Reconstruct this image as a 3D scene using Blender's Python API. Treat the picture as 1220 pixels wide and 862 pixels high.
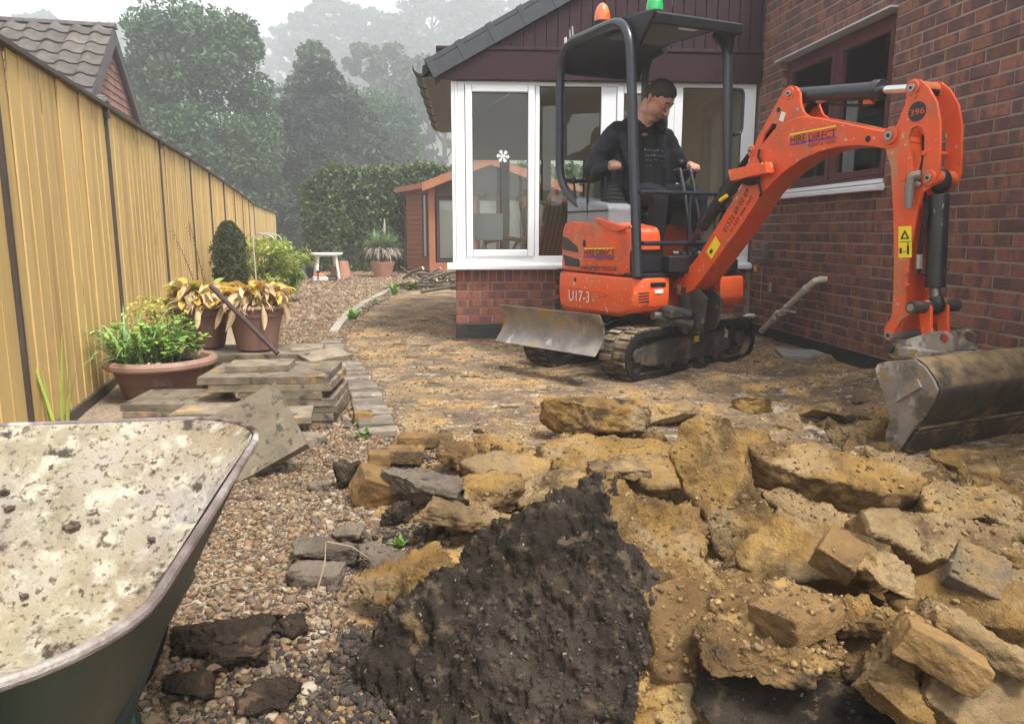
import bpy, bmesh, math, random
import numpy as np
from mathutils import Vector, Matrix, Euler

for o in list(bpy.data.objects):
    bpy.data.objects.remove(o)
SC = bpy.context.scene
COL = SC.collection
R = math.radians

# ------------------------------------------------------------------ camera
CAM_H, PITCH, FPX = 1.0, R(9.77), 900.0
cam_d = bpy.data.cameras.new('camera')
cam_d.sensor_width = 36.0
cam_d.lens = FPX / 1220 * 36
cam_d.clip_start, cam_d.clip_end = 0.05, 3000
cam = bpy.data.objects.new('camera', cam_d)
COL.objects.link(cam)
cam.location = (0, 0, CAM_H)
cam.rotation_euler = (R(90) - PITCH, 0, 0)
SC.camera = cam

# ------------------------------------------------------------------ sky, sun, exposure
SUN_EL, SUN_AZ = R(62), R(140)          # azimuth clockwise from +Y
W = bpy.data.worlds.new('World')
SC.world = W
W.use_nodes = True
wt = W.node_tree
bg = wt.nodes['Background']
sky = wt.nodes.new('ShaderNodeTexSky')
sky.sky_type = 'NISHITA'
sky.sun_disc = False
sky.sun_elevation = SUN_EL
sky.sun_rotation = SUN_AZ
sky.air_density = 1.0
sky.dust_density = 4.0
hs = wt.nodes.new('ShaderNodeHueSaturation')
hs.inputs['Saturation'].default_value = 0.22
wt.links.new(sky.outputs[0], hs.inputs['Color'])
wt.links.new(hs.outputs[0], bg.inputs[0])
bg.inputs[1].default_value = 0.07

sun_d = bpy.data.lights.new('sun', 'SUN')
sun_d.energy = 1.5
sun_d.angle = R(13)
sun_d.color = (1.0, 0.97, 0.92)
sun = bpy.data.objects.new('sun', sun_d)
COL.objects.link(sun)
sd = Vector((math.sin(SUN_AZ) * math.cos(SUN_EL), math.cos(SUN_AZ) * math.cos(SUN_EL), math.sin(SUN_EL)))
sun.rotation_euler = sd.to_track_quat('Z', 'Y').to_euler()
sun.location = (0, 0, 30)

SC.render.engine = 'CYCLES'
SC.view_settings.view_transform = 'Standard'
SC.view_settings.look = 'None'
SC.view_settings.gamma = 1
SC.view_settings.exposure = 2.2
SC.cycles.volume_bounces = 1
SC.cycles.max_bounces = 5
SC.cycles.diffuse_bounces = 3
SC.cycles.glossy_bounces = 3
SC.cycles.transparent_max_bounces = 16

# ------------------------------------------------------------------ helpers
_s, _c = math.sin(PITCH), math.cos(PITCH)
def ray(px, py):
    u = (px - 610) / FPX; v = (py - 431) / FPX
    return np.array([u, _c - v * _s, -_s - v * _c])
def G(px, py, z=0.0):
    "world point at height z seen at photo pixel (px, py): used once to survey the place from the photograph"
    r = ray(px, py); q = r * ((z - CAM_H) / r[2]); q[2] += CAM_H
    return Vector(q)
def atY(px, py, Y):
    r = ray(px, py); q = r * (Y / r[1]); q[2] += CAM_H
    return Vector(q)
def project(X, Y, Z):
    z = Z - CAM_H; d = Y * _c - z * _s; up = Y * _s + z * _c
    return 610 + FPX * X / d, 431 - FPX * up / d

# numpy value noise
def _hash(ix, iy, iz, seed):
    h = (ix.astype(np.int64) * 374761393 + iy.astype(np.int64) * 668265263 + iz.astype(np.int64) * 2147483629 + seed * 974711) & 0xFFFFFFFF
    h = ((h ^ (h >> 13)) * 1274126177) & 0xFFFFFFFF
    h = h ^ (h >> 16)
    return (h & 0xFFFF) / 32767.5 - 1.0
def vnoise(P, seed=0):
    P = np.asarray(P, float)
    I = np.floor(P).astype(np.int64); f = P - I
    f = f * f * (3 - 2 * f)
    x, y, z = I[:, 0], I[:, 1], I[:, 2]
    r = 0
    for dx in (0, 1):
        wx = f[:, 0] if dx else 1 - f[:, 0]
        for dy in (0, 1):
            wy = f[:, 1] if dy else 1 - f[:, 1]
            for dz in (0, 1):
                wz = f[:, 2] if dz else 1 - f[:, 2]
                r = r + wx * wy * wz * _hash(x + dx, y + dy, z + dz, seed)
    return r
def fbm(P, oct=4, seed=0, gain=0.5):
    P = np.asarray(P, float); a = 1.0; t = 0; n = 0
    for k in range(oct):
        t = t + a * vnoise(P * (2.03 ** k) + k * 17.3, seed + k); n += a; a *= gain
    return t / n
def worley(P, seed=0):
    "distance to the nearest of one random point per cell"
    P = np.asarray(P, float); I = np.floor(P).astype(np.int64); best = np.full(len(P), 9.0)
    for dx in (-1, 0, 1):
        for dy in (-1, 0, 1):
            for dz in (-1, 0, 1):
                x, y, z = I[:, 0] + dx, I[:, 1] + dy, I[:, 2] + dz
                q = np.stack([x + .5 + .45 * _hash(x, y, z, seed), y + .5 + .45 * _hash(x, y, z, seed + 1), z + .5 + .45 * _hash(x, y, z, seed + 2)], 1)
                best = np.minimum(best, ((P - q) ** 2).sum(1))
    return np.sqrt(best)
def crumbs(P, f, seed=0):
    "rounded granules, 0..1"
    return np.clip(1 - 1.5 * worley(np.asarray(P) * f, seed), 0, 1) ** .7
def sstep(a, b, x):
    t = np.clip((x - a) / (b - a), 0, 1)
    return t * t * (3 - 2 * t)

def link(o, parent=None):
    COL.objects.link(o)
    if parent is not None:
        o.parent = parent
    return o
def tag(o, label=None, cat=None, group=None, kind=None):
    if label: o['label'] = label
    if cat: o['category'] = cat
    if group: o['group'] = group
    if kind: o['kind'] = kind
    return o
def thing(name, label, cat, loc=(0, 0, 0), rotz=0.0, group=None):
    o = bpy.data.objects.new(name, None)
    o.empty_display_size = 0.1
    link(o); o.location = loc; o.rotation_euler = (0, 0, rotz)
    return tag(o, label, cat, group)
def copy_tree(o, parent=None):
    c = o.copy(); COL.objects.link(c)
    if parent is not None: c.parent = parent
    for ch in [x for x in bpy.data.objects if x.parent == o]:
        copy_tree(ch, c)
    return c

def np_mesh(name, V, F, smooth=False, col=None):
    "V (n,3); F (m,k) one face size"
    V = np.ascontiguousarray(V, dtype=np.float32); F = np.ascontiguousarray(F, dtype=np.int32)
    me = bpy.data.meshes.new(name)
    m, k = F.shape
    me.vertices.add(len(V)); me.vertices.foreach_set('co', V.ravel())
    me.loops.add(m * k); me.loops.foreach_set('vertex_index', F.ravel())
    me.polygons.add(m); me.polygons.foreach_set('loop_start', np.arange(0, m * k, k, dtype=np.int32))
    try: me.polygons.foreach_set('loop_total', np.full(m, k, dtype=np.int32))
    except Exception: pass
    if smooth: me.polygons.foreach_set('use_smooth', np.ones(m, dtype=bool))
    me.update(calc_edges=True)
    if col is not None:
        a = me.color_attributes.new('Col', 'FLOAT_COLOR', 'POINT')
        c4 = np.ones((len(V), 4), dtype=np.float32); c4[:, :3] = col
        a.data.foreach_set('color', c4.ravel())
    return me
def mobj(name, me, mat=None, parent=None, loc=None, rot=None):
    o = bpy.data.objects.new(name, me)
    if mat is not None and not me.materials: me.materials.append(mat)
    link(o, parent)
    if loc is not None: o.location = loc
    if rot is not None: o.rotation_euler = rot
    return o
def grid_mesh(name, X, Y, Z, smooth=True, keep=None):
    ny, nx = X.shape
    V = np.stack([X.ravel(), Y.ravel(), Z.ravel()], 1)
    i = np.arange(ny * nx).reshape(ny, nx)
    F = np.stack([i[:-1, :-1].ravel(), i[:-1, 1:].ravel(), i[1:, 1:].ravel(), i[1:, :-1].ravel()], 1)
    if keep is not None:
        kk = keep.ravel()[F].any(1); F = F[kk]
    return np_mesh(name, V, F, smooth)

class MB:
    "collects shapes into one mesh"
    def __init__(s): s.v = []; s.f = []; s.mi = []
    def add(s, vs, fs, mi=0):
        b = len(s.v); s.v += [tuple(v) for v in vs]; s.f += [tuple(b + i for i in f) for f in fs]; s.mi += [mi] * len(fs); return s
    def bb(s, x0, x1, y0, y1, z0, z1, mi=0, T=None):
        vs = [Vector((x, y, z)) for z in (z0, z1) for x, y in ((x0, y0), (x1, y0), (x1, y1), (x0, y1))]
        if T is not None: vs = [T @ v for v in vs]
        return s.add(vs, [(3, 2, 1, 0), (4, 5, 6, 7), (0, 1, 5, 4), (1, 2, 6, 5), (2, 3, 7, 6), (3, 0, 4, 7)], mi)
    def box(s, c, size, rot=(0, 0, 0), mi=0):
        T = Matrix.Translation(c) @ Euler(rot).to_matrix().to_4x4()
        x, y, z = [d / 2 for d in size]
        return s.bb(-x, x, -y, y, -z, z, mi, T)
    def tube(s, pts, r, n=8, cap=True, mi=0, closed=False):
        pts = [Vector(p) for p in pts]
        rr = r if isinstance(r, (list, tuple)) else [r] * len(pts)
        m = len(pts); rings = []
        t0 = (pts[1] - pts[0]).normalized()
        up = Vector((0, 0, 1)) if abs(t0.z) < .9 else Vector((1, 0, 0))
        u = t0.cross(up).normalized()
        for i, p in enumerate(pts):
            if closed: t = pts[(i + 1) % m] - pts[i - 1]
            else: t = pts[min(i + 1, m - 1)] - pts[max(i - 1, 0)]
            t.normalize()
            u = (u - t * u.dot(t)); u.normalize(); w = t.cross(u)
            rings.append([p + (u * math.cos(a) + w * math.sin(a)) * rr[i] for a in [2 * math.pi * k / n for k in range(n)]])
        return s.loft(rings, cap and not closed, mi, closed)
    def loft(s, rings, cap=True, mi=0, closed=False):
        n = len(rings[0]); vs = [v for rg in rings for v in rg]; fs = []
        m = len(rings)
        for i in range(m if closed else m - 1):
            a, b = i * n, ((i + 1) % m) * n
            fs += [(a + k, a + (k + 1) % n, b + (k + 1) % n, b + k) for k in range(n)]
        if cap:
            fs.append(tuple(range(n - 1, -1, -1))); fs.append(tuple(range((m - 1) * n, m * n)))
        return s.add(vs, fs, mi)
    def cyl(s, p0, p1, r0, r1=None, n=14, mi=0):
        return s.tube([p0, p1], [r0, r0 if r1 is None else r1], n, True, mi)
    def prism(s, out, y0, y1, mi=0, T=None):
        "outline [(x,z)] extruded along y"
        n = len(out)
        vs = [Vector((x, y0, z)) for x, z in out] + [Vector((x, y1, z)) for x, z in out]
        if T is not None: vs = [T @ v for v in vs]
        fs = [tuple(range(n)), tuple(range(2 * n - 1, n - 1, -1))] + [(k, n + k, n + (k + 1) % n, (k + 1) % n) for k in range(n)]
        return s.add(vs, fs, mi)
    def slab(s, out, z0, z1, mi=0):
        "outline [(x,y)] extruded along z"
        n = len(out)
        vs = [(x, y, z0) for x, y in out] + [(x, y, z1) for x, y in out]
        fs = [tuple(range(n - 1, -1, -1)), tuple(range(n, 2 * n))] + [(k, (k + 1) % n, n + (k + 1) % n, n + k) for k in range(n)]
        return s.add(vs, fs, mi)
    def lathe(s, prof, n=24, c=(0, 0, 0), sx=1, sy=1, mi=0):
        rings = [[(c[0] + r * sx * math.cos(2 * math.pi * k / n), c[1] + r * sy * math.sin(2 * math.pi * k / n), c[2] + z) for k in range(n)] for r, z in prof]
        return s.loft(rings, True, mi)
    def ball(s, c, r, nu=14, nv=9, mi=0, T=None):
        r = r if isinstance(r, (tuple, list)) else (r, r, r)
        rings = []
        for j in range(1, nv):
            th = math.pi * j / nv
            rings.append([Vector((r[0] * math.sin(th) * math.cos(2 * math.pi * k / nu), r[1] * math.sin(th) * math.sin(2 * math.pi * k / nu), -r[2] * math.cos(th))) for k in range(nu)])
        if T is not None: rings = [[T @ v for v in g] for g in rings]
        rings = [[Vector(c) + v for v in g] for g in rings]
        return s.loft(rings, True, mi)
    def build(s, name, mat, parent=None, smooth=30, bevel=0, seg=2, loc=None, rot=None):
        me = bpy.data.meshes.new(name)
        me.from_pydata(s.v, [], s.f)
        mats = mat if isinstance(mat, (list, tuple)) else [mat]
        for m in mats: me.materials.append(m)
        if len(mats) > 1: me.polygons.foreach_set('material_index', s.mi)
        bm = bmesh.new(); bm.from_mesh(me); bmesh.ops.recalc_face_normals(bm, faces=bm.faces); bm.to_mesh(me); bm.free()
        if smooth:
            me.polygons.foreach_set('use_smooth', [True] * len(me.polygons))
            me.set_sharp_from_angle(angle=R(smooth))
        o = mobj(name, me, None, parent, loc, rot)
        if bevel:
            b = o.modifiers.new('edge', 'BEVEL'); b.width = bevel; b.segments = seg; b.limit_method = 'ANGLE'; b.angle_limit = R(35)
            b.harden_normals = True
        return o

# ------------------------------------------------------------------ procedural materials
def _ramp(nt, stops, interp='LINEAR'):
    n = nt.nodes.new('ShaderNodeValToRGB'); cr = n.color_ramp; cr.interpolation = interp
    while len(cr.elements) < len(stops): cr.elements.new(0.5)
    for e, (p, c) in zip(cr.elements, stops): e.position = p; e.color = (*c, 1)
    return n
def _coords(nt, stretch=(1, 1, 1), objrand=True):
    tc = nt.nodes.new('ShaderNodeTexCoord')
    src = tc.outputs['Object']
    if objrand:
        oi = nt.nodes.new('ShaderNodeObjectInfo')
        mul = nt.nodes.new('ShaderNodeMath'); mul.operation = 'MULTIPLY'; mul.inputs[1].default_value = 37.0
        nt.links.new(oi.outputs['Random'], mul.inputs[0])
        ad = nt.nodes.new('ShaderNodeVectorMath'); ad.operation = 'ADD'
        nt.links.new(src, ad.inputs[0]); nt.links.new(mul.outputs[0], ad.inputs[1]); src = ad.outputs[0]
    if stretch != (1, 1, 1):
        mp = nt.nodes.new('ShaderNodeMapping'); mp.inputs['Scale'].default_value = stretch
        nt.links.new(src, mp.inputs[0]); src = mp.outputs[0]
    return src
def _noise(nt, src, scale, detail=5, rough=0.6, stretch=None, dist=0):
    if stretch:
        mp = nt.nodes.new('ShaderNodeMapping'); mp.inputs['Scale'].default_value = stretch
        nt.links.new(src, mp.inputs[0]); src = mp.outputs[0]
    n = nt.nodes.new('ShaderNodeTexNoise'); n.inputs['Scale'].default_value = scale
    n.inputs['Detail'].default_value = detail; n.inputs['Roughness'].default_value = rough; n.inputs['Distortion'].default_value = dist
    nt.links.new(src, n.inputs['Vector'])
    return n.outputs['Fac']
def _mix(nt, fac, a, b, mode='MIX'):
    m = nt.nodes.new('ShaderNodeMix'); m.data_type = 'RGBA'; m.blend_type = mode
    for sock, val in ((m.inputs[0], fac), (m.inputs[6], a), (m.inputs[7], b)):
        if hasattr(val, 'node'): nt.links.new(val, sock)
        elif isinstance(val, (int, float)): sock.default_value = val
        else: sock.default_value = (*val, 1)
    return m.outputs[2]
def _range(nt, src, a, b, c=0.0, d=1.0):
    m = nt.nodes.new('ShaderNodeMapRange'); m.inputs[1].default_value = a; m.inputs[2].default_value = b
    m.inputs[3].default_value = c; m.inputs[4].default_value = d; nt.links.new(src, m.inputs[0]); return m.outputs[0]
MATS = {}
def M(name, stops, scale=6, detail=4, rough=0.8, metal=0.0, bump=0.0, bscale=60, bdist=0.01, stretch=(1, 1, 1), layers=(), rnd=0.0, attr=None,
      objrand=True, island=0.0, spec=0.5, bdetail=3, coat=0.0, trans=0.0, sss=0.0, rrange=None, up=None):
    """stops: colour ramp over noise. layers: (colour, scale, lo, hi, stretch) overlays.
    rnd / island: brightness variation by object / loose part. attr: multiply by colour attribute."""
    if name in MATS: return MATS[name]
    m = bpy.data.materials.new(name); m.use_nodes = True; nt = m.node_tree
    b = nt.nodes['Principled BSDF']
    src = _coords(nt, objrand=objrand)
    if isinstance(stops[0], (int, float)): stops = [(0, stops), (1, stops)]
    if len(stops) > 1 and stops[0][1] != stops[-1][1] or len(stops) > 2:
        f = _noise(nt, src, scale, detail, stretch=stretch if stretch != (1, 1, 1) else None)
        r = _ramp(nt, stops); nt.links.new(f, r.inputs[0]); c = r.outputs[0]
    else:
        rg = nt.nodes.new('ShaderNodeRGB'); rg.outputs[0].default_value = (*stops[0][1], 1); c = rg.outputs[0]
    for L in layers:
        f = _noise(nt, src, L[1], L[5] if len(L) > 5 else 3, stretch=L[4] if len(L) > 4 else None)
        c = _mix(nt, _range(nt, f, L[2], L[3]), c, L[0])
    if up is not None:      # dust / litter that has settled on upward faces: (colour, lo, hi)
        ge = nt.nodes.new('ShaderNodeNewGeometry'); sp = nt.nodes.new('ShaderNodeSeparateXYZ')
        nt.links.new(ge.outputs['Normal'], sp.inputs[0])
        f = _noise(nt, src, up[3] if len(up) > 3 else 25, 4)
        ml = nt.nodes.new('ShaderNodeMath'); ml.operation = 'MULTIPLY'
        nt.links.new(_range(nt, sp.outputs[2], up[1], up[2]), ml.inputs[0]); nt.links.new(_range(nt, f, 0.35, 0.6), ml.inputs[1])
        c = _mix(nt, ml.outputs[0], c, up[0])
    if attr:
        a = nt.nodes.new('ShaderNodeVertexColor'); a.layer_name = attr
        c = _mix(nt, 1.0, c, a.outputs[0], 'MULTIPLY')
    for amt, kind in ((rnd, 'o'), (island, 'i')):
        if amt:
            if kind == 'o': q = nt.nodes.new('ShaderNodeObjectInfo').outputs['Random']
            else: q = nt.nodes.new('ShaderNodeNewGeometry').outputs['Random Per Island']
            h = nt.nodes.new('ShaderNodeHueSaturation'); nt.links.new(_range(nt, q, 0, 1, 1 - amt, 1 + amt), h.inputs['Value'])
            nt.links.new(c, h.inputs['Color']); c = h.outputs[0]
    nt.links.new(c, b.inputs['Base Color'])
    b.inputs['Roughness'].default_value = rough; b.inputs['Metallic'].default_value = metal
    b.inputs['Specular IOR Level'].default_value = spec
    if coat: b.inputs['Coat Weight'].default_value = coat
    if sss: b.inputs['Subsurface Weight'].default_value = sss; b.inputs['Subsurface Radius'].default_value = (.02, .008, .004)
    if rrange:
        f = _noise(nt, src, rrange[2], 4); nt.links.new(_range(nt, f, .3, .7, rrange[0], rrange[1]), b.inputs['Roughness'])
    if bump:
        f = _noise(nt, src, bscale, bdetail, .68)
        bp = nt.nodes.new('ShaderNodeBump'); bp.inputs['Strength'].default_value = bump; bp.inputs['Distance'].default_value = bdist
        nt.links.new(f, bp.inputs['Height']); nt.links.new(bp.outputs[0], b.inputs['Normal'])
    if trans:
        t = nt.nodes.new('ShaderNodeBsdfTranslucent'); nt.links.new(c, t.inputs[0])
        mx = nt.nodes.new('ShaderNodeMixShader'); mx.inputs[0].default_value = trans
        nt.links.new(b.outputs[0], mx.inputs[1]); nt.links.new(t.outputs[0], mx.inputs[2])
        nt.links.new(mx.outputs[0], nt.nodes['Material Output'].inputs[0])
    MATS[name] = m
    return m
def glass_mat(name, tint=(.93, .95, .95), refl=1.0):
    if name in MATS: return MATS[name]
    m = bpy.data.materials.new(name); m.use_nodes = True; nt = m.node_tree
    nt.nodes.remove(nt.nodes['Principled BSDF'])
    tr = nt.nodes.new('ShaderNodeBsdfTransparent'); tr.inputs[0].default_value = (*tint, 1)
    gl = nt.nodes.new('ShaderNodeBsdfGlossy'); gl.inputs['Roughness'].default_value = 0.01
    fr = nt.nodes.new('ShaderNodeFresnel'); fr.inputs[0].default_value = 1.52
    ad = nt.nodes.new('ShaderNodeMath'); ad.operation = 'MULTIPLY'; ad.inputs[1].default_value = 1.3 * refl; ad.use_clamp = True
    nt.links.new(fr.outputs[0], ad.inputs[0])
    mx = nt.nodes.new('ShaderNodeMixShader')
    nt.links.new(ad.outputs[0], mx.inputs[0]); nt.links.new(tr.outputs[0], mx.inputs[1]); nt.links.new(gl.outputs[0], mx.inputs[2])
    nt.links.new(mx.outputs[0], nt.nodes['Material Output'].inputs[0])
    MATS[name] = m
    return m

def text_mesh(name, body, size, mat, parent, T, extrude=0.0004, bold=0.0, align='LEFT', sx=1.0, shear=0.0):
    cu = bpy.data.curves.new(name, 'FONT'); cu.body = body; cu.size = size; cu.extrude = extrude; cu.offset = bold
    cu.align_x = align; cu.align_y = 'BOTTOM_BASELINE'; cu.shear = shear
    cu.resolution_u = 3
    tmp = bpy.data.objects.new('tmp_text', cu); COL.objects.link(tmp)
    bpy.context.view_layer.update()
    me = bpy.data.meshes.new_from_object(tmp.evaluated_get(bpy.context.evaluated_depsgraph_get()))
    bpy.data.objects.remove(tmp); bpy.data.curves.remove(cu)
    me.name = name
    me.materials.clear(); me.materials.append(mat)
    me.transform(T @ Matrix.Diagonal((sx, 1, 1, 1)))
    return mobj(name, me, None, parent)
def frame_T(o, xdir, ydir):
    x = Vector(xdir).normalized(); y = Vector(ydir); y = (y - x * y.dot(x)).normalized(); z = x.cross(y)
    T = Matrix((x, y, z)).transposed().to_4x4(); T.translation = Vector(o); return T

# common materials
WHITE_PVC = lambda: M('white_upvc', [(0, (.80, .81, .83)), (1, (.86, .87, .89))], rough=.3, scale=3)
MAROON = lambda: M('maroon_upvc', [(.3, (.026, .0095, .0135)), (.7, (.042, .015, .021))], rough=.5, scale=9, stretch=(1, 1, 8), spec=.22)
HAZE_D = 0.0050
# ================================================================== GROUND
# line between gravel (left) and the stripped patio bed (right)
BY = np.array([0.6, 1.41, 2.1, 3.3, 3.66, 4.73, 5.85, 6.5, 7.2, 8.7, 12.0, 14.0])
BX = np.array([-.55, -.45, -.50, -.58, -.57, -.86, -1.20, -1.46, -1.64, -1.84, -1.96, -2.0])
def xb(Y): return np.interp(Y, BY, BX)
def pile(X, Y):
    "low heap of broken-out hardcore in front of the bucket"
    a = sstep(3.75, 2.7, Y) * sstep(-.35, .35, X - .12 * (2.2 - Y))
    b = .065 * a + .05 * sstep(2.4, 1.4, Y) * sstep(.3, 1.0, X)
    b = b + .05 * np.exp(-((X - 1.5) / .5) ** 2 - ((Y - 2.3) / .4) ** 2)
    return b
def soil_h(X, Y, fine=True):
    X = np.asarray(X, float); Y = np.asarray(Y, float); sh = X.shape
    x, y = X.ravel(), Y.ravel()
    P = np.stack([x, y, np.zeros_like(x)], 1)
    pl = pile(x, y)
    rough = .007 + .05 * np.clip(pl / .05, 0, 1)
    h = pl + .012 * fbm(P * 1.1, 3, 5)
    # flattened stones and streaks left by the lifted paving
    st = fbm(P * np.array([7, 11, 1]), 3, 21)
    h = h + .005 * np.clip(st * 2.0, -1, 1) * (1 - np.clip(pl / .05, 0, 1))
    z2 = sstep(1.0, 1.5, x) * sstep(3.2, 3.8, y) * sstep(6.4, 5.4, y)
    bl = fbm(P * np.array([3.2, 9, 1]) + 3.3, 2, 33)
    h = h + z2 * .030 * sstep(-.05, .2, bl)
    h = h + rough * fbm(P * 9, 4, 11)
    if fine:
        h = h + (.003 + .16 * rough) * fbm(P * 38, 3, 12)
        m_ = np.clip(pl / .05, .18, 1) * sstep(-.25, .15, fbm(P * 4, 2, 15)); near = y < 4.6
        cr = np.zeros_like(h); cr[near] = .011 * crumbs(P[near], 34, 3) + .006 * crumbs(P[near], 75, 4)
        h = h + cr * m_
    ground_up = .07 * sstep(.7, .1, np.abs(x - (2.236 + .114 * (7.05 - y)))) * sstep(3.4, 4.2, y)
    h = h + ground_up
    d = x - xb(y)
    h = h - .09 * sstep(.06, -.12, d)
    return h.reshape(sh)
def gravel_h(X, Y):
    X = np.asarray(X, float); Y = np.asarray(Y, float); sh = X.shape
    x, y = X.ravel(), Y.ravel()
    P = np.stack([x, y, np.zeros_like(x)], 1)
    h = .012 + .018 * fbm(P * 1.6, 3, 44) - .08 * sstep(-.02, .16, x - xb(y)) * sstep(13.2, 12.2, y)
    return h.reshape(sh)

m_ground = M('leaf_litter_ground', [(.3, (.05, .05, .03)), (.6, (.09, .10, .04))], scale=3, rough=.95, bump=.5, bscale=8)
g = MB().add([(-900, -300, -.09), (900, -300, -.09), (900, 1500, -.09), (-900, 1500, -.09)], [(0, 1, 2, 3)]).build('ground', m_ground, smooth=0)
tag(g, kind='structure')

OCH, TAN, BRN, MUD, BLK = (.40, .235, .085), (.40, .29, .175), (.20, .125, .068), (.105, .068, .042), (.034, .027, .021)
m_soil = M('stripped_sandy_bed', [(.28, (.065, .045, .030)), (.40, (.14, .092, .052)), (.50, (.26, .168, .080)), (.60, (.36, .232, .098)), (.74, (.40, .29, .165))], scale=2.6, detail=5, rough=.92,
           bump=.8, bscale=55, bdist=.02, bdetail=5, objrand=False,
           layers=[((.10, .072, .050), 2.3, .48, .62, None, 5), ((.42, .34, .24), 6.5, .57, .64, (.6, 1.5, 1), 5), ((.05, .04, .032), 7, .58, .66, None, 5), ((.43, .245, .075), 3.1, .56, .66), ((.16, .11, .065), 45, .50, .60), ((.46, .39, .29), 24, .60, .66, (.7, 1.4, 1), 4)])
ys = [.9]
while ys[-1] < 13.0: ys.append(ys[-1] + max(.009, .0052 * ys[-1] ** 1.15))
ys = np.array(ys); xs = np.arange(-2.15, 3.0, .0125)
X, Y = np.meshgrid(xs, ys)
Z = soil_h(X, Y)
heap = pile(X, Y) + .03 * fbm(np.stack([X.ravel() * 4, Y.ravel() * 4, X.ravel() * 0], 1), 3, 19).reshape(X.shape) > .03
o = mobj('patio_bed', grid_mesh('patio_bed', X, Y, Z, True, (Z > -.075) & ~heap), m_soil)
tag(o, kind='structure')
m_heap = M('loose_sandy_soil', [(.28, (.11, .068, .030)), (.42, (.20, .122, .048)), (.55, (.29, .178, .066)), (.72, (.35, .225, .095))], scale=4, detail=5, rough=.95, bump=1.0, bscale=60, bdist=.02, bdetail=5, objrand=False,
           layers=[((.13, .085, .05), 2.6, .52, .66, None, 5), ((.045, .035, .027), 3.6, .61, .67, None, 5), ((.46, .33, .17), 28, .56, .64)])
o = mobj('soil_heap', grid_mesh('soil_heap', X, Y, Z, True, heap & (Z > -.075)), m_heap)
tag(o, kind='structure')

m_gbed = M('gravel_bed', [(.3, (.14, .095, .06)), (.45, (.26, .19, .125)), (.55, (.33, .26, .185)), (.7, (.42, .34, .26))], scale=55, detail=4, rough=.9, bump=.9, bscale=90, bdist=.012, objrand=False,
           layers=[((.25, .17, .10), 1.2, .55, .75)])
ys = [.5]
while ys[-1] < 21: ys.append(ys[-1] + max(.03, .012 * ys[-1]))
ys = np.array(ys); xs = np.arange(-8.0, 3.2, .05)
X, Y = np.meshgrid(xs, ys)
o = mobj('gravel_path', grid_mesh('gravel_path', X, Y, gravel_h(X, Y)), m_gbed)
tag(o, kind='structure')

# ------------------------------------------------------------------ loose pebbles
rng = np.random.default_rng(7)
def ico(sub):
    bm = bmesh.new(); bmesh.ops.create_icosphere(bm, subdivisions=sub, radius=1)
    bm.verts.index_update()
    V = np.array([v.co[:] for v in bm.verts]); F = np.array([[v.index for v in f.verts] for f in bm.faces]); bm.free(); return V, F
PAL = np.array([(.42, .32, .21), (.33, .225, .13), (.26, .155, .085), (.50, .41, .30), (.22, .175, .14), (.36, .205, .12), (.46, .34, .21), (.17, .115, .075), (.58, .53, .45), (.30, .24, .18), (.24, .15, .09), (.38, .27, .16)])
def scatter(name, n, pos, size, sub, pal, flat=.6, seed=1, jag=.16, mat=None, smooth=True):
    r = np.random.default_rng(seed)
    V0, F0 = ico(sub); k = len(V0)
    s = size[:, None] * np.stack([r.uniform(.8, 1.35, n), r.uniform(.7, 1.1, n), flat * r.uniform(.7, 1.2, n)], 1)
    base = V0[None] * (1 + jag * r.normal(size=(n, k, 1)).clip(-2, 2)) * s[:, None, :]
    e = np.stack([r.normal(0, .35, n), r.normal(0, .35, n), r.uniform(0, 6.28, n)], 1)
    cx, sx_ = np.cos(e[:, 0]), np.sin(e[:, 0]); cy, sy_ = np.cos(e[:, 1]), np.sin(e[:, 1]); cz, sz_ = np.cos(e[:, 2]), np.sin(e[:, 2])
    Rm = np.empty((n, 3, 3))
    Rm[:, 0] = np.stack([cz * cy, cz * sy_ * sx_ - sz_ * cx, cz * sy_ * cx + sz_ * sx_], 1)
    Rm[:, 1] = np.stack([sz_ * cy, sz_ * sy_ * sx_ + cz * cx, sz_ * sy_ * cx - cz * sx_], 1)
    Rm[:, 2] = np.stack([-sy_, cy * sx_, cy * cx], 1)
    V = np.einsum('nij,nkj->nki', Rm, base) + pos[:, None, :]
    F = F0[None] + (np.arange(n) * k)[:, None, None]
    c = pal[r.integers(0, len(pal), n)] * r.uniform(.75, 1.2, (n, 1))
    C = np.repeat(c, k, 0)
    me = np_mesh(name, V.reshape(-1, 3), F.reshape(-1, 3), smooth, C)
    return mobj(name, me, mat)
m_peb = M('pebble', [(.3, (.75, .75, .75)), (.7, (1.0, 1.0, 1.0))], scale=80, rough=.75, attr='Col', objrand=False, bump=.25, bscale=150, bdist=.004)
PAL = PAL * np.array([.60, .55, .47])
def gravel_pts(n, y0, y1, seed, xl):
    r = np.random.default_rng(seed)
    y = np.sqrt(r.uniform(y0 ** 2, y1 ** 2, n)) if y1 < 5 else r.uniform(y0, y1, n)
    x = r.uniform(0, 1, n); lo = xl(y); hi = xb(y) + .04
    x = lo + (hi - lo) * x
    return np.stack([x, y, gravel_h(x, y)], 1)
p = gravel_pts(9000, 1.1, 3.7, 3, lambda y: np.maximum(-1.75, -.42 * y - .35))
sz = rng.gamma(6, .00125, len(p)).clip(.004, .019); p[:, 2] += sz * .35
tag(scatter('pebbles', len(p), p, sz, 2, PAL, seed=5, mat=m_peb), 'loose tan and white pebbles of the near gravel', 'gravel', kind='stuff')
p = gravel_pts(16000, 1.1, 3.7, 14, lambda y: np.maximum(-1.75, -.42 * y - .35))
sz = rng.gamma(4, .0013, len(p)).clip(.002, .011); p[:, 2] += sz * .3
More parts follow.
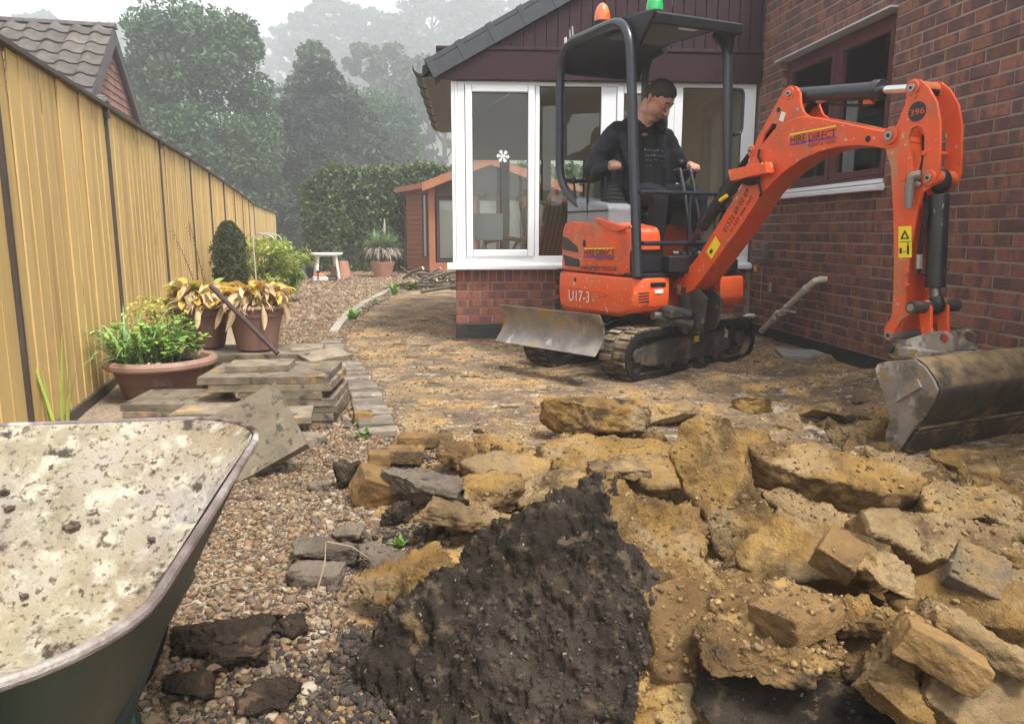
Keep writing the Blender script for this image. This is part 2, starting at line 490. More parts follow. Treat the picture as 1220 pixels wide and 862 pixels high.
tag(scatter('pebbles', len(p), p, sz, 1, np.concatenate([PAL * .8, [(.10, .07, .045), (.07, .05, .035)]]), seed=25, mat=m_peb), 'fine brown grit between the near pebbles', 'gravel', kind='stuff')
p = gravel_pts(16000, 3.6, 8.5, 4, lambda y: -1.55 - .28 * (y - 3.6))
sz = rng.gamma(6, .0017, len(p)).clip(.005, .024); p[:, 2] += sz * .35
tag(scatter('pebbles', len(p), p, sz, 1, PAL, seed=6, mat=m_peb), 'pebbles of the gravel strip beside the slab stacks', 'gravel', kind='stuff')
p = gravel_pts(17000, 8.4, 19.0, 5, lambda y: -2.6 - .27 * (y - 5.0))
xx = p[:, 1] > 13; p[xx, 0] = rng.uniform(-5.8, -.6, xx.sum()); p[:, 2] = gravel_h(p[:, 0], p[:, 1])
sz = rng.gamma(7, .003, len(p)).clip(.01, .04); p[:, 2] += sz * .3
tag(scatter('pebbles', len(p), p, sz, 1, PAL * 1.1, seed=8, mat=m_peb), 'pale gravel of the far path up to the hedge', 'gravel', kind='stuff')

# ------------------------------------------------------------------ crumbs of soil and sand over bed, heap and gravel
m_crumb = M('soil_crumb', [(.3, (.7, .7, .7)), (.7, (1, 1, 1))], scale=60, rough=.95, attr='Col', objrand=False, bump=.6, bscale=120, bdist=.006)
SPAL = np.array([(.34, .205, .075), (.28, .19, .10), BRN, (.26, .165, .07), (.32, .205, .08), (.20, .13, .06)])
DPAL = np.array([BLK, (.05, .037, .027), (.07, .05, .035), (.095, .064, .042), (.04, .03, .023)])
n = 9000
y = 1.1 + 2.9 * rng.uniform(0, 1, n) ** 1.3; x = rng.uniform(-.25, 1.0, n) * (1.0 + .55 * y) ; x = np.where(x > 2.3, x - 2.2, x)
p = np.stack([x, y, soil_h(x, y)], 1); sz = rng.gamma(1.6, .0018, n).clip(.0015, .008); p[:, 2] += sz * .3
tag(scatter('soil_crumbs', n, p, sz, 1, SPAL, .8, 11, .26, m_crumb, False), 'sandy crumbs strewn through the rubble heap', 'soil', kind='stuff')
n = 9000
y = rng.uniform(3.4, 9.0, n); x = xb(y) + .05 + rng.uniform(0, 1, n) * (3.9 - .1 * y)
p = np.stack([x, y, soil_h(x, y)], 1); sz = rng.gamma(1.3, .0036, n).clip(.003, .018); p[:, 2] += sz * .2
tag(scatter('soil_crumbs', n, p, sz, 1, SPAL, .6, 12, .3, m_crumb, False), 'small sandy clods lying on the stripped patio bed', 'soil', kind='stuff')
# black soil spilled between gravel and heap
def blob_pts(n, cs, seed):
    r = np.random.default_rng(seed); c = np.array(cs)
    i = r.integers(0, len(c), n)
    q = c[i, :2] + r.normal(size=(n, 2)) * c[i, 2:3]
    return q
spill = [(-.45, 1.55, .07), (-.33, 1.50, .09), (-.55, 1.42, .06), (-.25, 1.62, .09), (-.62, 1.66, .05), (-.36, 1.72, .05), (-.42, 2.75, .06), (-.35, 2.35, .07), (-.20, 1.45, .08), (-.5, 3.0, .05), (-.45, 3.25, .06)]
q = blob_pts(6500, spill, 3)
hz = np.maximum(soil_h(q[:, 0], q[:, 1]), gravel_h(q[:, 0], q[:, 1]))
sz = rng.gamma(1.6, .0026, len(q)).clip(.002, .012)
p = np.stack([q[:, 0], q[:, 1], hz + sz * .4], 1)
tag(scatter('soil_crumbs', len(q), p, sz, 1, DPAL, .8, 13, .32, m_crumb, False), 'black topsoil crumbs spilled over the gravel edge', 'soil', kind='stuff')

# ------------------------------------------------------------------ block edging between gravel and bed
m_block = M('weathered_block', [(.3, (.11, .09, .07)), (.55, (.20, .165, .125)), (.75, (.28, .23, .175))], scale=14, rough=.9, bump=.5, bscale=70, bdist=.006, rnd=.40,
            layers=[((.11, .10, .07), 7, .56, .68), ((.40, .33, .24), 30, .62, .7)])
edging = tag(thing('path_edging', None, None), kind='structure')
def polyline(pts, step):
    out = []; pts = [Vector((*p, 0)) for p in pts]; acc = 0
    for a, b in zip(pts[:-1], pts[1:]):
        L = (b - a).length; d = acc
        while d < L:
            out.append((a + (b - a) * (d / L), (b - a).normalized())); d += step
        acc = d - L
    return out
random.seed(4)
bk = MB(); 
def block_mesh(name, sx, sy, sz, seed):
    r = random.Random(seed); bm = bmesh.new(); bmesh.ops.create_cube(bm, size=1)
    for v in bm.verts: v.co = Vector((v.co.x * sx * r.uniform(.94, 1.03), v.co.y * sy * r.uniform(.94, 1.03), v.co.z * sz))
    bmesh.ops.bevel(bm, geom=list(bm.edges), offset=.007, segments=1, affect='EDGES')
    me = bpy.data.meshes.new(name); bm.to_mesh(me); bm.free(); me.materials.append(m_block); return me
bms = [block_mesh('block', .185, .096, .07, k) for k in range(4)]
for i, (p_, t) in enumerate(polyline([(-.66, 3.62), (-.96, 4.73), (-1.24, 5.55)], .112)):
    o = mobj('block', bms[i % 4], None, edging, (p_.x + random.uniform(-.006, .006), p_.y, .016 + random.uniform(-.010, .010)), (random.uniform(-.05, .05), random.uniform(-.05, .05), math.atan2(t.y, t.x) - R(90) + random.uniform(-.04, .04)))
for i, (p_, t) in enumerate(polyline([(-1.36, 5.75), (-1.62, 6.7)], .104)):
    o = mobj('block', bms[(i + 1) % 4], None, edging, (p_.x + random.uniform(-.01, .01), p_.y, .012 + random.uniform(-.008, .008)), (random.uniform(-.03, .03), random.uniform(-.05, .05), math.atan2(t.y, t.x) - R(90) + random.uniform(-.1, .1)))
m_kerb = M('concrete_kerb', [(.3, (.24, .21, .17)), (.7, (.38, .34, .28))], scale=12, rough=.9, bump=.4, bscale=60, rnd=.12)
kb = MB(); kb.bb(-.45, .45, -.045, .045, -.08, .06)
k0 = None
for p_, t in polyline([(-1.74, 7.3), (-1.93, 8.8), (-2.03, 10.6), (-2.05, 12.4)], .92):
    if k0 is None:
        k0 = kb.build('kerb_stone', m_kerb, edging, bevel=.008); o = k0
    else:
        o = k0.copy(); COL.objects.link(o)
    q = p_ + t * .45
    o.location = (q.x, q.y, .0); o.rotation_euler = (0, random.uniform(-.015, .015), math.atan2(t.y, t.x))
# ================================================================== BRICK HOUSE (right)
def brick_mat(name, cols, band):
    m = bpy.data.materials.new(name); m.use_nodes = True; nt = m.node_tree; b = nt.nodes['Principled BSDF']
    oi = nt.nodes.new('ShaderNodeObjectInfo'); ge = nt.nodes.new('ShaderNodeNewGeometry')
    a = nt.nodes.new('ShaderNodeMath'); a.operation = 'ADD'; nt.links.new(oi.outputs['Random'], a.inputs[0]); nt.links.new(ge.outputs['Random Per Island'], a.inputs[1])
    fr = nt.nodes.new('ShaderNodeMath'); fr.operation = 'FRACT'; nt.links.new(a.outputs[0], fr.inputs[0])
    r = _ramp(nt, cols); nt.links.new(fr.outputs[0], r.inputs[0])
    src = _coords(nt)
    sp = nt.nodes.new('ShaderNodeVectorMath'); sp.operation = 'ADD'
    m2 = nt.nodes.new('ShaderNodeMath'); m2.operation = 'MULTIPLY'; m2.inputs[1].default_value = 53; nt.links.new(ge.outputs['Random Per Island'], m2.inputs[0])
    nt.links.new(src, sp.inputs[0]); nt.links.new(m2.outputs[0], sp.inputs[1]); src2 = sp.outputs[0]
    bandf = _noise(nt, src2, 11, 2, stretch=(1, .2, .25))
    c = _mix(nt, _range(nt, bandf, .47, .56, 0, .78), r.outputs[0], band)
    c = _mix(nt, _range(nt, _noise(nt, src2, 90, 5, stretch=(1, 1, 3)), .55, .75, 0, .35), c, (.42, .24, .17))
    c = _mix(nt, _range(nt, _noise(nt, src2, 40, 4), .3, .6, .45, 0), c, (.075, .034, .034))
    nt.links.new(c, b.inputs['Base Color']); b.inputs['Roughness'].default_value = .88; b.inputs['Specular IOR Level'].default_value = .3
    bp = nt.nodes.new('ShaderNodeBump'); bp.inputs['Strength'].default_value = .7; bp.inputs['Distance'].default_value = .006
    nt.links.new(_noise(nt, src2, 85, 6), bp.inputs['Height']); nt.links.new(bp.outputs[0], b.inputs['Normal'])
    MATS[name] = m; return m
m_brick = brick_mat('red_multi_brick', [(0, (.26, .115, .082)), (.2, (.31, .130, .085)), (.4, (.18, .080, .066)), (.6, (.31, .138, .095)), (.8, (.24, .105, .078)), (1, (.15, .078, .070))], (.098, .066, .070))
m_brick2 = brick_mat('pink_red_brick', [(0, (.26, .095, .07)), (.3, (.31, .12, .085)), (.6, (.23, .08, .065)), (1, (.33, .13, .09))], (.13, .060, .062))
m_mortar = M('mortar', [(.3, (.27, .21, .165)), (.7, (.37, .30, .24))], scale=30, rough=.95, bump=.5, bscale=120)
m_mortar2 = M('buff_mortar', [(.3, (.27, .20, .13)), (.7, (.36, .28, .19))], scale=30, rough=.95, bump=.5, bscale=120)
m_dpc = M('black_plinth_paint', [(.3, (.012, .012, .014)), (.7, (.028, .027, .028))], scale=20, rough=.55, bump=.6, bscale=45, layers=[((.10, .075, .05), 9, .66, .74)])

def brick_geo(rnd):
    "unit brick: x 0..1 along wall, y 0 (back) .. -1 (face), z 0..1; chamfered face"
    j = lambda a: rnd.uniform(-a, a)
    cx, cz = .014, .05
    V = [(0, 0, 0), (1, 0, 0), (1, 0, 1), (0, 0, 1)]
    V += [(j(.008), -.88, j(.02)), (1 + j(.008), -.88, j(.02)), (1 + j(.008), -.88, 1 + j(.02)), (j(.008), -.88, 1 + j(.02))]
    V += [(cx + j(.006), -1 + j(.03), cz + j(.02)), (1 - cx + j(.006), -1 + j(.03), cz + j(.02)), (1 - cx + j(.006), -1 + j(.03), 1 - cz + j(.02)), (cx + j(.006), -1 + j(.03), 1 - cz + j(.02))]
    F = [(8, 9, 10, 11)]
    for a, b_ in ((0, 4), (4, 8)):
        for k in range(4): F.append((a + k, a + (k + 1) % 4, b_ + (k + 1) % 4, b_ + k))
    return V, F
rb = random.Random(9)
GEO = [brick_geo(rb) for _ in range(8)]
def brick_meshes(mat):
    out = []
    for V, F in GEO:
        me = bpy.data.meshes.new('brick'); me.from_pydata([(x * .215, y * .058, z * .065) for x, y, z in V], [], F); me.materials.append(mat); out.append(me)
    return out
def lay(parent, wall, mats, T, items, limit, mat, face=.05):
    """items: (s, z, len, h) bricks on wall plane; T: wall frame (x along, -y outward, z up). The largest in view are single objects, the rest one part"""
    meshes = brick_meshes(mat)
    scored = []
    for it in items:
        s, z, l, h = it
        c = T @ Vector((s + l / 2, 0, z + h / 2))
        if c.y < .3: scored.append((0, it)); continue
        px, py = project(*c)
        vis = -20 < px < 1240 and -20 < py < 880
        scored.append(((1 if vis else 0) * l * h / (c.y ** 2) + 1e-9, it))
    scored.sort(key=lambda t: -t[0])
    rest = MB()
    rr = random.Random(3)
    for n_, (sc, (s, z, l, h)) in enumerate(scored):
        d = face + rr.uniform(-.0015, .002)
        if n_ < limit and sc > 1e-8:
            o = mobj('brick', rr.choice(meshes), None, wall)
            o.location = (s, 0, z); o.scale = (l / .215, d / .058, h / .065)
        else:
            V, F = GEO[rr.randrange(8)]
            rest.add([(s + x * l, y * d, z + zz * h) for x, y, zz in V], F)
    if rest.v:
        o = rest.build('bricks', mat, wall, smooth=0); o['kind'] = 'stuff'

WANG = R(6.5)
WC = Vector((2.236, 7.05, 0))
wdir = Vector((math.sin(WANG), -math.cos(WANG), 0)); wn = Vector((-math.cos(WANG), -math.sin(WANG), 0))
# local frame of the house: x along wall towards camera, -y outward
Thouse = Matrix((wdir, -wn, Vector((0, 0, 1)))).transposed().to_4x4(); Thouse.translation = WC
house = thing('brick_house', 'red brick house wall with a maroon framed window and black plinth', 'house')
house.matrix_world = Thouse
OS0, OS1, OZ0, OZ1 = .39, 1.95, 1.297, 2.397
LW, HW = 6.2, 3.55
wl = MB()     # mortar backing with the window opening left out, 260 mm thick
for a, b_, c_, d_ in ((-.3, OS0, -.1, HW), (OS1, LW, -.1, HW), (OS0, OS1, -.1, OZ0), (OS0, OS1, OZ1 + .022, HW)):
    wl.bb(a, b_, -.0535, .26, c_, d_)
wall = wl.build('wall', m_mortar, house, smooth=0, loc=(0, .050, 0))
items = []
G0 = .172
row = 0; z = G0
while z < HW - .05:
    off = 0 if row % 2 == 0 else -.1125
    s = -.02 + off
    while s < LW:
        a, b_ = max(s, -.02), min(s + .215, LW)
        segs = [(a, b_)]
        if z + .065 > OZ0 + .01 and z < OZ1 + .01:
            segs = [(p_, q_) for p_, q_ in ((a, min(b_, OS0)), (max(a, OS1), b_)) if q_ - p_ > .03]
        for p_, q_ in segs:
            if q_ - p_ > .03: items.append((p_, z + random.uniform(-.001, .001), q_ - p_, .065))
        s += .225
    row += 1; z += .075
lay(house, wall, None, Thouse, items, 300, m_brick, face=.058)
pl = MB(); pl.bb(-.02, LW, -.062, 0, -.1, G0 - .008); pl.bb(-.02, LW, -.068, -.061, -.1, .085)
pl.build('plinth', m_dpc, wall, smooth=0, bevel=.004)
# window
win = MB()
fd0, fd1 = .03, .10      # frame depth behind the brick face
def rect_frame(mb, x0, x1, z0, z1, w, y0, y1, mi=0, wb=None):
    wb = wb or w
    mb.bb(x0, x0 + w, y0, y1, z0, z1, mi); mb.bb(x1 - w, x1, y0, y1, z0, z1, mi)
    mb.bb(x0 + w, x1 - w, y0, y1, z1 - w, z1, mi); mb.bb(x0 + w, x1 - w, y0, y1, z0, z0 + wb, mi)
rect_frame(win, OS0 + .005, OS1 - .005, OZ0 + .03, OZ1 - .012, .055, fd0, fd1)
win.bb(1.165, 1.225, fd0, fd1, OZ0 + .085, OZ1 - .067)
m_wfr = M('red_brown_upvc', [(.3, (.085, .030, .030)), (.7, (.12, .042, .040))], rough=.4, scale=9, stretch=(1, 1, 8), spec=.3)
wfr = win.build('window_frame', m_wfr, house, bevel=.006)
glassH = glass_mat('window_glass', (.88, .92, .91))
for x0, x1 in ((OS0 + .058, 1.167), (1.223, OS1 - .058)):
    s_ = MB(); rect_frame(s_, x0, x1, OZ0 + .083, OZ1 - .065, .045, fd0 - .008, fd1 - .01)
    s_.build('sash', m_wfr, wfr, bevel=.006)
    MB().bb(x0 + .04, x1 - .04, .055, .061, OZ0 + .12, OZ1 - .10).build('pane', glassH, wfr, smooth=0)
sl = MB(); sl.prism([(0, 0)] * 0 or [(0, 0), (1, 0), (1, 1)], 0, 0) if False else None
sl = MB()
sl.add([(OS0 - .04, -.075, OZ0 - .028), (OS1 + .015, -.075, OZ0 - .028), (OS1 + .015, .05, OZ0 - .028), (OS0 - .04, .05, OZ0 - .028),
        (OS0 - .04, -.075, OZ0 + .002), (OS1 + .015, -.075, OZ0 + .002), (OS1 + .015, .05, OZ0 + .032), (OS0 - .04, .05, OZ0 + .032)],
       [(3, 2, 1, 0), (4, 5, 6, 7), (0, 1, 5, 4), (1, 2, 6, 5), (2, 3, 7, 6), (3, 0, 4, 7)])
sl.bb(OS0 + .01, OS1 - .01, -.02, .045, OZ0 + .022, OZ0 + .05)
sl.build('window_sill', WHITE_PVC(), wfr, bevel=.004)
MB().bb(OS0 - .06, OS1 + .012, -.062, .05, OZ1 + .004, OZ1 + .018).build('drip_strip', M('pale_lead', (.55, .56, .57), rough=.5), wfr, bevel=.003)
# room behind the window; wall openings added to let daylight in
m_room = M('dim_room_plaster', [(.3, (.55, .54, .50)), (.7, (.62, .61, .57))], scale=2, rough=.9)
rm = MB(); rm.bb(-.2, .3, 2.6, 2.65, .3, 2.6); rm.bb(1.9, 2.8, 2.6, 2.65, .3, 2.6); rm.bb(.3, 1.9, 2.6, 2.65, .3, 1.1); rm.bb(.3, 1.9, 2.6, 2.65, 2.3, 2.6); rm.bb(-.25, -.2, .31, 2.6, .3, 2.6); rm.bb(2.8, 2.85, .31, 2.6, .3, 1.0); rm.bb(2.8, 2.85, .31, 2.6, 2.2, 2.6); rm.bb(2.8, 2.85, .31, .8, 1.0, 2.2); rm.bb(-.2, 2.8, .31, 2.6, 2.6, 2.65); rm.bb(-.2, 2.8, .31, 2.6, .25, .3)
rm.build('interior', m_room, house, smooth=0)
# scalloped fabric blind
bl = MB(); N = 60
for x0, x1 in ((OS0 + .07, 1.16), (1.24, OS1 - .07)):
    top = []; bot = []
    for k in range(N + 1):
        x = x0 + (x1 - x0) * k / N
        top.append((x, .16 + .006 * math.sin(k * 1.3), OZ1 - .05)); bot.append((x, .16 + .01 * math.sin(k * 1.3), OZ1 - .235 - .022 * abs(math.sin(k * math.pi / 10))))
    b0 = len(bl.v); bl.v += top + bot; 
    for k in range(N): bl.f.append((b0 + k, b0 + k + 1, b0 + N + 2 + k, b0 + N + 1 + k)); bl.mi.append(0)
ob = bl.build('blind', M('cream_blind', [(.4, (.46, .44, .38)), (.6, (.32, .31, .27))], scale=5, rough=.9, stretch=(1, 1, .4)), wfr)
# white inner door frame and window-sill things (things of their own)
cur = MB(); cur.bb(1.24, 1.30, .13, .16, OZ0 + .09, OZ1 - .1); cur.bb(1.31, 1.36, .13, .15, OZ0 + .09, OZ1 - .1)
cur.build('inner_frame', WHITE_PVC(), wfr, bevel=.004)
def wpt(s, y, z): return Thouse @ Vector((s, y, z))
m_cream = M('cream_ceramic', [(.4, (.55, .52, .42)), (.6, (.48, .45, .36))], rough=.3)
jg = MB().lathe([(.045, 0), (.075, .03), (.085, .09), (.06, .15), (.05, .18), (.058, .2)], 20)
jg.tube([(.05, 0, .16), (.11, 0, .14), (.12, 0, .09), (.075, 0, .05)], .008)
o = jg.build('ceramic_jug', m_cream, None, loc=wpt(.85, .2, OZ0 + .07)); tag(o, 'cream ceramic jug on the inner ledge of the brick wall window', 'jug')
bt = MB().lathe([(.03, 0), (.045, .01), (.045, .03), (.03, .05), (.025, .08), (.04, .11), (.03, .14), (.014, .17), (.014, .2)], 16)
o = bt.build('soap_bottle', glass_mat('clear_plastic', (.85, .9, .92), 1.5) if False else M('pale_plastic', (.5, .55, .58), rough=.25), None, loc=wpt(1.62, .2, OZ0 + .07)); tag(o, 'pale soap bottle with a red top behind the right pane', 'bottle')
MB().lathe([(.016, .2), (.016, .225), (.006, .23), (.006, .25)], 12).build('cap', M('red_plastic', (.45, .05, .03), rough=.4), o)
# waste pipe, overflow stub, cable box, tap
m_pipe = M('cream_pipe', [(.3, (.60, .54, .43)), (.7, (.70, .65, .54))], scale=8, rough=.5, layers=[((.25, .17, .1), 12, .6, .72)])
pp = MB()
pp.tube([(1.315, .03, .645), (1.315, -.055, .645), (1.295, -.085, .632), (1.25, -.095, .60), (.46, -.10, .14)], .024, 12)
wp = pp.build('waste_pipe', m_pipe, house)
cp = MB()
d_ = (Vector((.46, -.10, .14)) - Vector((1.25, -.095, .60))).normalized()
for t_, w_, r_ in ((.05, .05, .030), (.52, .03, .029), (.60, .07, .031)):
    q = Vector((1.25, -.095, .60)) + d_ * t_; cp.cyl(q, q + d_ * w_, r_)
cp.build('pipe_collar', m_pipe, wp)
br = MB(); br.tube([(.90, -.02, .35), (.90, -.13, .37), (.93, -.13, .41)], .010, 8); br.tube([(.80, -.06, .33), (.80, -.135, .35), (.77, -.14, .32)], .012, 8); br.build('pipe_clip', M('white_clip', (.6, .6, .57), rough=.4), wp)
MB().tube([(.09, .0, .235), (.09, -.07, .24), (.09, -.10, .225), (.09, -.105, .19)], .018, 12).build('overflow_pipe', WHITE_PVC(), house)
bx = MB().bb(.36, .425, -.10, -.05, .76, .90); bx.build('cable_box', M('grey_plastic', (.10, .105, .115), rough=.5), house, bevel=.01)
tp = MB(); tp.tube([(.33, -.05, .72), (.33, -.08, .72), (.28, -.09, .71)], .009, 8); tp.tube([(.42, -.07, .76), (.40, -.08, .70), (.33, -.08, .69)], .006, 6)
tp.build('garden_tap', M('tarnished_brass', (.16, .2, .2), rough=.4, metal=.6), house)
MB().cyl((.245, -.09, .705), (.245, -.09, .655), .018, .014).build('tap_cap', M('yellow_plastic', (.75, .36, .02), rough=.4), house)
MB().tube([(.31, -.055, .66), (.315, -.058, .5), (.31, -.055, .36)], .003, 5).build('hanging_cable', M('pale_cable', (.4, .33, .26), rough=.6), house)
MB().bb(.44, .485, -.056, -.04, .485, .565).build('air_vent', M('concrete_patch', (.30, .27, .23), rough=.9), house)
o = MB().bb(-.22, .22, -.14, .14, 0, .035).build('flagstone', M('grey_slab', [(.3, (.20, .20, .19)), (.7, (.30, .30, .28))], scale=12, rough=.85, bump=.4, bscale=50), None, bevel=.006, loc=G(963, 425, .055), rot=(R(2), 0, R(-8)))
tag(o, 'single grey slab lying flat beside the black plinth', 'flagstone')

# ================================================================== SUN ROOM
BA = Vector((-.503, 6.92, 0)); BB = Vector((2.236, 7.08, 0))
bdir = (BB - BA).normalized()
Tbay = Matrix((bdir, Vector((-bdir.y, bdir.x, 0)), Vector((0, 0, 1)))).transposed().to_4x4(); Tbay.translation = BA
room = thing('sun_room', 'white framed sun room with maroon gable cladding on a low brick wall', 'building')
room.matrix_world = Tbay
DEP, LB = 3.6, 2.735
lw = MB(); lw.bb(-.004, LB, -.0075, .22, -.1, .655); lw.bb(0, .22, .22, DEP, -.1, .655); lw.bb(.22, LB, DEP - .22, DEP, -.1, .655)
bwall = lw.build('wall', m_mortar2, room, smooth=0, loc=(0.0, .006, 0))
items = []
for row in range(5):
    s = -.008 - (0 if row % 2 else .1125)
    while s < LB:
        a, b_ = max(s, -.008), min(s + .215, LB - .03)
        if b_ - a > .03: items.append((a, G0 + row * .075, b_ - a, .065))
        s += .225
s = -.008
while s < LB - .07: items.append((s, G0 + .378, .065, .106)); s += .075
lay(room, bwall, None, Tbay, items, 300, m_brick2, face=.012)
sb = MB()      # left return wall bricks
for row in range(5):
    y_ = .13 if row % 2 else .018
    while y_ < DEP - .1:
        sb.bb(-.012, 0, y_, min(y_ + .215, DEP), G0 + row * .075, G0 + row * .075 + .065); y_ += .225
o = sb.build('bricks', m_brick2, bwall, smooth=0); o['kind'] = 'stuff'
dp = MB(); dp.bb(-.012, LB, -.016, 0, .03, G0 - .008); dp.bb(-.014, 0, 0, DEP, .03, G0 - .008)
dp.build('plinth', m_dpc, bwall, bevel=.003, smooth=0)
rb_ = MB().bb(-.008, .10, -.012, 0, -.04, .024); rb_.bb(.115, .30, -.012, 0, -.05, .02); rb_.build('footing_brick', m_brick2, bwall, smooth=0)
# sill
si = MB()
prof = [(-.075, .662), (-.075, .70), (-.02, .722), (.08, .722), (.08, .662)]
n_ = len(prof)
vs = [(x, y, z) for x in (-.085, LB - .02) for y, z in prof]
si.add(vs, [tuple(range(n_ - 1, -1, -1)), tuple(range(n_, 2 * n_))] + [(k, (k + 1) % n_, n_ + (k + 1) % n_, n_ + k) for k in range(n_)])
si.build('window_sill', WHITE_PVC(), room, bevel=.006)
# front frames
fz0, fz1 = .722, 2.30
fr = MB()
fr.bb(-.032, .0, .0, .09, fz0, fz1); fr.bb(.0, .022, -.008, .085, fz0, fz1); fr.bb(.022, .085, .0, .08, fz0, fz1)          # corner post with grooves
for x0, x1 in ((.711, .75), (1.30, 1.435), (1.96, 2.035), (2.585, 2.70)): fr.bb(x0, x1, .004, .075, fz0 + .06, fz1 - .035)
fr.bb(.085, 2.70, .004, .075, fz1 - .035, fz1); fr.bb(.085, 2.70, .004, .075, fz0, fz0 + .06)
fr.build('window_frame', WHITE_PVC(), room, bevel=.006)
pvc = WHITE_PVC(); glassS = glass_mat('sun_room_glass', (.97, .98, .96), .8)
m_seal = M('black_seal', (.02, .02, .02), rough=.6)
def pane(x0, x1, z0, z1, sash, y=0.04):
    if sash:
        s_ = MB(); rect_frame(s_, x0, x1, z0, z1, .062, -.012, .06); so = s_.build('sash', pvc, room, bevel=.012, seg=3)
        x0 += .06; x1 -= .06; z0 += .06; z1 -= .06
    else: so = room
    sq = MB(); rect_frame(sq, x0, x1, z0, z1, .006, y - .012, y - .006); sq.build('seal', m_seal, so, smooth=0)
    MB().bb(x0, x1, y - .003, y + .003, z0, z1).build('pane', glassS, so, smooth=0)
pane(.09, .708, fz0 + .055, fz1 - .03, True)
pane(.752, 1.298, fz0 + .062, fz1 - .037, False)
pane(1.438, 1.957, fz0 + .058, fz1 - .033, True)
pane(2.037, 2.583, fz0 + .062, fz1 - .037, False)
# snowflake sticker
sf = MB(); cx, cz = .425, 1.665
for k in range(6):
    a = k * math.pi / 3 + .1
    T = Matrix.Translation((cx, .034, cz)) @ Matrix.Rotation(a, 4, 'Y')
    sf.bb(0, .055, -.001, .0, -.006, .006, 0, T); 
    for q in (.028, .042):
        for s2 in (-1, 1):
            sf.bb(0, .018, -.0012, .0002, -.004, .004, 0, T @ Matrix.Translation((q, 0, 0)) @ Matrix.Rotation(s2 * .9, 4, 'Y'))
sf.build('snowflake_sticker', M('white_sticker', (.8, .8, .8), rough=.6), room, smooth=0)
# left and rear glazing: posts, rails, panes
m_cpost = M('cream_inner_frame', [(.3, (.58, .55, .46)), (.7, (.64, .60, .50))], rough=.5)
m_beige = M('beige_plaster', [(.3, (.56, .52, .40)), (.7, (.62, .57, .45))], scale=2, rough=.9)
sd_ = MB()
for y_ in (.14, 1.2, 2.35, DEP - .1): sd_.bb(.0, .08, y_, y_ + .09, .66, 2.3)
sd_.bb(0, .08, .1, DEP, 2.2, 2.3); sd_.bb(-.04, .1, .09, DEP, .655, .72); sd_.build('side_frame', pvc, room, bevel=.005)
for y0, y1 in ((.23, 1.2), (1.29, 2.35), (2.44, DEP - .1)): MB().bb(.04, .046, y0, y1, .72, 2.2).build('pane', glassS, room, smooth=0)
rz1 = 2.0
rf = MB()
posts = [.08, .62, 1.18, 1.75, 2.3, LB - .08]
for x_ in posts: rf.bb(x_ - .055, x_ + .055, DEP - .1, DEP - .02, .66, rz1)
rf.bb(.0, LB, DEP - .1, DEP - .02, .62, .70); rf.bb(0, LB, DEP - .1, DEP - .02, rz1 - .05, rz1 + .03)
rf.build('rear_frame', m_cpost, room, bevel=.005)
db = MB()
for x_ in posts[1:-1]: db.bb(x_ - .075, x_ - .055, DEP - .09, DEP - .05, .70, rz1 - .05)
db.build('rear_seal', m_seal, room, smooth=0)
for a, b_ in zip(posts[:-1], posts[1:]): MB().bb(a + .055, b_ - .055, DEP - .06, DEP - .054, .70, rz1 - .05).build('pane', glassS, room, smooth=0)
SLO = .548; ridge_x = 2.9
zr = lambda x: 2.44 + SLO * (x + .154)
gb = MB(); gb.prism([(-.0, rz1 + .03), (LB, rz1 + .03), (LB, zr(LB) - .1), (0, zr(0) - .1)], DEP - .09, DEP - .01); gb.build('rear_gable', m_beige, room, smooth=0)
fl = MB().bb(.22, LB, .22, DEP - .22, .26, .30); fl.build('floor', M('warm_tiles', [(.4, (.36, .22, .15)), (.6, (.44, .27, .19))], rough=.4), room, smooth=0)
MB().bb(.10, LB, .09, .22, .60, .66).build('inner_ledge', pvc, room)
MB().bb(LB - .02, LB, .22, DEP, .3, 3.8).build('party_wall', m_beige, room, smooth=0)
# roof slab, soffit, ceiling lining
rs = MB(); rs.prism([(-.28, zr(-.28) - .03), (-.28, zr(-.28) + .05), (LB, zr(LB) + .05), (LB, zr(LB) - .03)], .02, DEP + .1)
rs.build('roof_deck', M('grey_roof_deck', (.05, .052, .06), rough=.8), room, smooth=0)
MB().prism([(.05, zr(.05) - .1), (.05, zr(.05) - .06), (LB - .02, zr(LB) - .06), (LB - .02, zr(LB) - .1)], .09, DEP - .09).build('ceiling', m_beige, room, smooth=0)
# fascia and vertical cladding boards
fa = MB(); fa.bb(-.155, LB - .02, -.05, -.01, 2.302, 2.545); fa.bb(-.155, LB - .02, -.06, -.01, 2.545, 2.575); fa.bb(-.155, -.13, -.052, .1, 2.30, 2.44)
fa.build('fascia_board', MAROON(), room, bevel=.005)
bw_ = .1
k = 0; x = -.1
while x < LB - .03:
    x1 = min(x + bw_, LB - .022)
    if zr(x1) - .02 > 2.6:
        z0, za, zb = 2.575, max(2.576, zr(x) - .03), zr(x1) - .03
        cb = MB(); cb.prism([(x + .003, z0), (x1 - .003, z0), (x1 - .003, zb), (x + .003, za)], -.040, -.012)
        cb.build('cladding_board', MAROON(), room, bevel=.004, smooth=30)
    x = x1
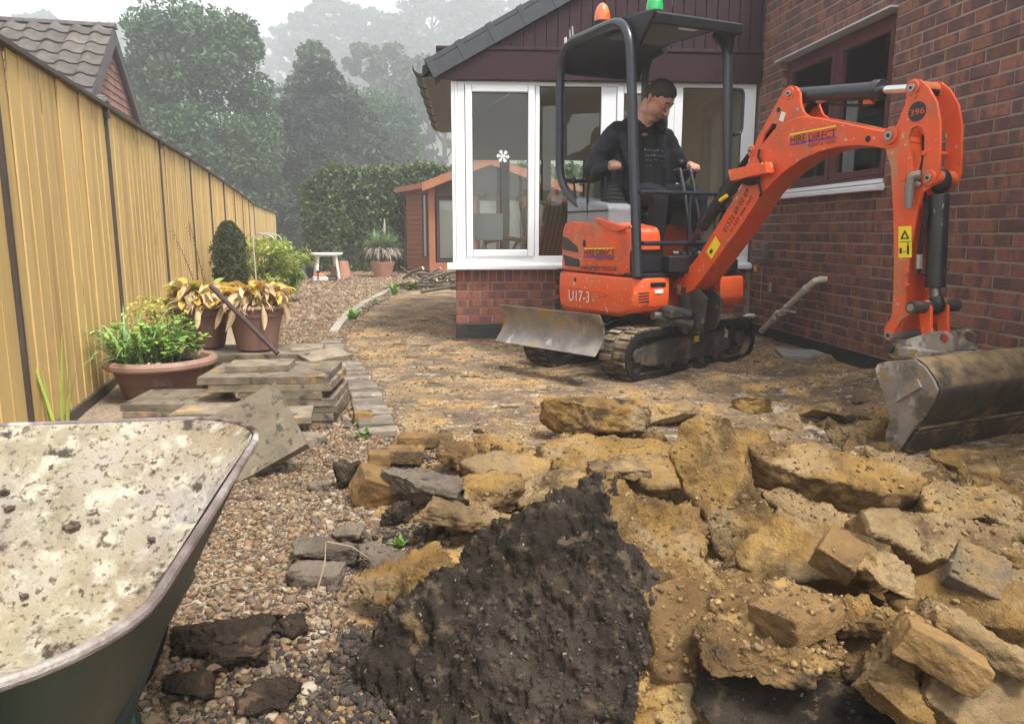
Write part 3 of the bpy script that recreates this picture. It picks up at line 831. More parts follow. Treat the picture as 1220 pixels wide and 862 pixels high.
# verge tiles stepping up the gable
m_slate = M('dark_grey_tile', [(.3, (.030, .034, .042)), (.7, (.048, .053, .063))], scale=14, rough=.5, bump=.15, bscale=60)
x = -.235
ca, sa = math.cos(math.atan(SLO)), math.sin(math.atan(SLO))
while x < LB - .1:
    L_ = .345
    T = Matrix.Translation((x, 0, zr(x) + .015)) @ Matrix.Rotation(-math.atan(SLO), 4, 'Y')
    vt = MB(); vt.bb(0, L_, -.085, .25, .0, .045, 0, T); vt.bb(0.0, L_, -.085, -.06, -.125, .0, 0, T); vt.bb(.0, .06, -.089, .25, -.127, .052, 0, T)
    vt.build('verge_tile', m_slate, room, bevel=.006)
    x += .30 * ca
# side eave: gutter with brackets, soffit
m_gut = M('black_gutter', (.008, .008, .009), rough=.18)
gt = MB()
gp = []
for y_ in (-.06, DEP + .1):
    gp.append([(-.285 + .074 * math.cos(a), y_, 2.41 + .074 * math.sin(a)) for a in [math.pi + math.pi * k / 10 for k in range(11)]] + [(-.285 + .068 * math.cos(a), y_, 2.41 + .068 * math.sin(a)) for a in [2 * math.pi - math.pi * k / 10 for k in range(11)]])
gt.loft(gp); gut = gt.build('gutter', m_gut, room)
for k in range(7):
    y_ = .05 + k * .56
    b_ = MB(); b_.loft([[(-.285 + .082 * math.cos(a), yy, 2.412 + .082 * math.sin(a)) for a in [math.pi + math.pi * j / 10 for j in range(11)]] + [(-.285 + .073 * math.cos(a), yy, 2.412 + .073 * math.sin(a)) for a in [2 * math.pi - math.pi * j / 10 for j in range(11)]] for yy in (y_, y_ + .045)])
    b_.build('gutter_bracket', m_gut, gut)
MB().bb(-.26, .0, -.01, DEP, 2.31, 2.325).build('soffit', M('maroon_grey_soffit', (.075, .058, .060), rough=.4), room, smooth=0)
MB().bb(-.225, -.205, -.01, DEP, 2.325, 2.46).build('eave_fascia', MAROON(), room, smooth=0)
for k in range(11):      # eave tiles above the gutter
    y_ = -.0 + k * .335
    T = Matrix.Translation((-.30, y_, zr(-.30) + .02)) @ Matrix.Rotation(-math.atan(SLO), 4, 'Y')
    e_ = MB(); e_.bb(0, .42, .26 if k == 0 else 0, .33, .0, .03, 0, T) if k else None
    if k: e_.build('roof_tile', m_slate, room, bevel=.008)

# furniture seen through the glass
def rpt(x, y, z=0): return Tbay @ Vector((x, y, z))
yaw_b = math.atan2(bdir.y, bdir.x)
lt = thing('table_lamp', 'table lamp with a white box shade behind the left window', 'lamp', rpt(.26, .42, .62), yaw_b + .25)
MB().bb(-.16, .16, -.1, .1, .30, .55).build('lamp_shade', M('white_lamp_shade', (.78, .80, .78), rough=.8, trans=.3), lt, bevel=.004)
MB().lathe([(.06, 0), (.065, .02), (.03, .05), (.045, .12), (.03, .22), (.012, .26), (.012, .31)], 18).build('lamp_base', M('glazed_lamp_base', (.45, .40, .32), rough=.2), lt)
tb = thing('side_table', 'small wooden side table under the white lamp in the sun room', 'table', rpt(.26, .44, .30), yaw_b)
m_wood = M('honey_wood', [(.3, (.32, .18, .08)), (.7, (.42, .25, .12))], scale=5, stretch=(1, 6, 6), rough=.4)
MB().bb(-.22, .22, -.2, .2, .29, .32).build('table_top', m_wood, tb, bevel=.005)
for sx_ in (-1, 1):
    for sy_ in (-1, 1): MB().bb(sx_ * .18 - .018, sx_ * .18 + .018, sy_ * .16 - .018, sy_ * .16 + .018, 0, .29).build('leg', m_wood, tb)
# striped cushions
m_str = bpy.data.materials.new('striped_cushion'); m_str.use_nodes = True
nt = m_str.node_tree; src = _coords(nt, objrand=False); wv = nt.nodes.new('ShaderNodeTexWave'); wv.inputs['Scale'].default_value = 3.4; wv.wave_profile = 'SAW'; wv.bands_direction = 'X'
nt.links.new(src, wv.inputs[0])
rp = _ramp(nt, [(0, (.10, .13, .06)), (.14, (.55, .52, .38)), (.3, (.45, .30, .06)), (.48, (.58, .54, .40)), (.62, (.14, .19, .10)), (.75, (.55, .52, .38)), (.88, (.35, .14, .06))], 'CONSTANT')
nt.links.new(wv.outputs[0], rp.inputs[0]); nt.links.new(rp.outputs[0], nt.nodes['Principled BSDF'].inputs['Base Color']); nt.nodes['Principled BSDF'].inputs['Roughness'].default_value = .9
def armchair(loc, rz, label):
    c = thing('armchair', label, 'armchair', loc, rz)
    MB().box((0, .02, .42), (.52, .52, .12)).build('seat_cushion', m_str, c, bevel=.04, seg=3)
    MB().box((0, .30, .72), (.52, .14, .56), (R(-14), 0, 0)).build('back_cushion', m_str, c, bevel=.05, seg=3)
    for s_ in (-1, 1):
        MB().tube([(s_ * .30, -.30, 0), (s_ * .30, -.30, .50), (s_ * .30, -.24, .60), (s_ * .30, .0, .64), (s_ * .30, .28, .60), (s_ * .30, .34, .45), (s_ * .30, .36, 0)], .02, 8).build('arm', m_wood, c)
        MB().tube([(s_ * .27, .26, .3), (s_ * .27, .36, .75), (s_ * .27, .45, 1.02)], [.022, .022, .018], 8).build('back_post', m_wood, c)
    MB().bb(-.29, .29, -.24, .26, .30, .36).build('seat_frame', m_wood, c, bevel=.01)
    return c
armchair(rpt(.66, .85, .30), yaw_b + R(-125), 'wooden armchair with striped cushions just right of the lamp in the sun room')
armchair(rpt(1.15, 1.9, .30), yaw_b + R(150), 'second striped armchair deeper in the sun room behind the clear pane')
# ================================================================== MINI EXCAVATOR
EX_O = Vector((1.02, 5.85, 0)); ed = Vector((.42, -.906, 0)).normalized(); ea = Vector((-ed.y, ed.x, 0))
EX_ROT = math.atan2(ed.y, ed.x)
def side(px, py, y):
    "house-frame (x, z) of the point seen at a photo pixel on the vertical plane y = const of the machine"
    r = ray(px, py); a2 = np.array([ea.x, ea.y]); d2 = np.array([ed.x, ed.y]); o2 = np.array([EX_O.x, EX_O.y])
    t = (o2 @ a2 + y) / (r[:2] @ a2); q = r * t
    return float((q[:2] - o2) @ d2), float(q[2] + CAM_H)
def sides(pts, y): return [side(a, b, y) for a, b in pts]
ex = thing('mini_excavator', 'orange mini excavator with black canopy parked beside the sun room', 'excavator', EX_O, EX_ROT)

dust = (.36, .25, .13)
m_or = M('orange_paint', [(.3, (.66, .075, .013)), (.7, (.74, .092, .017))], scale=2, rough=.38, spec=.5, bump=.06, bscale=30, rrange=(.28, .6, 6),
         layers=[((.50, .095, .032), 5, .50, .66), ((.40, .20, .10), 3, .55, .70, (1, 1, .5), 5), ((.48, .36, .23), 30, .655, .68), ((.16, .09, .05), 48, .67, .69)])
m_or_scr = M('scratched_orange_paint', [(.3, (.70, .085, .016)), (.7, (.80, .105, .02))], scale=2, rough=.42, bump=.1, bscale=40,
         layers=[((.50, .15, .055), 5, .52, .75), ((.60, .46, .30), 34, .645, .66, (1.6, 1, .7)), ((.62, .50, .36), 13, .685, .70, (1, 1, .6))])
m_red = M('faded_red_paint', [(.3, (.55, .05, .02)), (.6, (.50, .13, .09))], scale=6, rough=.5, layers=[((.45, .30, .25), 7, .55, .7)])
m_blk = M('black_steel', [(.3, (.011, .0115, .013)), (.7, (.022, .023, .027))], scale=6, rough=.36, spec=.3, layers=[((.20, .17, .13), 60, .70, .72), ((.12, .10, .08), 8, .66, .8)], bump=.08, bscale=60)
m_tubep = M('blue_black_tube', [(.3, (.013, .016, .022)), (.7, (.022, .026, .034))], scale=5, rough=.28, layers=[((.22, .20, .17), 70, .70, .72)])
m_blkp = M('black_plastic', [(.3, (.010, .0105, .012)), (.7, (.020, .020, .022))], scale=9, rough=.5, spec=.25, layers=[((.13, .11, .09), 40, .68, .74)])
m_grey = M('grey_console_plastic', [(.3, (.17, .18, .20)), (.7, (.23, .24, .26))], scale=8, rough=.55)
m_rub = M('muddy_rubber', [(.3, (.018, .017, .016)), (.7, (.04, .036, .032))], scale=12, rough=.8, bump=.5, bscale=50, bdist=.008,
          layers=[((.17, .115, .06), 5, .50, .66), ((.27, .19, .10), 11, .58, .72)], up=((.30, .21, .11), -.2, .9, 9))
m_rub_d = M('dark_rubber', [(.3, (.009, .009, .010)), (.7, (.018, .0175, .0175))], scale=10, rough=.7, spec=.2, bump=.3, bscale=40, layers=[((.10, .07, .045), 9, .62, .75)])
m_frm = M('muddy_track_frame', [(.3, (.030, .027, .025)), (.7, (.06, .05, .042))], scale=10, rough=.8, bump=.4, bscale=30, layers=[((.15, .105, .065), 7, .5, .68)])
m_steel = M('worn_steel', [(.3, (.20, .175, .155)), (.6, (.33, .295, .265))], scale=7, rough=.5, metal=.55, bump=.12, bscale=30,
            layers=[((.42, .28, .10), 7, .60, .63), ((.50, .47, .45), 9, .60, .66, (1, 1, .4)), ((.12, .095, .075), 4, .52, .66)])
m_chrome = M('chrome_rod', (.75, .75, .74), rough=.12, metal=1.0)
m_pin = M('pin_steel', [(.3, (.30, .29, .28)), (.7, (.42, .41, .40))], rough=.4, metal=.8)
m_cast = M('dirty_casting', [(.3, (.025, .022, .02)), (.7, (.06, .05, .042))], scale=12, rough=.75, bump=.3, bscale=40, layers=[((.16, .12, .08), 14, .58, .7)])
m_bkt = M('bucket_steel', [(.3, (.035, .028, .022)), (.6, (.085, .066, .048))], scale=6, rough=.62, metal=.25, bump=.35, bscale=26, bdist=.008,
          layers=[((.20, .13, .055), 5, .52, .62), ((.05, .04, .033), 11, .54, .64)], up=((.34, .24, .12), .15, .75, 10))
m_bkp = M('worn_bucket_plate', [(.3, (.17, .14, .115)), (.6, (.27, .23, .195))], scale=8, rough=.65, metal=.15, bump=.5, bscale=30, bdist=.015,
          layers=[((.52, .48, .45), 6, .56, .63, (1, 1, .5)), ((.10, .075, .055), 7, .54, .64), ((.30, .20, .09), 11, .60, .66)])
m_txt = M('black_print', (.012, .012, .014), rough=.45); m_yel = M('yellow_sticker', (.80, .62, .02), rough=.45); m_pur = M('purple_print', (.13, .035, .33), rough=.45)
m_yl = M('yellow_print', (.85, .66, .03), rough=.45); m_wh = M('white_print', (.75, .74, .70), rough=.5)

def plate(outer, holes, y0, y1, name, mat, parent, bevel=.004):
    bm = bmesh.new(); loops = []
    for lp in [outer] + holes:
        vs = [bm.verts.new((x, y0, z)) for x, z in lp]; loops.append(vs)
    es = [bm.edges.new((l[i], l[(i + 1) % len(l)])) for l in loops for i in range(len(l))]
    bmesh.ops.triangle_fill(bm, use_beauty=True, use_dissolve=False, edges=es)
    faces = list(bm.faces)
    nv = {}
    for l in loops:
        for v in l: nv[v] = bm.verts.new((v.co.x, y1, v.co.z))
    for f in faces: bm.faces.new([nv[v] for v in reversed(f.verts)])
    for l in loops:
        for i in range(len(l)):
            a, b = l[i], l[(i + 1) % len(l)]; bm.faces.new((a, b, nv[b], nv[a]))
    bmesh.ops.recalc_face_normals(bm, faces=bm.faces)
    bmesh.ops.dissolve_limit(bm, angle_limit=R(1), verts=bm.verts, edges=bm.edges)
    me = bpy.data.meshes.new(name); bm.to_mesh(me); bm.free(); me.materials.append(mat)
    me.polygons.foreach_set('use_smooth', [True] * len(me.polygons)); me.set_sharp_from_angle(angle=R(35))
    o = mobj(name, me, None, parent)
    if bevel:
        b = o.modifiers.new('edge', 'BEVEL'); b.width = bevel; b.segments = 2; b.limit_method = 'ANGLE'; b.angle_limit = R(40); b.harden_normals = True
    return o
def pin(x, z, y0, y1, r, parent, mat=None, collar=None):
    p = MB().cyl((x, y0, z), (x, y1, z), r, n=16).build('pin', mat or m_pin, parent)
    if collar: MB().cyl((x, y0 + .008, z), (x, y1 - .008, z), collar, n=20).build('boss', m_or, parent, bevel=.004)
    p2 = MB().cyl((x, y0 - .003, z), (x, y0 + .001, z), r * .45, n=6).build('bolt', m_blk, parent); return p

# ---- upper structure
def body_loft(name, foot, levels, mat, parent, bevel):
    """levels: (z, inset, dz function)"""
    cx = sum(p[0] for p in foot) / len(foot); cy = sum(p[1] for p in foot) / len(foot)
    rings = []
    for z, ins, fz in levels:
        ring = []
        for (x, y) in foot:
            v = Vector((x - cx, y - cy)); l = v.length; v = v * ((l - ins) / l)
            ring.append((cx + v.x, cy + v.y, z + (fz(x, y) if fz else 0)))
        rings.append(ring)
    return MB().loft(rings).build(name, mat, parent, bevel=bevel, seg=3)
skirt = [(-.62, .36), (-.635, .05), (-.62, -.25), (-.57, -.40), (-.47, -.49), (-.3, -.505), (.42, -.505), (.56, -.48), (.625, -.40), (.615, -.215), (.43, -.19), (.43, .14), (.70, .16), (.66, .40), (.52, .47), (-.45, .47), (-.56, .43)]
sk = body_loft('counterweight_skirt', skirt, [(.385, .05, lambda x, y: .09 * max(0, x - .35) / .3), (.42, .012, lambda x, y: .09 * max(0, x - .35) / .3), (.55, 0, None), (.675, .006, None), (.69, .014, None)], m_or_scr, ex, .012)
hood = [(-.56, .42), (-.60, .05), (-.585, -.25), (-.55, -.40), (-.47, -.465), (-.36, -.485), (.34, -.485), (.45, -.455), (.50, -.38), (.505, -.215), (-.04, -.215), (-.04, .42)]
ztop = lambda x, y: -.07 * sstep(.05, .5, x) - .03 * sstep(-.3, -.6, x)
body_loft('engine_cover', hood, [(.70, .0, None), (.74, 0, None), (1.02, .004, lambda x, y: float(ztop(x, y))), (1.075, .02, lambda x, y: float(ztop(x, y))), (1.105, .06, lambda x, y: float(ztop(x, y)))], m_or, ex, .02)
# raised cover panel crease and ledge
lp = sides([(706, 261), (712, 259), (742, 270), (752, 268), (753, 271), (735, 276), (728, 274)], -.49)
MB().prism(lp, -.497, -.47).build('cover_ledge', m_or, ex, bevel=.006)
for pts in ([(669.5, 282), (675, 283), (687, 293.6), (688.7, 301), (671, 297)], [(671, 303.4), (689.5, 309), (690.7, 318), (673.3, 316.4)]):
    plate(sides(pts, -.488), [], -.490, -.470, 'vent_grille', M('vent_mesh', [(.45, (.010, .010, .012)), (.55, (.05, .05, .052))], scale=160, detail=0, rough=.6, bump=.6, bscale=160), ex, .002)
x_, z_ = side(695.5, 290, -.489); MB().ball((x_, -.486, z_), (.022, .008, .028)).build('lock', m_blk, ex)
x_, z_ = side(685, 333, -.506); MB().ball((x_, -.505, z_), (.012, .006, .018)).build('bolt_hole', m_blk, ex)
# recessed rib of the skirt, louvres, slotted lamp, stickers
rb_pts = sides([(677, 341), (723, 347), (724, 352), (720, 354), (678, 347)], -.508)
plate(rb_pts, [], -.509, -.498, 'skirt_rib', m_or, ex, .003)
for k in range(4):
    x_, z_ = side(757 + k * 4, 351 + 3.0 * 0, -.50)
for k in range(4):
    a = side(760, 350 + k * 3.4, -.507); b = side(770, 349 + k * 3.4, -.507)
    MB().tube([(a[0], -.5, a[1]), (b[0], -.488, b[1])], .006, 6).build('louvre', m_blk, ex)
MB().box((.614, -.315, .645), (.02, .13, .032), (0, 0, R(3))).build('lamp_slot', m_blk, ex, bevel=.006)
MB().box((.620, -.31, .60), (.012, .07, .026), (0, 0, R(3))).build('warning_label', m_wh, ex)
# black bumper at the rear corner
MB().tube([(-.655, .1, .42), (-.65, -.15, .42), (-.61, -.34, .42), (-.54, -.45, .42), (-.46, -.50, .42)], .03, 8).build('rear_bumper', m_blkp, ex)
bp_ = MB()
for zz in (.44, .52, .60, .68): bp_.tube([(-.66, .0, zz), (-.65, -.2, zz), (-.60, -.37, zz), (-.545, -.455, zz)], .028, 8)
bp_.build('corner_bumper', m_blkp, ex)
# floor, engine bulkhead, seat
MB().slab([(-.04, -.21), (.50, -.21), (.60, -.18), (.60, .42), (.55, .46), (-.04, .46)], .69, .715).build('floor_plate', m_blk, ex, bevel=.006)
MB().bb(.05, .60, -.46, -.215, .69, .72).build('step_plate', m_blkp, ex, bevel=.006)
sb_ = MB(); sb_.box((.44, -.33, .80), (.22, .22, .16)); sb_.box((.60, -.1, .78), (.10, .3, .12)); sb_.box((.60, .25, .76), (.10, .2, .10)); sb_.build('valve_cover', m_blkp, ex, bevel=.015)
MB().bb(-.06, -.03, -.2, .42, .72, 1.06).build('seat_bulkhead', m_or, ex, bevel=.01)
st = MB(); st.box((-.17, 0, 1.10), (.44, .44, .11)); seat = st.build('seat', m_blkp, ex, bevel=.04, seg=3)
MB().box((-.40, 0, 1.42), (.11, .44, .56), (0, R(-12), 0)).build('seat_back', M('dark_seat_vinyl', (.03, .031, .035), rough=.5), ex, bevel=.045, seg=3)
cons = MB(); cons.loft([[(-.42, -.46, 1.05), (.20, -.46, 1.02), (.20, -.235, 1.02), (-.42, -.235, 1.05)], [(-.42, -.455, 1.24), (.19, -.455, 1.17), (.19, -.24, 1.17), (-.42, -.24, 1.24)], [(-.40, -.44, 1.27), (.16, -.44, 1.20), (.16, -.255, 1.20), (-.40, -.255, 1.27)]])
cons.build('console', m_grey, ex, bevel=.018, seg=3)
MB().bb(-.43, .195, -.462, -.46, 1.145, 1.155).build('console_seam', m_blkp, ex)
MB().box((-.1, .36, 1.16), (.5, .16, .22)).build('console', m_grey, ex, bevel=.02)
for jx, jy, jl in ((.055, -.335, 'r'), (.13, .315, 'l')):
    bl_ = MB(); bl_.loft([[(jx + w * a, jy + w * b, 1.19 + h) for a, b in ((-1, -1), (1, -1), (1, 1), (-1, 1))] for w, h in ((.075, 0), (.078, .02), (.064, .03), (.066, .05), (.052, .06), (.054, .08), (.040, .09), (.042, .11), (.028, .12), (.026, .15))])
    j_ = bl_.build('joystick', m_blkp, ex, bevel=.004)
    MB().tube([(jx, jy, 1.32), (jx + .012, jy, 1.40), (jx + .016, jy, 1.455)], [.013, .018, .024], 10).build('grip', m_blkp, j_)
    MB().ball((jx + .016, jy, 1.465), .026).build('knob', m_blkp, j_)
for pts, kx in (([(-.33, -.43, 1.25), (-.345, -.435, 1.36), (-.35, -.435, 1.39)], .016), ([(-.10, -.45, 1.08), (-.11, -.455, 1.28), (-.09, -.455, 1.36), (-.03, -.455, 1.42)], .016)):
    l_ = MB().tube(pts, .0085, 8).build('control_lever', m_blk, ex); MB().ball(pts[-1], (.018, .018, .028)).build('knob', m_blkp, l_)
for y_ in (.04, .13):
    l_ = MB().tube([(.52, y_, .73), (.505, y_, .93), (.46, y_, 1.10), (.40, y_, 1.30), (.355, y_, 1.42)], .013, 8).build('travel_lever', m_tubep, ex)
    MB().tube([(.36, y_, 1.41), (.345, y_, 1.435), (.30, y_ - .02, 1.43)], .016, 8).build('grip', m_blkp, l_)
MB().tube([(.40, .33, .95), (.46, .35, 1.15), (.50, .36, 1.30)], .01, 8).build('safety_lever', m_blk, ex); MB().ball((.505, .361, 1.31), (.018, .018, .035)).build('lever_knob', m_red, ex)
MB().tube([(.55, -.44, 1.262), (.55, .33, 1.262)], .014, 8).build('guard_rail', m_tubep, ex)
MB().tube([(.57, -.42, .922), (.57, .30, .922)], .016, 8).build('guard_rail', m_tubep, ex)
MB().tube([(.555, -.02, .74), (.55, -.02, 1.262)], .010, 8).build('guard_upright', m_tubep, ex)
MB().tube([(.56, .20, .74), (.55, .20, 1.262)], .010, 8).build('guard_upright', m_tubep, ex)
# ---- canopy
def arc_path(pts, rad, n=5):
    pts = [Vector(p) for p in pts]; out = [pts[0]]
    for a, b, c in zip(pts[:-2], pts[1:-1], pts[2:]):
        r = min(rad, (a - b).length * .48, (c - b).length * .48)
        p0 = b + (a - b).normalized() * r; p1 = b + (c - b).normalized() * r
        for k in range(n + 1):
            t = k / n; out.append(p0 * (1 - t) ** 2 + b * 2 * t * (1 - t) + p1 * t * t)
    out.append(pts[-1]); return out
MB().tube(arc_path([(-.22, -.42, 1.17), (-.545, -.455, 1.36), (-.555, -.455, 2.41), (.40, -.455, 2.40), (.575, -.455, .70)], .24, 7), .034, 12).build('canopy_post', m_tubep, ex)
MB().tube(arc_path([(.565, .325, .72), (.50, .29, 2.26), (.38, .28, 2.36)], .1), .034, 12).build('canopy_post', m_tubep, ex)
MB().tube(arc_path([(-.45, .30, 1.1), (-.56, .335, 1.5), (-.55, .335, 2.38), (-.3, .335, 2.41)], .15), .03, 12).build('canopy_post', m_tubep, ex)
MB().tube([(-.545, -.45, 1.40), (-.545, .33, 1.40)], .016, 8).build('rear_crossbar', m_blk, ex)
rp_o = [(.615, 2.315), (.625, 2.38), (.56, 2.405), (.3, 2.44), (-.2, 2.455), (-.42, 2.43), (-.54, 2.36), (-.60, 2.29), (-.625, 2.22)]
rp_i = [(-.605, 2.22), (-.58, 2.275), (-.525, 2.335), (-.41, 2.395), (-.2, 2.418), (.3, 2.40), (.55, 2.36), (.585, 2.315)]
rf_ = MB().prism(rp_o + rp_i, -.415, .315).build('canopy_roof', m_blkp, ex, bevel=.012)
ins_ = MB().prism([(-.15, 2.39), (.42, 2.372), (.42, 2.40), (-.15, 2.42)], -.3, .2); ins_.build('roof_lining', M('roof_lining', (.10, .095, .09), rough=.7), rf_, bevel=.01)
MB().box((.48, -.02, 2.362), (.10, .14, .03)).build('roof_lamp', M('lamp_lens', (.5, .5, .48), rough=.3), rf_, bevel=.008)
MB().prism([(.36, 2.39), (.60, 2.36), (.55, 2.31), (.52, 2.12), (.48, 2.12), (.44, 2.29)], .27, .31).build('post_flare', m_blkp, ex, bevel=.01)
MB().prism([(.30, 2.42), (.64, 2.395), (.64, 2.37), (.46, 2.20), (.42, 2.20), (.36, 2.33)], -.425, -.400).build('post_flare', m_blkp, ex, bevel=.01)
for (bx_, by_), nm, mt in (((-.10, -.36), 'amber_beacon', M('amber_lens', (.72, .13, .02), rough=.2, coat=.6)), ((.33, -.21), 'green_beacon', M('green_lens', (.012, .42, .10), rough=.2, coat=.6))):
    zt = 2.45 if bx_ < 0 else 2.43
    MB().lathe([(.062, 0), (.064, .04), (.056, .045)], 20, (bx_, by_, zt)).build('beacon_base', m_blkp, ex)
    MB().lathe([(.058, .045), (.058, .075), (.052, .11), (.038, .145), (.018, .165), (.004, .17)], 20, (bx_, by_, zt)).build(nm, mt, ex)
MB().tube([(-.40, -.455, 2.43), (-.41, -.455, 2.50), (-.37, -.455, 2.51), (-.36, -.455, 2.44)], .006, 6).build('wire_loop', m_pin, ex)
MB().bb(-.43, -.40, -.492, -.485, 2.40, 2.44).build('post_label', m_wh, ex)
MB().tube(arc_path([(.515, .35, 1.98), (.52, .43, 1.98), (.52, .43, 1.69), (.53, .35, 1.67)], .04), .012, 8).build('grab_handle', m_tubep, ex)
MB().tube(arc_path([(-.53, .335, 2.1), (-.35, .40, 2.12), (-.33, .40, 1.80), (-.5, .335, 1.75)], .05), .012, 8).build('grab_handle', m_tubep, ex)

# ---- boom
boom_out = sides([(801, 347), (801, 338), (807, 331), (815, 325), (832, 304), (864, 253), (883, 221), (894, 196), (905, 176), (922, 154), (940, 143), (958, 138), (978, 141), (1010, 147), (1036, 153), (1058, 157), (1070, 161), (1072, 168), (1068, 176), (1058, 178), (1040, 175), (1022, 173.5), (1000, 175), (978, 180), (955, 190), (932, 206), (909, 229), (884, 267), (862, 297), (841, 326), (826, 345), (815, 351), (806, 352)], -.085)
boom = plate(boom_out, [], -.085, .085, 'boom', m_or, ex, .006)
gus = sides([(890, 200), (893, 186), (905, 160), (934, 108), (941, 102), (948, 103), (953, 110), (954, 124), (958, 134), (966, 140), (945, 146), (925, 156), (908, 176), (896, 202)], -.075)
slot = sides([(907, 172), (912, 171), (925, 152), (926, 148), (920, 147), (911, 160)], -.075)
for y0, y1 in ((-.078, -.062), (.062, .078)): plate(gus, [slot], y0, y1, 'boom_gusset', m_or, ex, .003)
rim_ = [(1072 - 18, 153), (1070, 160)]
x_, z_ = side(1060.5, 161.5, -.09); pin(x_, z_, -.105, .105, .022, ex, None, .042)
JX, JZ = x_, z_
x_, z_ = side(1034, 165.5, -.086); MB().cyl((x_, -.087, z_), (x_, -.06, z_), .016).build('boom_hole', m_blk, ex)
x_, z_ = side(940.5, 111.5, -.08); pin(x_, z_, -.092, .092, .017, ex, None, .034)
ACX, ACZ = x_, z_
x_, z_ = side(895, 180, -.08); pin(x_, z_, -.092, .092, .017, ex, None, .032); BCX, BCZ = x_, z_
x_, z_ = side(927.5, 131, -.079); MB().cyl((x_, -.0795, z_), (x_, -.06, z_), .015).build('gusset_hole', m_blk, ex)
x_, z_ = side(932, 139, -.08); MB().box((x_, -.079, z_), (.035, .003, .05), (0, R(20), 0)).build('lifting_label', m_wh, ex)
# lamp guard bracket on the boom
lg = sides([(873, 203), (918, 193), (920, 206), (876, 216)], -.12); plate(lg, [], -.16, -.10, 'lamp_guard', m_or_scr, ex, .003)
MB().ball((side(893, 214, -.1)[0], -.09, side(893, 214, -.1)[1]), (.075, .05, .035)).build('boom_lamp', m_blkp, ex)
hk = MB(); hk.tube([(*(lambda t: (t[0], -.10, t[1]))(side(a, b, -.10)),) for a, b in ((905, 178), (903, 186), (906, 192), (904, 206), (904, 218), (907, 230), (905, 234))], .008, 6); hk.build('hose_clip', m_blk, ex)
# hoses over the boom
for off in (.0, .03):
    MB().tube([(*(lambda t: (t[0], -.02 + off, t[1]))(side(a, b, 0)),) for a, b in ((862, 252), (856, 240), (862, 226), (878, 206), (895, 184), (915, 158), (935, 138), (950, 128))], .011, 7).build('hydraulic_hose', m_rub_d, ex)
hz_ = MB()
for dz in (0, .025): hz_.tube([(*(lambda t: (t[0], .0 + dz, t[1]))(side(a, b, 0)),) for a, b in ((958, 134), (964, 126), (974, 120), (984, 119))], .012, 7)
hz_.build('hydraulic_hose', m_rub_d, ex)
MB().cyl((*(lambda t: (t[0], -.01, t[1]))(side(976, 121, 0)),), (*(lambda t: (t[0], -.01, t[1]))(side(987, 118, 0)),), .016, n=8).build('hose_coupling', m_pin, ex)
# arm cylinder
def P3(px, py, y=0): 
    a = side(px, py, y); return Vector((a[0], y, a[1]))
a0, a1, a2 = P3(948, 114.5), P3(1047, 107.5), P3(1089, 105)
ac = MB().cyl(a0, a1, .044, n=24).build('arm_cylinder', m_tubep, ex, bevel=.006)
MB().cyl(a1 - (a1 - a0).normalized() * .03, a1 + (a1 - a0).normalized() * .02, .053, n=24).build('cylinder_gland', m_tubep, ac, bevel=.006)
MB().cyl(a1, a2, .021, n=18).build('rod', m_chrome, ac)
MB().tube([P3(985, 124), P3(1010, 125.5), P3(1030, 126), P3(1040, 122)], .008, 6).build('oil_pipe', m_blk, ac)
MB().cyl(P3(1030, 122), P3(1041, 121), .014, n=8).build('oil_fitting', m_or, ac)
# boom cylinder
b0, b1, b2 = P3(813, 303), P3(836, 270), P3(884, 205)
bc = MB().cyl(b1, b2, .045, n=22).build('boom_cylinder', m_tubep, ex, bevel=.006)
MB().cyl(b0, b1, .021, n=16).build('rod', M('greasy_rod', (.25, .12, .10), rough=.2, metal=.8), bc)
MB().cyl(P3(858, 239, -.05), P3(866, 233, -.05), .013, n=8).build('yellow_cap', m_yel, bc)
# ---- swing bracket
sw = MB(); so = sides([(797, 300), (801, 297), (808, 297), (812, 304), (815, 318), (820, 330), (828, 345), (838, 356), (836, 374), (832, 392), (820, 397), (808, 390), (806, 370), (803, 345), (798, 320)], -.1)
for y0, y1 in ((-.072, -.05), (.05, .072)): sw.prism(so, y0, y1)
sw.bb(.52, .70, -.05, .05, .36, .55); sw.build('swing_bracket', m_cast, ex, bevel=.01)
MB().cyl((.60, 0, .30), (.60, 0, .62), .09, n=20).build('swing_post', m_cast, ex)
x_, z_ = side(803.5, 302, -.1); pin(x_, z_, -.118, .118, .016, ex)
x_, z_ = side(806.5, 344.5, -.1); pin(x_, z_, -.112, .112, .022, ex, None, .034)
sc_ = MB(); sc_.tube([(.55, -.26, .48), (.62, -.20, .47), (.70, -.10, .44), (.66, -.05, .43)], [.032, .03, .035, .04], 8); sc_.tube([(.55, -.27, .41), (.64, -.18, .39), (.72, -.08, .37)], [.03, .028, .036], 8); sc_.box((.62, -.2, .445), (.12, .1, .05)); sc_.build('swing_link', m_cast, ex, bevel=.005)
MB().cyl((.56, -.31, .43), (.56, -.24, .43), .03, n=12).build('swing_pin', m_pin, ex)
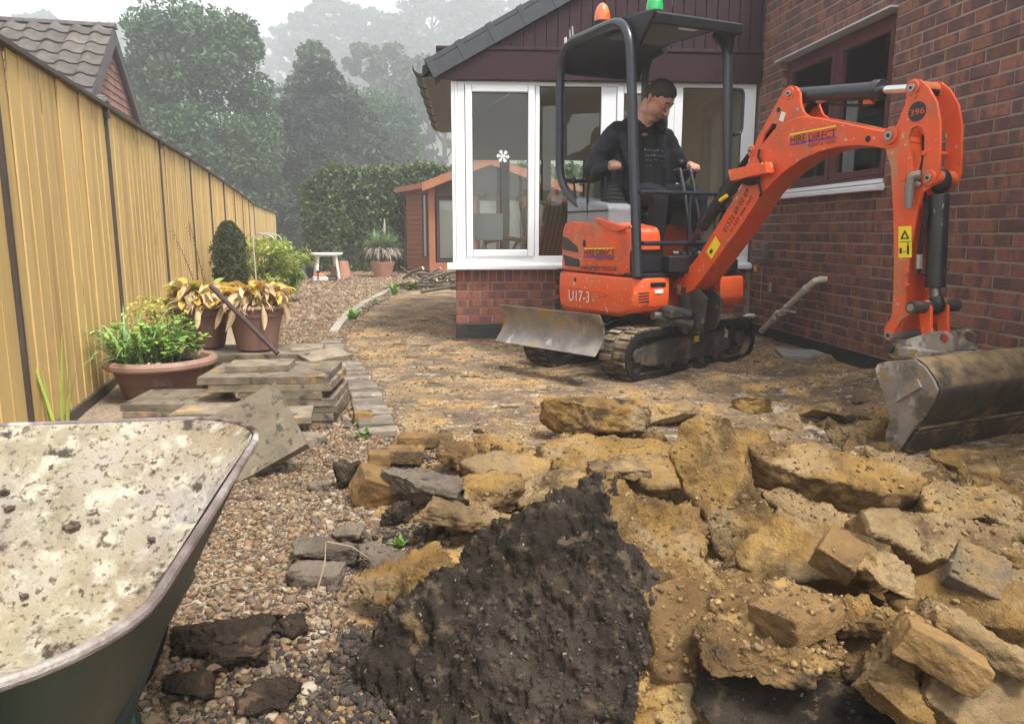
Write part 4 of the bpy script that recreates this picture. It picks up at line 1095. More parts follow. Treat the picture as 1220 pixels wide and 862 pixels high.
# ---- dipper arm
armo = [(2.245, 1.704), (2.271, 1.714), (2.307, 1.704), (2.355, 1.663), (2.405, 1.588), (2.431, 1.499), (2.444, 1.367), (2.45, 1.272), (2.438, 1.224), (2.405, 1.200), (2.375, 1.180), (2.355, 1.103), (2.335, .904), (2.335, .58), (2.318, .50), (2.290, .48), (2.268, .50), (2.262, .695), (2.246, .902), (2.221, 1.106), (2.187, 1.31), (2.150, 1.40), (2.150, 1.46), (2.201, 1.508), (2.238, 1.601)]
slo = sides([(1094, 150.6), (1099.6, 153), (1102.4, 163.6), (1102, 184), (1098.7, 208), (1095, 212.8), (1089.4, 208), (1085.7, 184), (1083.9, 161.7), (1087.6, 153.4)], -.075)
for y0, y1 in ((-.083, -.067), (.067, .083)): plate(armo, [slo], y0, y1, 'arm_plate', m_or, ex, .003)
core = [(2.175, 1.38), (2.20, 1.48), (2.24, 1.40), (2.262, 1.25), (2.30, 1.14), (2.335, 1.10), (2.325, .904), (2.325, .58), (2.30, .49), (2.27, .52), (2.268, .695), (2.254, .902), (2.229, 1.106), (2.195, 1.31)]
plate(core, [], -.067, .067, 'dipper_arm', m_or, ex, .003)
pn = sides([(1070, 182), (1075, 180), (1078, 186), (1080, 210), (1077, 217), (1072, 215), (1069, 195)], -.085)
plate(pn, [], -.087, -.08, 'arm_rib', m_or, ex, .003)
for (a, b), c_ in (((1087.5, 105), .036), ((1107, 212), .036)):
    x_, z_ = side(a, b, -.085); pin(x_, z_, -.100, .100, .018, ex, None, c_)
for a, b in ((1104, 115.5), (1115.5, 183)):
    x_, z_ = side(a, b, 0); MB().cyl((x_, -.09, z_), (x_, .08, z_), .012, n=10).build('spacer', m_or, ex)
x_, z_ = side(1112, 111, .0); MB().cyl((x_ - .05, -.06, z_ + .02), (x_ - .05, .06, z_ + .02), .04, n=16).build('rod_eye', m_blk, ex)
# bucket cylinder
k0, k1, k2 = Vector((2.40, 0, 1.235)), Vector((2.425, 0, .735)), Vector((2.44, 0, .655))
kc = MB().cyl(k0 + Vector((0, 0, -.06)), k1, .046, n=24).build('bucket_cylinder', M('scuffed_black_steel', [(.3, (.012, .012, .014)), (.7, (.024, .025, .028))], rough=.35, scale=8, layers=[((.32, .28, .2), 30, .66, .69, (1, 1, .35))]), ex, bevel=.005)
MB().ball(k0, (.05, .05, .06)).build('cylinder_eye', m_blk, kc)
MB().cyl(k1, k2, .024, n=14).build('rod', M('dull_rod', (.20, .19, .18), rough=.35, metal=.8), kc)
MB().ball(k2, (.04, .035, .05)).build('rod_end', m_blk, kc)
MB().tube([P3(1101, 160, 0), P3(1101, 190, 0), P3(1097, 205, -.02), P3(1100, 225, -.05), P3(1104, 250, -.06), P3(1098, 285, -.06), P3(1095, 310, -.06)], .011, 7).build('hydraulic_hose', m_rub_d, ex)
MB().cyl(P3(1095.5, 303, -.06), P3(1095, 320, -.06), .016, n=8).build('hose_coupling', m_pin, ex)
MB().tube([P3(1095, 322, -.06), P3(1096, 325, -.05), P3(1108, 325, -.02)], .010, 7).build('oil_pipe', m_blk, ex)
el = MB(); el.tube(arc_path([P3(1097, 208, -.10), P3(1086, 210, -.12), P3(1083, 225, -.12), P3(1082, 248, -.115)], .05), [.022] * 13 + [.018], 10); el.build('hose_elbow', M('grey_fitting', (.22, .20, .17), rough=.5, metal=.4), ex)
MB().cyl(P3(1089, 218, -.11), P3(1095, 221, -.09), .016, n=8).build('hose_coupling', m_pin, ex)
for a, b in ((1080, 324), (1080, 340)):
    x_, z_ = side(a, b, -.083); MB().cyl((x_, -.095, z_), (x_, -.08, z_), .014, n=10).build('grease_boss', m_or, ex)
x_, z_ = side(1076, 354, -.083)
# links
for y_ in (-.150, .128):
    lk = sides([(1061, 402), (1060, 392), (1070, 375), (1085, 363), (1093, 360), (1098, 366), (1094, 373), (1082, 380), (1074, 392), (1071, 402), (1066, 406)], -.105)
    plate(lk, [], y_, y_ + .022, 'bucket_link', m_or, ex, .004)
pin(*side(1065, 399, -.12), -.162, .162, .022, ex); 
x_, z_ = side(1092, 366, -.12); MB().cyl((x_, -.16, z_), (x_, .17, z_), .030, n=16).build('link_pin', m_cast, ex); MB().cyl((x_, -.166, z_), (x_, -.158, z_), .018, n=12).build('pin_head', m_pin, ex); LPX, LPZ = x_, z_
for y_ in (-.07, .05):
    plate([(LPX - .03, LPZ + .02), (LPX + .01, LPZ + .035), (LPX + .035, LPZ), (2.47, .55), (2.49, .49), (2.46, .46), (2.43, .50), (LPX - .02, LPZ - .06)], [], y_, y_ + .02, 'tipping_link', m_or_scr, ex, .003)
# ---- bucket
BW = .42; bz = .025
bk_prof = [(2.485, .375), (2.512, .390), (2.60, .416), (2.669, .431), (2.724, .408), (2.772, .360), (2.799, .312), (2.783, .252), (2.747, .181), (2.708, .125), (2.645, .01), (2.615, -.03)]
def smooth_poly(p, n=4):
    out = []
    for i in range(len(p) - 1):
        a, b, c, d = p[max(i - 1, 0)], p[i], p[i + 1], p[min(i + 2, len(p) - 1)]
        for k in range(n):
            t = k / n; out.append(tuple(.5 * (2 * b[j] + (c[j] - a[j]) * t + (2 * a[j] - 5 * b[j] + 4 * c[j] - d[j]) * t * t + (3 * b[j] - a[j] - 3 * c[j] + d[j]) * t ** 3) for j in (0, 1)))
    return out + [p[-1]]
bk_prof = [(x, z + bz) for x, z in smooth_poly(bk_prof)]
inner = []
for i, (x, z) in enumerate(bk_prof):
    a = bk_prof[max(i - 1, 0)]; b = bk_prof[min(i + 1, len(bk_prof) - 1)]
    t = Vector((b[0] - a[0], b[1] - a[1])).normalized(); inner.append((x + t.y * .014, z - t.x * .014))
bucket = MB().prism(bk_prof + inner[::-1], -BW, BW).build('bucket', m_bkt, ex, smooth=40)
sp_ = [(2.477, .353), (2.490, .378), (2.512, .388), (2.669, .428), (2.722, .404), (2.769, .356), (2.795, .315), (2.780, .255), (2.744, .184), (2.704, .130), (2.64, .005), (2.600, -.03), (2.575, -.02), (2.561, .066), (2.579, .149), (2.53, .25)]
sp_ = [(x, z + bz) for x, z in sp_]
for y0, y1 in ((-BW - .014, -BW), (BW, BW + .014)): plate(sp_, [], y0, y1, 'side_plate', m_bkp, bucket, .004)
wr = MB(); T = Matrix.Translation((2.655, -BW - .02, .285 + bz)) @ Matrix.Rotation(R(-38), 4, 'Y'); wr.bb(-.075, .075, -.006, .008, -.02, .02, 0, T); wr.build('maker_plate', m_bkp, bucket, bevel=.003)
MB().prism([(2.625, .0), (2.70, .135), (2.712, .128), (2.655, .0), (2.618, -.06), (2.608, -.055)], -BW, BW).build('cutting_edge', m_bkt, bucket, bevel=.003)
MB().tube([(2.716, -BW, .150), (2.716, BW, .150)], .010, 6).build('wear_strip', m_bkt, bucket)
ear = [(2.262, .40), (2.268, .435), (2.30, .455), (2.38, .487), (2.50, .535), (2.555, .545), (2.60, .52), (2.605, .455), (2.39, .39), (2.30, .375)]
eh = [(2.56 + .022 * math.cos(a), .508 + .022 * math.sin(a)) for a in [2 * math.pi * k / 10 for k in range(10)]]
for y0, y1 in ((-.095, -.072), (.072, .095)): plate(ear, [eh], y0, y1, 'bucket_ear', m_bkp, bucket, .004)
MB().bb(2.36, 2.62, -.14, .14, .40, .448).build('ear_base', m_bkp, bucket, bevel=.006)
MB().cyl((2.285, -.12, .425), (2.285, .12, .425), .024, n=14).build('bucket_pin', m_cast, bucket)
MB().cyl((2.345, -.11, .445), (2.345, .11, .445), .018, n=12).build('bucket_pin', m_pin, bucket)

# ---- decals
def dec(px, py, y, xd=(1, 0, 0), zd=(0, 0, 1)):
    x_, z_ = side(px, py, y); return frame_T((x_, y, z_), xd, zd)
def along(a, b, y):
    p, q = side(*a, y), side(*b, y); v = Vector((q[0] - p[0], 0, q[1] - p[1])); up = Vector((-v.z, 0, v.x)); return p, v, up
def label_line(a, b, y, h, mat, name):
    p, v, up = along(a, b, y); u = up.normalized() * h
    MB().add([(p[0], y, p[1]), (p[0] + v.x, y, p[1] + v.z), (p[0] + v.x + u.x, y, p[1] + v.z + u.z), (p[0] + u.x, y, p[1] + u.z)], [(0, 1, 2, 3)]).build(name, mat, ex, smooth=0)
def label_text(s, a, b, y, mat, sxf=None, bold=.0):
    "text fitted between two pixels along its baseline"
    p, v, up = along(a, b, y)
    T = frame_T((p[0], y, p[1]), v, up)
    o = text_mesh('lettering', s, 1.0, mat, ex, Matrix.Identity(4), extrude=0)
    w = max(vv.co.x for vv in o.data.vertices); return o, T, v.length / w
def fit_text(s, a, b, y, mat, hratio):
    o, T, k = label_text(s, a, b, y, mat)
    h = max(vv.co.y for vv in o.data.vertices)
    L_ = k * max(vv.co.x for vv in o.data.vertices)
    o.data.transform(T @ Matrix.Diagonal((k, hratio * L_ / h, 1, 1)))
    return o
yb = -.0888
label_line((940.5, 161.5), (996, 151.0), -.0885, .008, m_yl, 'yellow_stripe')
fit_text('HIRE DIRECT', (941, 171.8), (995.5, 162.8), -.0888, m_txt, .125)
label_line((940.5, 173.8), (995.5, 164.0), -.0885, .007, m_pur, 'purple_stripe')
fit_text('PLANT & TOOL', (962, 175.5), (995.5, 170), -.0888, m_txt, .085)
ys_ = -.4895
label_line((696, 297), (732, 297), ys_, .010, m_yl, 'yellow_stripe')
fit_text('HIRE DIRECT', (695.5, 304.6), (732, 304.6), ys_ - .0004, m_txt, .115)
label_line((695, 306.5), (732, 306.5), ys_, .009, m_pur, 'purple_stripe')
fit_text('PLANT & TOOL', (709, 310.5), (731.5, 310.3), ys_ - .0004, m_txt, .085)
fit_text('www.hiredirectltd.co.uk', (692, 321), (734.5, 322.5), ys_ - .0004, m_txt, .085)
fit_text('U17-3', (677, 357.5), (702, 360.5), -.5115, m_wh, .26)
# unit number disc
dx_, dz_ = side(1092.5, 133, -.0845)
dk = [(dx_ + .046 * math.cos(a), dz_ + .046 * math.sin(a)) for a in [2 * math.pi * k / 28 for k in range(28)]]
plate(dk, [], -.0852, -.080, 'number_disc', m_txt, ex, 0)
fit_text('396', (1083.7, 139), (1101.5, 134.5), -.0862, m_or, .36)
# warning stickers
ws = sides([(1070.5, 270), (1086, 269), (1085.5, 306.5), (1070.5, 307)], -.0838); plate(ws, [], -.0846, -.080, 'warning_sticker', m_yel, ex, 0)
tri = sides([(1072.5, 285), (1083.5, 284.5), (1078, 273.5)], -.085); trh = sides([(1075.5, 283.2), (1080.8, 283), (1078, 277.5)], -.085)
plate(tri, [trh], -.0855, -.0842, 'warning_symbol', m_txt, ex, 0)
sy = MB(); 
for pts in ([(1080.5, 292), (1083, 292), (1083, 303), (1080.5, 303)], [(1081, 289), (1082.6, 289), (1082.6, 291.2), (1081, 291.2)], [(1071.5, 295.5), (1074.5, 295.5), (1074.5, 302), (1071.5, 302)], [(1075.5, 299), (1079.5, 299), (1079.5, 300), (1075.5, 300)], [(1071, 287.6), (1085.5, 287.2), (1085.5, 288), (1071, 288.3)]):
    sy.prism(sides(pts, -.085), -.0855, -.0843)
sy.build('warning_symbol', m_txt, ex, smooth=0)
bs = sides([(841.5, 299.5), (852.5, 281.5), (858.5, 291), (847.5, 309)], -.086); plate(bs, [], -.0872, -.083, 'boom_sticker', m_yel, ex, 0)
sy = MB().prism(sides([(845, 300), (848, 296), (849.5, 299), (846.5, 303)], -.0875), -.0882, -.0868); sy.build('sticker_symbol', m_txt, ex, smooth=0)
fit_text('01522 69 02 69', (864, 278), (893, 228), -.0875, m_txt, .11)
fit_text('01522 686 060', (871, 278), (897, 235), -.0875, m_txt, .085)

# ---- undercarriage
UF = math.atan2(-.67, -.74) - EX_ROT
Tu = Matrix.Rotation(UF, 4, 'Z')
def ubuild(mb, name, mat, parent=ex, **k):
    mb.v = [tuple(Tu @ Vector(v)) for v in mb.v]; return mb.build(name, mat, parent, **k)
HL, RT, TW = .64, .166, .24      # half length between wheel centres, radius, width
def stadium(r, n=14, drop=0.0):
    pts = []
    for k in range(n + 1):
        a = -math.pi / 2 + math.pi * k / n; pts.append((HL + r * math.cos(a), RT + r * math.sin(a)))
    for k in range(n + 1):
        a = math.pi / 2 + math.pi * k / n; pts.append((-HL + r * math.cos(a), RT + r * math.sin(a)))
    return pts
def resample(pts, step):
    out = []; n = len(pts); acc = 0
    for i in range(n):
        a = Vector((*pts[i], 0)); b = Vector((*pts[(i + 1) % n], 0)); L_ = (b - a).length
        if L_ < 1e-6: continue
        d = acc
        while d < L_: out.append((a + (b - a) * d / L_, (b - a) / L_)); d += step
        acc = d - L_
    return out
for yc in (-.38, .38):
    y0, y1 = yc - TW / 2, yc + TW / 2
    out, inn = stadium(RT), stadium(RT - .028)
    tk = MB(); n_ = len(out)
    vs = [(x, y0, z) for x, z in out] + [(x, y1, z) for x, z in out] + [(x, y0, z) for x, z in inn] + [(x, y1, z) for x, z in inn]
    fs = []
    for k in range(n_):
        j = (k + 1) % n_
        fs += [(k, j, n_ + j, n_ + k), (2 * n_ + k, 3 * n_ + k, 3 * n_ + j, 2 * n_ + j), (k, 2 * n_ + k, 2 * n_ + j, j), (n_ + k, n_ + j, 3 * n_ + j, 3 * n_ + k)]
    tk.add(vs, fs)
    rs_ = random.Random(int(yc * 100))
    for i, (p_, t) in enumerate(resample(stadium(RT - .006), .064)):
        ang = math.atan2(t.y, t.x)
        for sgn in (-1, 1):
            T = Matrix.Translation((p_.x, yc + sgn * TW * .25, p_.y)) @ Matrix.Rotation(-ang, 4, 'Y')
            sh = .012 * sgn
            tk.bb(-.020 + sh, .020 + sh, -TW * .20, TW * .20, -.020, .004, 0, T)
    belt = ubuild(tk, 'track_belt', m_rub, bevel=.004)
    ow = yc + (TW / 2 + .001) * (1 if yc > 0 else -1)
    for oy in (y0 - .001, y1 - .011):
        eb = MB(); e1, e2 = stadium(RT + .004), stadium(RT - .045)
        vs = [(x, yy, z) for yy in (oy, oy + .012) for x, z in e1] + [(x, yy, z) for yy in (oy, oy + .012) for x, z in e2]; fs = []
        for k in range(n_):
            j = (k + 1) % n_
            fs += [(k, j, n_ + j, n_ + k), (2 * n_ + k, 3 * n_ + k, 3 * n_ + j, 2 * n_ + j), (k, 2 * n_ + k, 2 * n_ + j, j), (n_ + k, n_ + j, 3 * n_ + j, 3 * n_ + k)]
        eb.add(vs, fs); ubuild(eb, 'belt_edge', m_rub_d, belt, bevel=.004)
    # caked mud round the front of the belt
    # running gear
    f_ = MB(); f_.prism([(-.50, .10), (-.47, .25), (-.2, .265), (.36, .255), (.60, .225), (.66, .16), (.60, .10), (.46, .07), (.30, .085), (.1, .07), (-.1, .085), (-.30, .07)], yc - .088, yc + .088); f_.bb(-.2, .2, yc - .085, yc + .085, .15, .25)
    f_.prism([(-.46, .10), (-.46, .27), (-.36, .29), (-.30, .22), (-.32, .09)], yc - .09, yc + .09)
    tf = ubuild(f_, 'track_frame', m_frm, bevel=.01)
    w_ = MB(); w_.cyl((HL, yc - .06, RT), (HL, yc + .06, RT), RT - .032, n=28); w_.cyl((HL, yc - .09, RT), (HL, yc + .09, RT), .05, n=20); ubuild(w_, 'idler_wheel', m_frm, bevel=.008)
    w_ = MB(); w_.cyl((-HL, yc - .05, RT), (-HL, yc + .05, RT), RT - .035, n=14); w_.cyl((-HL, yc - .095, RT), (-HL, yc + .095, RT), .06, n=24); ubuild(w_, 'drive_sprocket', m_frm, bevel=.008)
    for x_ in (-.3, -.1, .1, .3):
        w_ = MB(); w_.cyl((x_, yc - .095, .075), (x_, yc + .095, .075), .040, n=16); ubuild(w_, 'roller', m_frm, bevel=.008)
    if yc > 0:
        s_ = MB(); s_.bb(-.06, .0, ow - .028, ow - .024, .20, .245); ubuild(s_, 'frame_sticker', m_yel, smooth=0)
        s_ = MB(); s_.tube([(-.40, ow - .03, .27), (-.42, ow - .02, .24), (-.41, ow - .02, .20)], .014, 6); ubuild(s_, 'grease_hook', m_bkp)
u_ = MB(); u_.bb(-.42, .42, -.27, .27, .17, .30); ubuild(u_, 'carriage_frame', m_frm, bevel=.02)
MB().cyl((0, 0, .28), (0, 0, .40), .32, n=32).build('slew_ring', m_cast, ex)
# blade
cv = []
for k in range(9):
    t = k / 8; cv.append((1.06 + .07 * math.sin(math.pi * t) * -1 + .035 * (1 - t), .215 + .265 * t))
bp2 = [(x + .014, z) for x, z in cv]
bd = MB().prism(cv + bp2[::-1], -.485, .485); blade = ubuild(bd, 'dozer_blade', m_steel, bevel=.003)
bb_ = MB(); bb_.bb(.95, 1.02, -.43, -.30, .24, .42); bb_.bb(.95, 1.02, .30, .43, .24, .42); bb_.bb(.96, 1.01, -.40, .40, .30, .37); ubuild(bb_, 'blade_back', m_frm, blade, bevel=.008)
for y_ in (-.22, .22):
    a_ = MB(); a_.tube([(.30, y_, .22), (.7, y_, .25), (1.0, y_, .32)], .036, 8); ubuild(a_, 'blade_arm', m_frm, blade)
a_ = MB(); a_.cyl((.35, 0, .33), (.75, 0, .32), .035); a_.cyl((.75, 0, .32), (1.0, 0, .33), .018); ubuild(a_, 'blade_cylinder', m_blk, blade)
a_ = MB(); a_.tube([(.3, .1, .34), (.5, .18, .38), (.7, .14, .33), (.85, .1, .30)], .012, 7); a_.tube([(.3, .14, .33), (.5, .26, .34), (.72, .2, .30)], .012, 7); ubuild(a_, 'blade_hose', m_rub_d, blade)
# ================================================================== OPERATOR
person = thing('person', 'man in a black jacket seated at the excavator controls looking down', 'person', EX_O, EX_ROT)
Tp = Matrix.Translation(EX_O) @ Matrix.Rotation(EX_ROT, 4, 'Z')
HC = Vector((.060, .035, 1.945))          # head centre
HR = Matrix.Rotation(R(24), 4, 'Z') @ Matrix.Rotation(R(42), 4, 'Y') @ Matrix.Rotation(R(6), 4, 'X')
HS = 1.19
def hd(x, y, z): return HC + (HR @ Vector((x, y, z))) * HS
def capsules_mesh(caps, voxel, name, smooth_it=3, disp=None):
    mb = MB()
    for p0, r0, p1, r1, _ in caps:
        p0, p1 = Vector(p0), Vector(p1); L_ = (p1 - p0).length
        if L_ < 1e-5:
            mb.ball(p0, r0, 14, 10); continue
        d = (p1 - p0) / L_; pts = []; rr = []
        for k in range(5):
            a = math.pi / 2 * (1 - k / 4) ; pts.append(p0 - d * (r0 * math.sin(a))); rr.append(max(r0 * math.cos(a), .0005))
        for k in range(5):
            a = math.pi / 2 * k / 4; pts.append(p1 + d * (r1 * math.sin(a))); rr.append(max(r1 * math.cos(a), .0005))
        mb.tube(pts, rr, 14)
    o = mb.build('tmp_body', M('tmp', (.5, .5, .5)), None, smooth=0)
    md = o.modifiers.new('r', 'REMESH'); md.mode = 'VOXEL'; md.voxel_size = voxel
    sm = o.modifiers.new('s', 'SMOOTH'); sm.iterations = smooth_it; sm.factor = .5
    bpy.context.view_layer.update()
    me = bpy.data.meshes.new_from_object(o.evaluated_get(bpy.context.evaluated_depsgraph_get()))
    bpy.data.objects.remove(o)
    me.name = name
    n = len(me.vertices); co = np.empty(n * 3, np.float32); me.vertices.foreach_get('co', co); co = co.reshape(-1, 3)
    if disp is not None:
        nr = np.empty(n * 3, np.float32); me.vertices.foreach_get('normal', nr); nr = nr.reshape(-1, 3)
        co = co + nr * disp(co)[:, None]; me.vertices.foreach_set('co', co.astype(np.float32).ravel())
    # material by nearest capsule
    best = np.full(n, 9e9); mi = np.zeros(n, int)
    for p0, r0, p1, r1, m in caps:
        a = np.array(p0); b = np.array(p1); ab = b - a; den = max(float(ab @ ab), 1e-9)
        t = np.clip(((co - a) @ ab) / den, 0, 1); d = np.linalg.norm(co - a - t[:, None] * ab, axis=1) - (r0 + (r1 - r0) * t)
        w = d < best; best[w] = d[w]; mi[w] = m
    fm = np.array([mi[p.vertices[0]] for p in me.polygons], dtype=np.int32)
    me.materials.clear()
    return me, fm
SK, TS, TR, SH, LP = 0, 1, 2, 3, 4
m_skin = M('skin', [(.3, (.46, .235, .165)), (.7, (.56, .30, .22))], scale=18, rough=.5, sss=.15)
m_lip = M('lips', (.36, .13, .105), rough=.45)
m_tee = M('black_tee', [(.3, (.013, .013, .015)), (.7, (.022, .022, .025))], scale=20, rough=.9, bump=.2, bscale=25, spec=.08)
m_trs = M('black_trousers', [(.3, (.012, .0125, .016)), (.7, (.022, .023, .028))], scale=12, rough=.85, bump=.3, bscale=14, bdist=.01, spec=.08)
m_boot = M('black_boot', (.015, .014, .013), rough=.6)
C = []
def cap(p0, r0, p1, r1, m): C.append((tuple(p0), r0, tuple(p1), r1, m))
# trunk
cap((-.13, -.09, 1.235), .115, (-.13, .09, 1.235), .115, TR)
cap((-.10, 0, 1.27), .150, (-.07, 0, 1.42), .165, TS); cap((.0, 0, 1.36), .14, (-.02, 0, 1.46), .15, TS)
cap((-.09, -.055, 1.45), .135, (-.12, -.075, 1.66), .105, TS); cap((-.09, .055, 1.45), .135, (-.12, .075, 1.66), .105, TS)
cap((-.12, -.17, 1.735), .065, (-.12, .17, 1.735), .065, TS)
# neck and head
cap((-.105, 0, 1.76), .078, hd(-.035, 0, -.05), .068, SK)
cap(hd(-.018, 0, .035), .099, hd(.008, 0, .03), .094, SK)
cap(hd(.018, -.018, -.03), .074, hd(.018, .018, -.03), .074, SK)
cap(hd(.030, -.012, -.085), .045, hd(.030, .012, -.085), .045, SK)
cap(hd(-.02, -.042, -.075), .032, hd(.025, -.022, -.09), .028, SK); cap(hd(-.02, .042, -.075), .032, hd(.025, .022, -.09), .028, SK)
cap(hd(.088, 0, .018), .009, hd(.106, 0, -.022), .013, SK); cap(hd(.094, -.010, -.026), .010, hd(.094, .010, -.026), .010, SK)
cap(hd(.070, -.038, .028), .012, hd(.078, -.014, .026), .011, SK); cap(hd(.070, .038, .028), .012, hd(.078, .014, .026), .011, SK)
cap(hd(.058, -.040, -.025), .022, hd(.058, -.040, -.025), .022, SK); cap(hd(.058, .040, -.025), .022, hd(.058, .040, -.025), .022, SK)
cap(hd(.078, -.018, -.058), .008, hd(.082, .0, -.057), .009, LP); cap(hd(.078, .018, -.058), .008, hd(.082, .0, -.057), .009, LP)
for s_ in (-1, 1):
    cap(hd(-.012, s_ * .088, .012), .012, hd(-.018, s_ * .092, .026), .013, SK); cap(hd(-.010, s_ * .086, -.012), .010, hd(-.013, s_ * .088, .008), .011, SK)
cap((-.075, -.05, 1.775), .062, (-.075, .05, 1.775), .062, TS)
# legs
cap((-.10, -.095, 1.235), .105, (.20, -.125, 1.265), .090, TR); cap((.20, -.125, 1.265), .090, (.33, -.13, 1.245), .075, TR); cap((.335, -.13, 1.235), .072, (.31, -.125, .86), .055, TR)
cap((-.10, .10, 1.235), .105, (.25, .165, 1.265), .090, TR); cap((.25, .165, 1.265), .088, (.38, .175, 1.245), .074, TR); cap((.385, .175, 1.23), .072, (.37, .165, .86), .055, TR)
cap((.30, -.125, .78), .045, (.44, -.13, .755), .036, SH); cap((.36, .165, .78), .045, (.49, .175, .755), .036, SH)
cap((.31, -.125, .85), .05, (.30, -.125, .79), .046, SH); cap((.37, .165, .85), .05, (.36, .165, .79), .046, SH)
# arms inside the sleeves
RE, RW = (-.23, -.335, 1.445), (.005, -.318, 1.475)
LE, LW_ = (-.08, .365, 1.445), (.090, .325, 1.50)
cap((-.13, -.20, 1.69), .055, RE, .045, TS); cap(RE, .042, RW, .028, SK)
cap((-.13, .20, 1.69), .055, LE, .045, TS); cap(LE, .042, LW_, .028, SK)
def hand(w, k, s_):
    "w wrist, k joystick knob centre, s_ side (+1 left): palm over the knob, fingers curling down its far side"
    w, k = Vector(w), Vector(k)
    f = (k - w); f.z = 0; f.normalize(); l = Vector((-f.y, f.x, 0))
    pc = k + Vector((0, 0, .028)) - f * .022
    cap(w, .027, pc - f * .012, .025, SK)
    cap(pc + l * .026, .017, pc - l * .026, .017, SK); cap(pc - f * .02 + l * .014, .021, pc - f * .02 - l * .014, .021, SK)
    for i, off in enumerate((.033, .011, -.011, -.032)):
        ln = (.034, .040, .038, .030)[i]
        a = pc + l * off * s_ * -1 + f * .014; b = a + f * ln * .8 + Vector((0, 0, -.006)); c_ = b + f * .012 + Vector((0, 0, -.024)); d_ = c_ - f * .014 + Vector((0, 0, -.018))
        cap(a, .0105, b, .0098, SK); cap(b, .0098, c_, .0090, SK); cap(c_, .0090, d_, .0078, SK)
    t0 = pc - f * .020 - l * .026 * s_; t1 = t0 - l * .014 * s_ + f * .024 + Vector((0, 0, -.016)); t2 = t1 + f * .026 + l * .012 * s_ + Vector((0, 0, -.014))
    cap(t0, .014, t1, .0115, SK); cap(t1, .0115, t2, .0092, SK)
hand(RW, (.071, -.335, 1.465), -1)
hand(LW_, (.146, .315, 1.465), 1)
def bd_disp(co):
    w = sstep(1.75, 1.70, co[:, 2]) * sstep(.36, .30, np.abs(co[:, 1]))
    return .006 * fbm(co * np.array([14, 22, 9]), 3, 3) * (co[:, 2] < 1.35)
me, fm = capsules_mesh(C, .0065, 'body', 3, bd_disp)
for m in (m_skin, m_tee, m_trs, m_boot, m_lip): me.materials.append(m)
me.polygons.foreach_set('material_index', fm); me.polygons.foreach_set('use_smooth', [True] * len(me.polygons)); me.update()
mobj('body', me, None, person)
# jacket
J = []
def jc(p0, r0, p1, r1): J.append((tuple(p0), r0, tuple(p1), r1, 0))
jc((-.15, -.11, 1.30), .160, (-.17, -.10, 1.63), .14); jc((-.15, .11, 1.30), .160, (-.17, .10, 1.63), .14)
jc((-.14, -.18, 1.73), .092, (-.14, .18, 1.73), .092); jc((-.16, -.07, 1.78), .075, (-.16, .07, 1.78), .075)
jc((-.06, -.165, 1.68), .062, (.015, -.150, 1.50), .055); jc((.015, -.150, 1.50), .055, (.02, -.150, 1.33), .060)
jc((-.06, .155, 1.70), .062, (.03, .150, 1.52), .060); jc((.03, .150, 1.52), .060, (.05, .155, 1.33), .065)
jc((-.14, -.215, 1.70), .098, (-.22, -.335, 1.46), .086); jc(RE, .078, (-.05, -.322, 1.470), .050)
jc((-.12, .215, 1.70), .098, (-.08, .36, 1.46), .084); jc(LE, .074, (.055, .335, 1.495), .048)
for a, b, r_ in (((-.165, -.06, 1.84), (-.075, -.105, 1.80), .028), ((-.165, .06, 1.84), (-.06, .115, 1.83), .028), ((-.18, -.05, 1.85), (-.18, .05, 1.85), .028), ((-.06, .115, 1.83), (.01, .12, 1.76), .03), ((-.05, .115, 1.87), (.02, .115, 1.80), .022), ((-.075, -.105, 1.80), (-.02, -.125, 1.73), .024)):
    jc(a, r_, b, r_)
def jk_disp(co):
    return .007 * fbm(co * np.array([11, 17, 20]) + 2.1, 3, 8) + .006 * fbm(co * np.array([26, 8, 30]), 2, 9)
me, fm = capsules_mesh(J, .010, 'jacket', 2, jk_disp)
me.materials.append(M('black_waterproof', [(.3, (.008, .009, .014)), (.7, (.014, .015, .022))], scale=16, spec=.2, rough=.5, bump=.25, bscale=22))
me.polygons.foreach_set('use_smooth', [True] * len(me.polygons)); me.update()
mobj('jacket', me, None, person)
# hair: a cap hugging the skull, thick on the crown
hv = MB(); nu, nv = 40, 24; rings = []
rh = random.Random(2)
for j in range(1, nv):
    th = math.pi * j / nv; ring = []
    for k in range(nu):
        ph = 2 * math.pi * k / nu
        d = Vector((math.sin(th) * math.cos(ph), math.sin(th) * math.sin(ph), math.cos(th)))
        front = d.x; low = d.z
        hairline = .60 * max(0, front) ** .7 + (-.12 if front < .15 else .0) - (.35 if front < -.2 else 0)
        jit = .05 * math.sin(ph * 9 + 1.3) + .04 * math.sin(ph * 23) + rh.uniform(-.03, .03)
        t = max(0.0, min(1.0, (low - hairline + jit) / .34 + .5))
        rr = (.0935 + .013 * max(0, d.z)) * t + .080 * (1 - t) + (rh.uniform(-.0028, .0028) if t > .3 else 0)
        ring.append(hd(-.006 + d.x * rr * 1.04, d.y * rr * .94, .032 + d.z * rr * .98))
    rings.append(ring)
hv.loft(rings); hv.build('hair', M('brown_hair', [(.3, (.018, .010, .007)), (.7, (.050, .030, .019))], scale=120, stretch=(1, 1, .3), rough=.6, bump=.6, bscale=180), person, smooth=60)
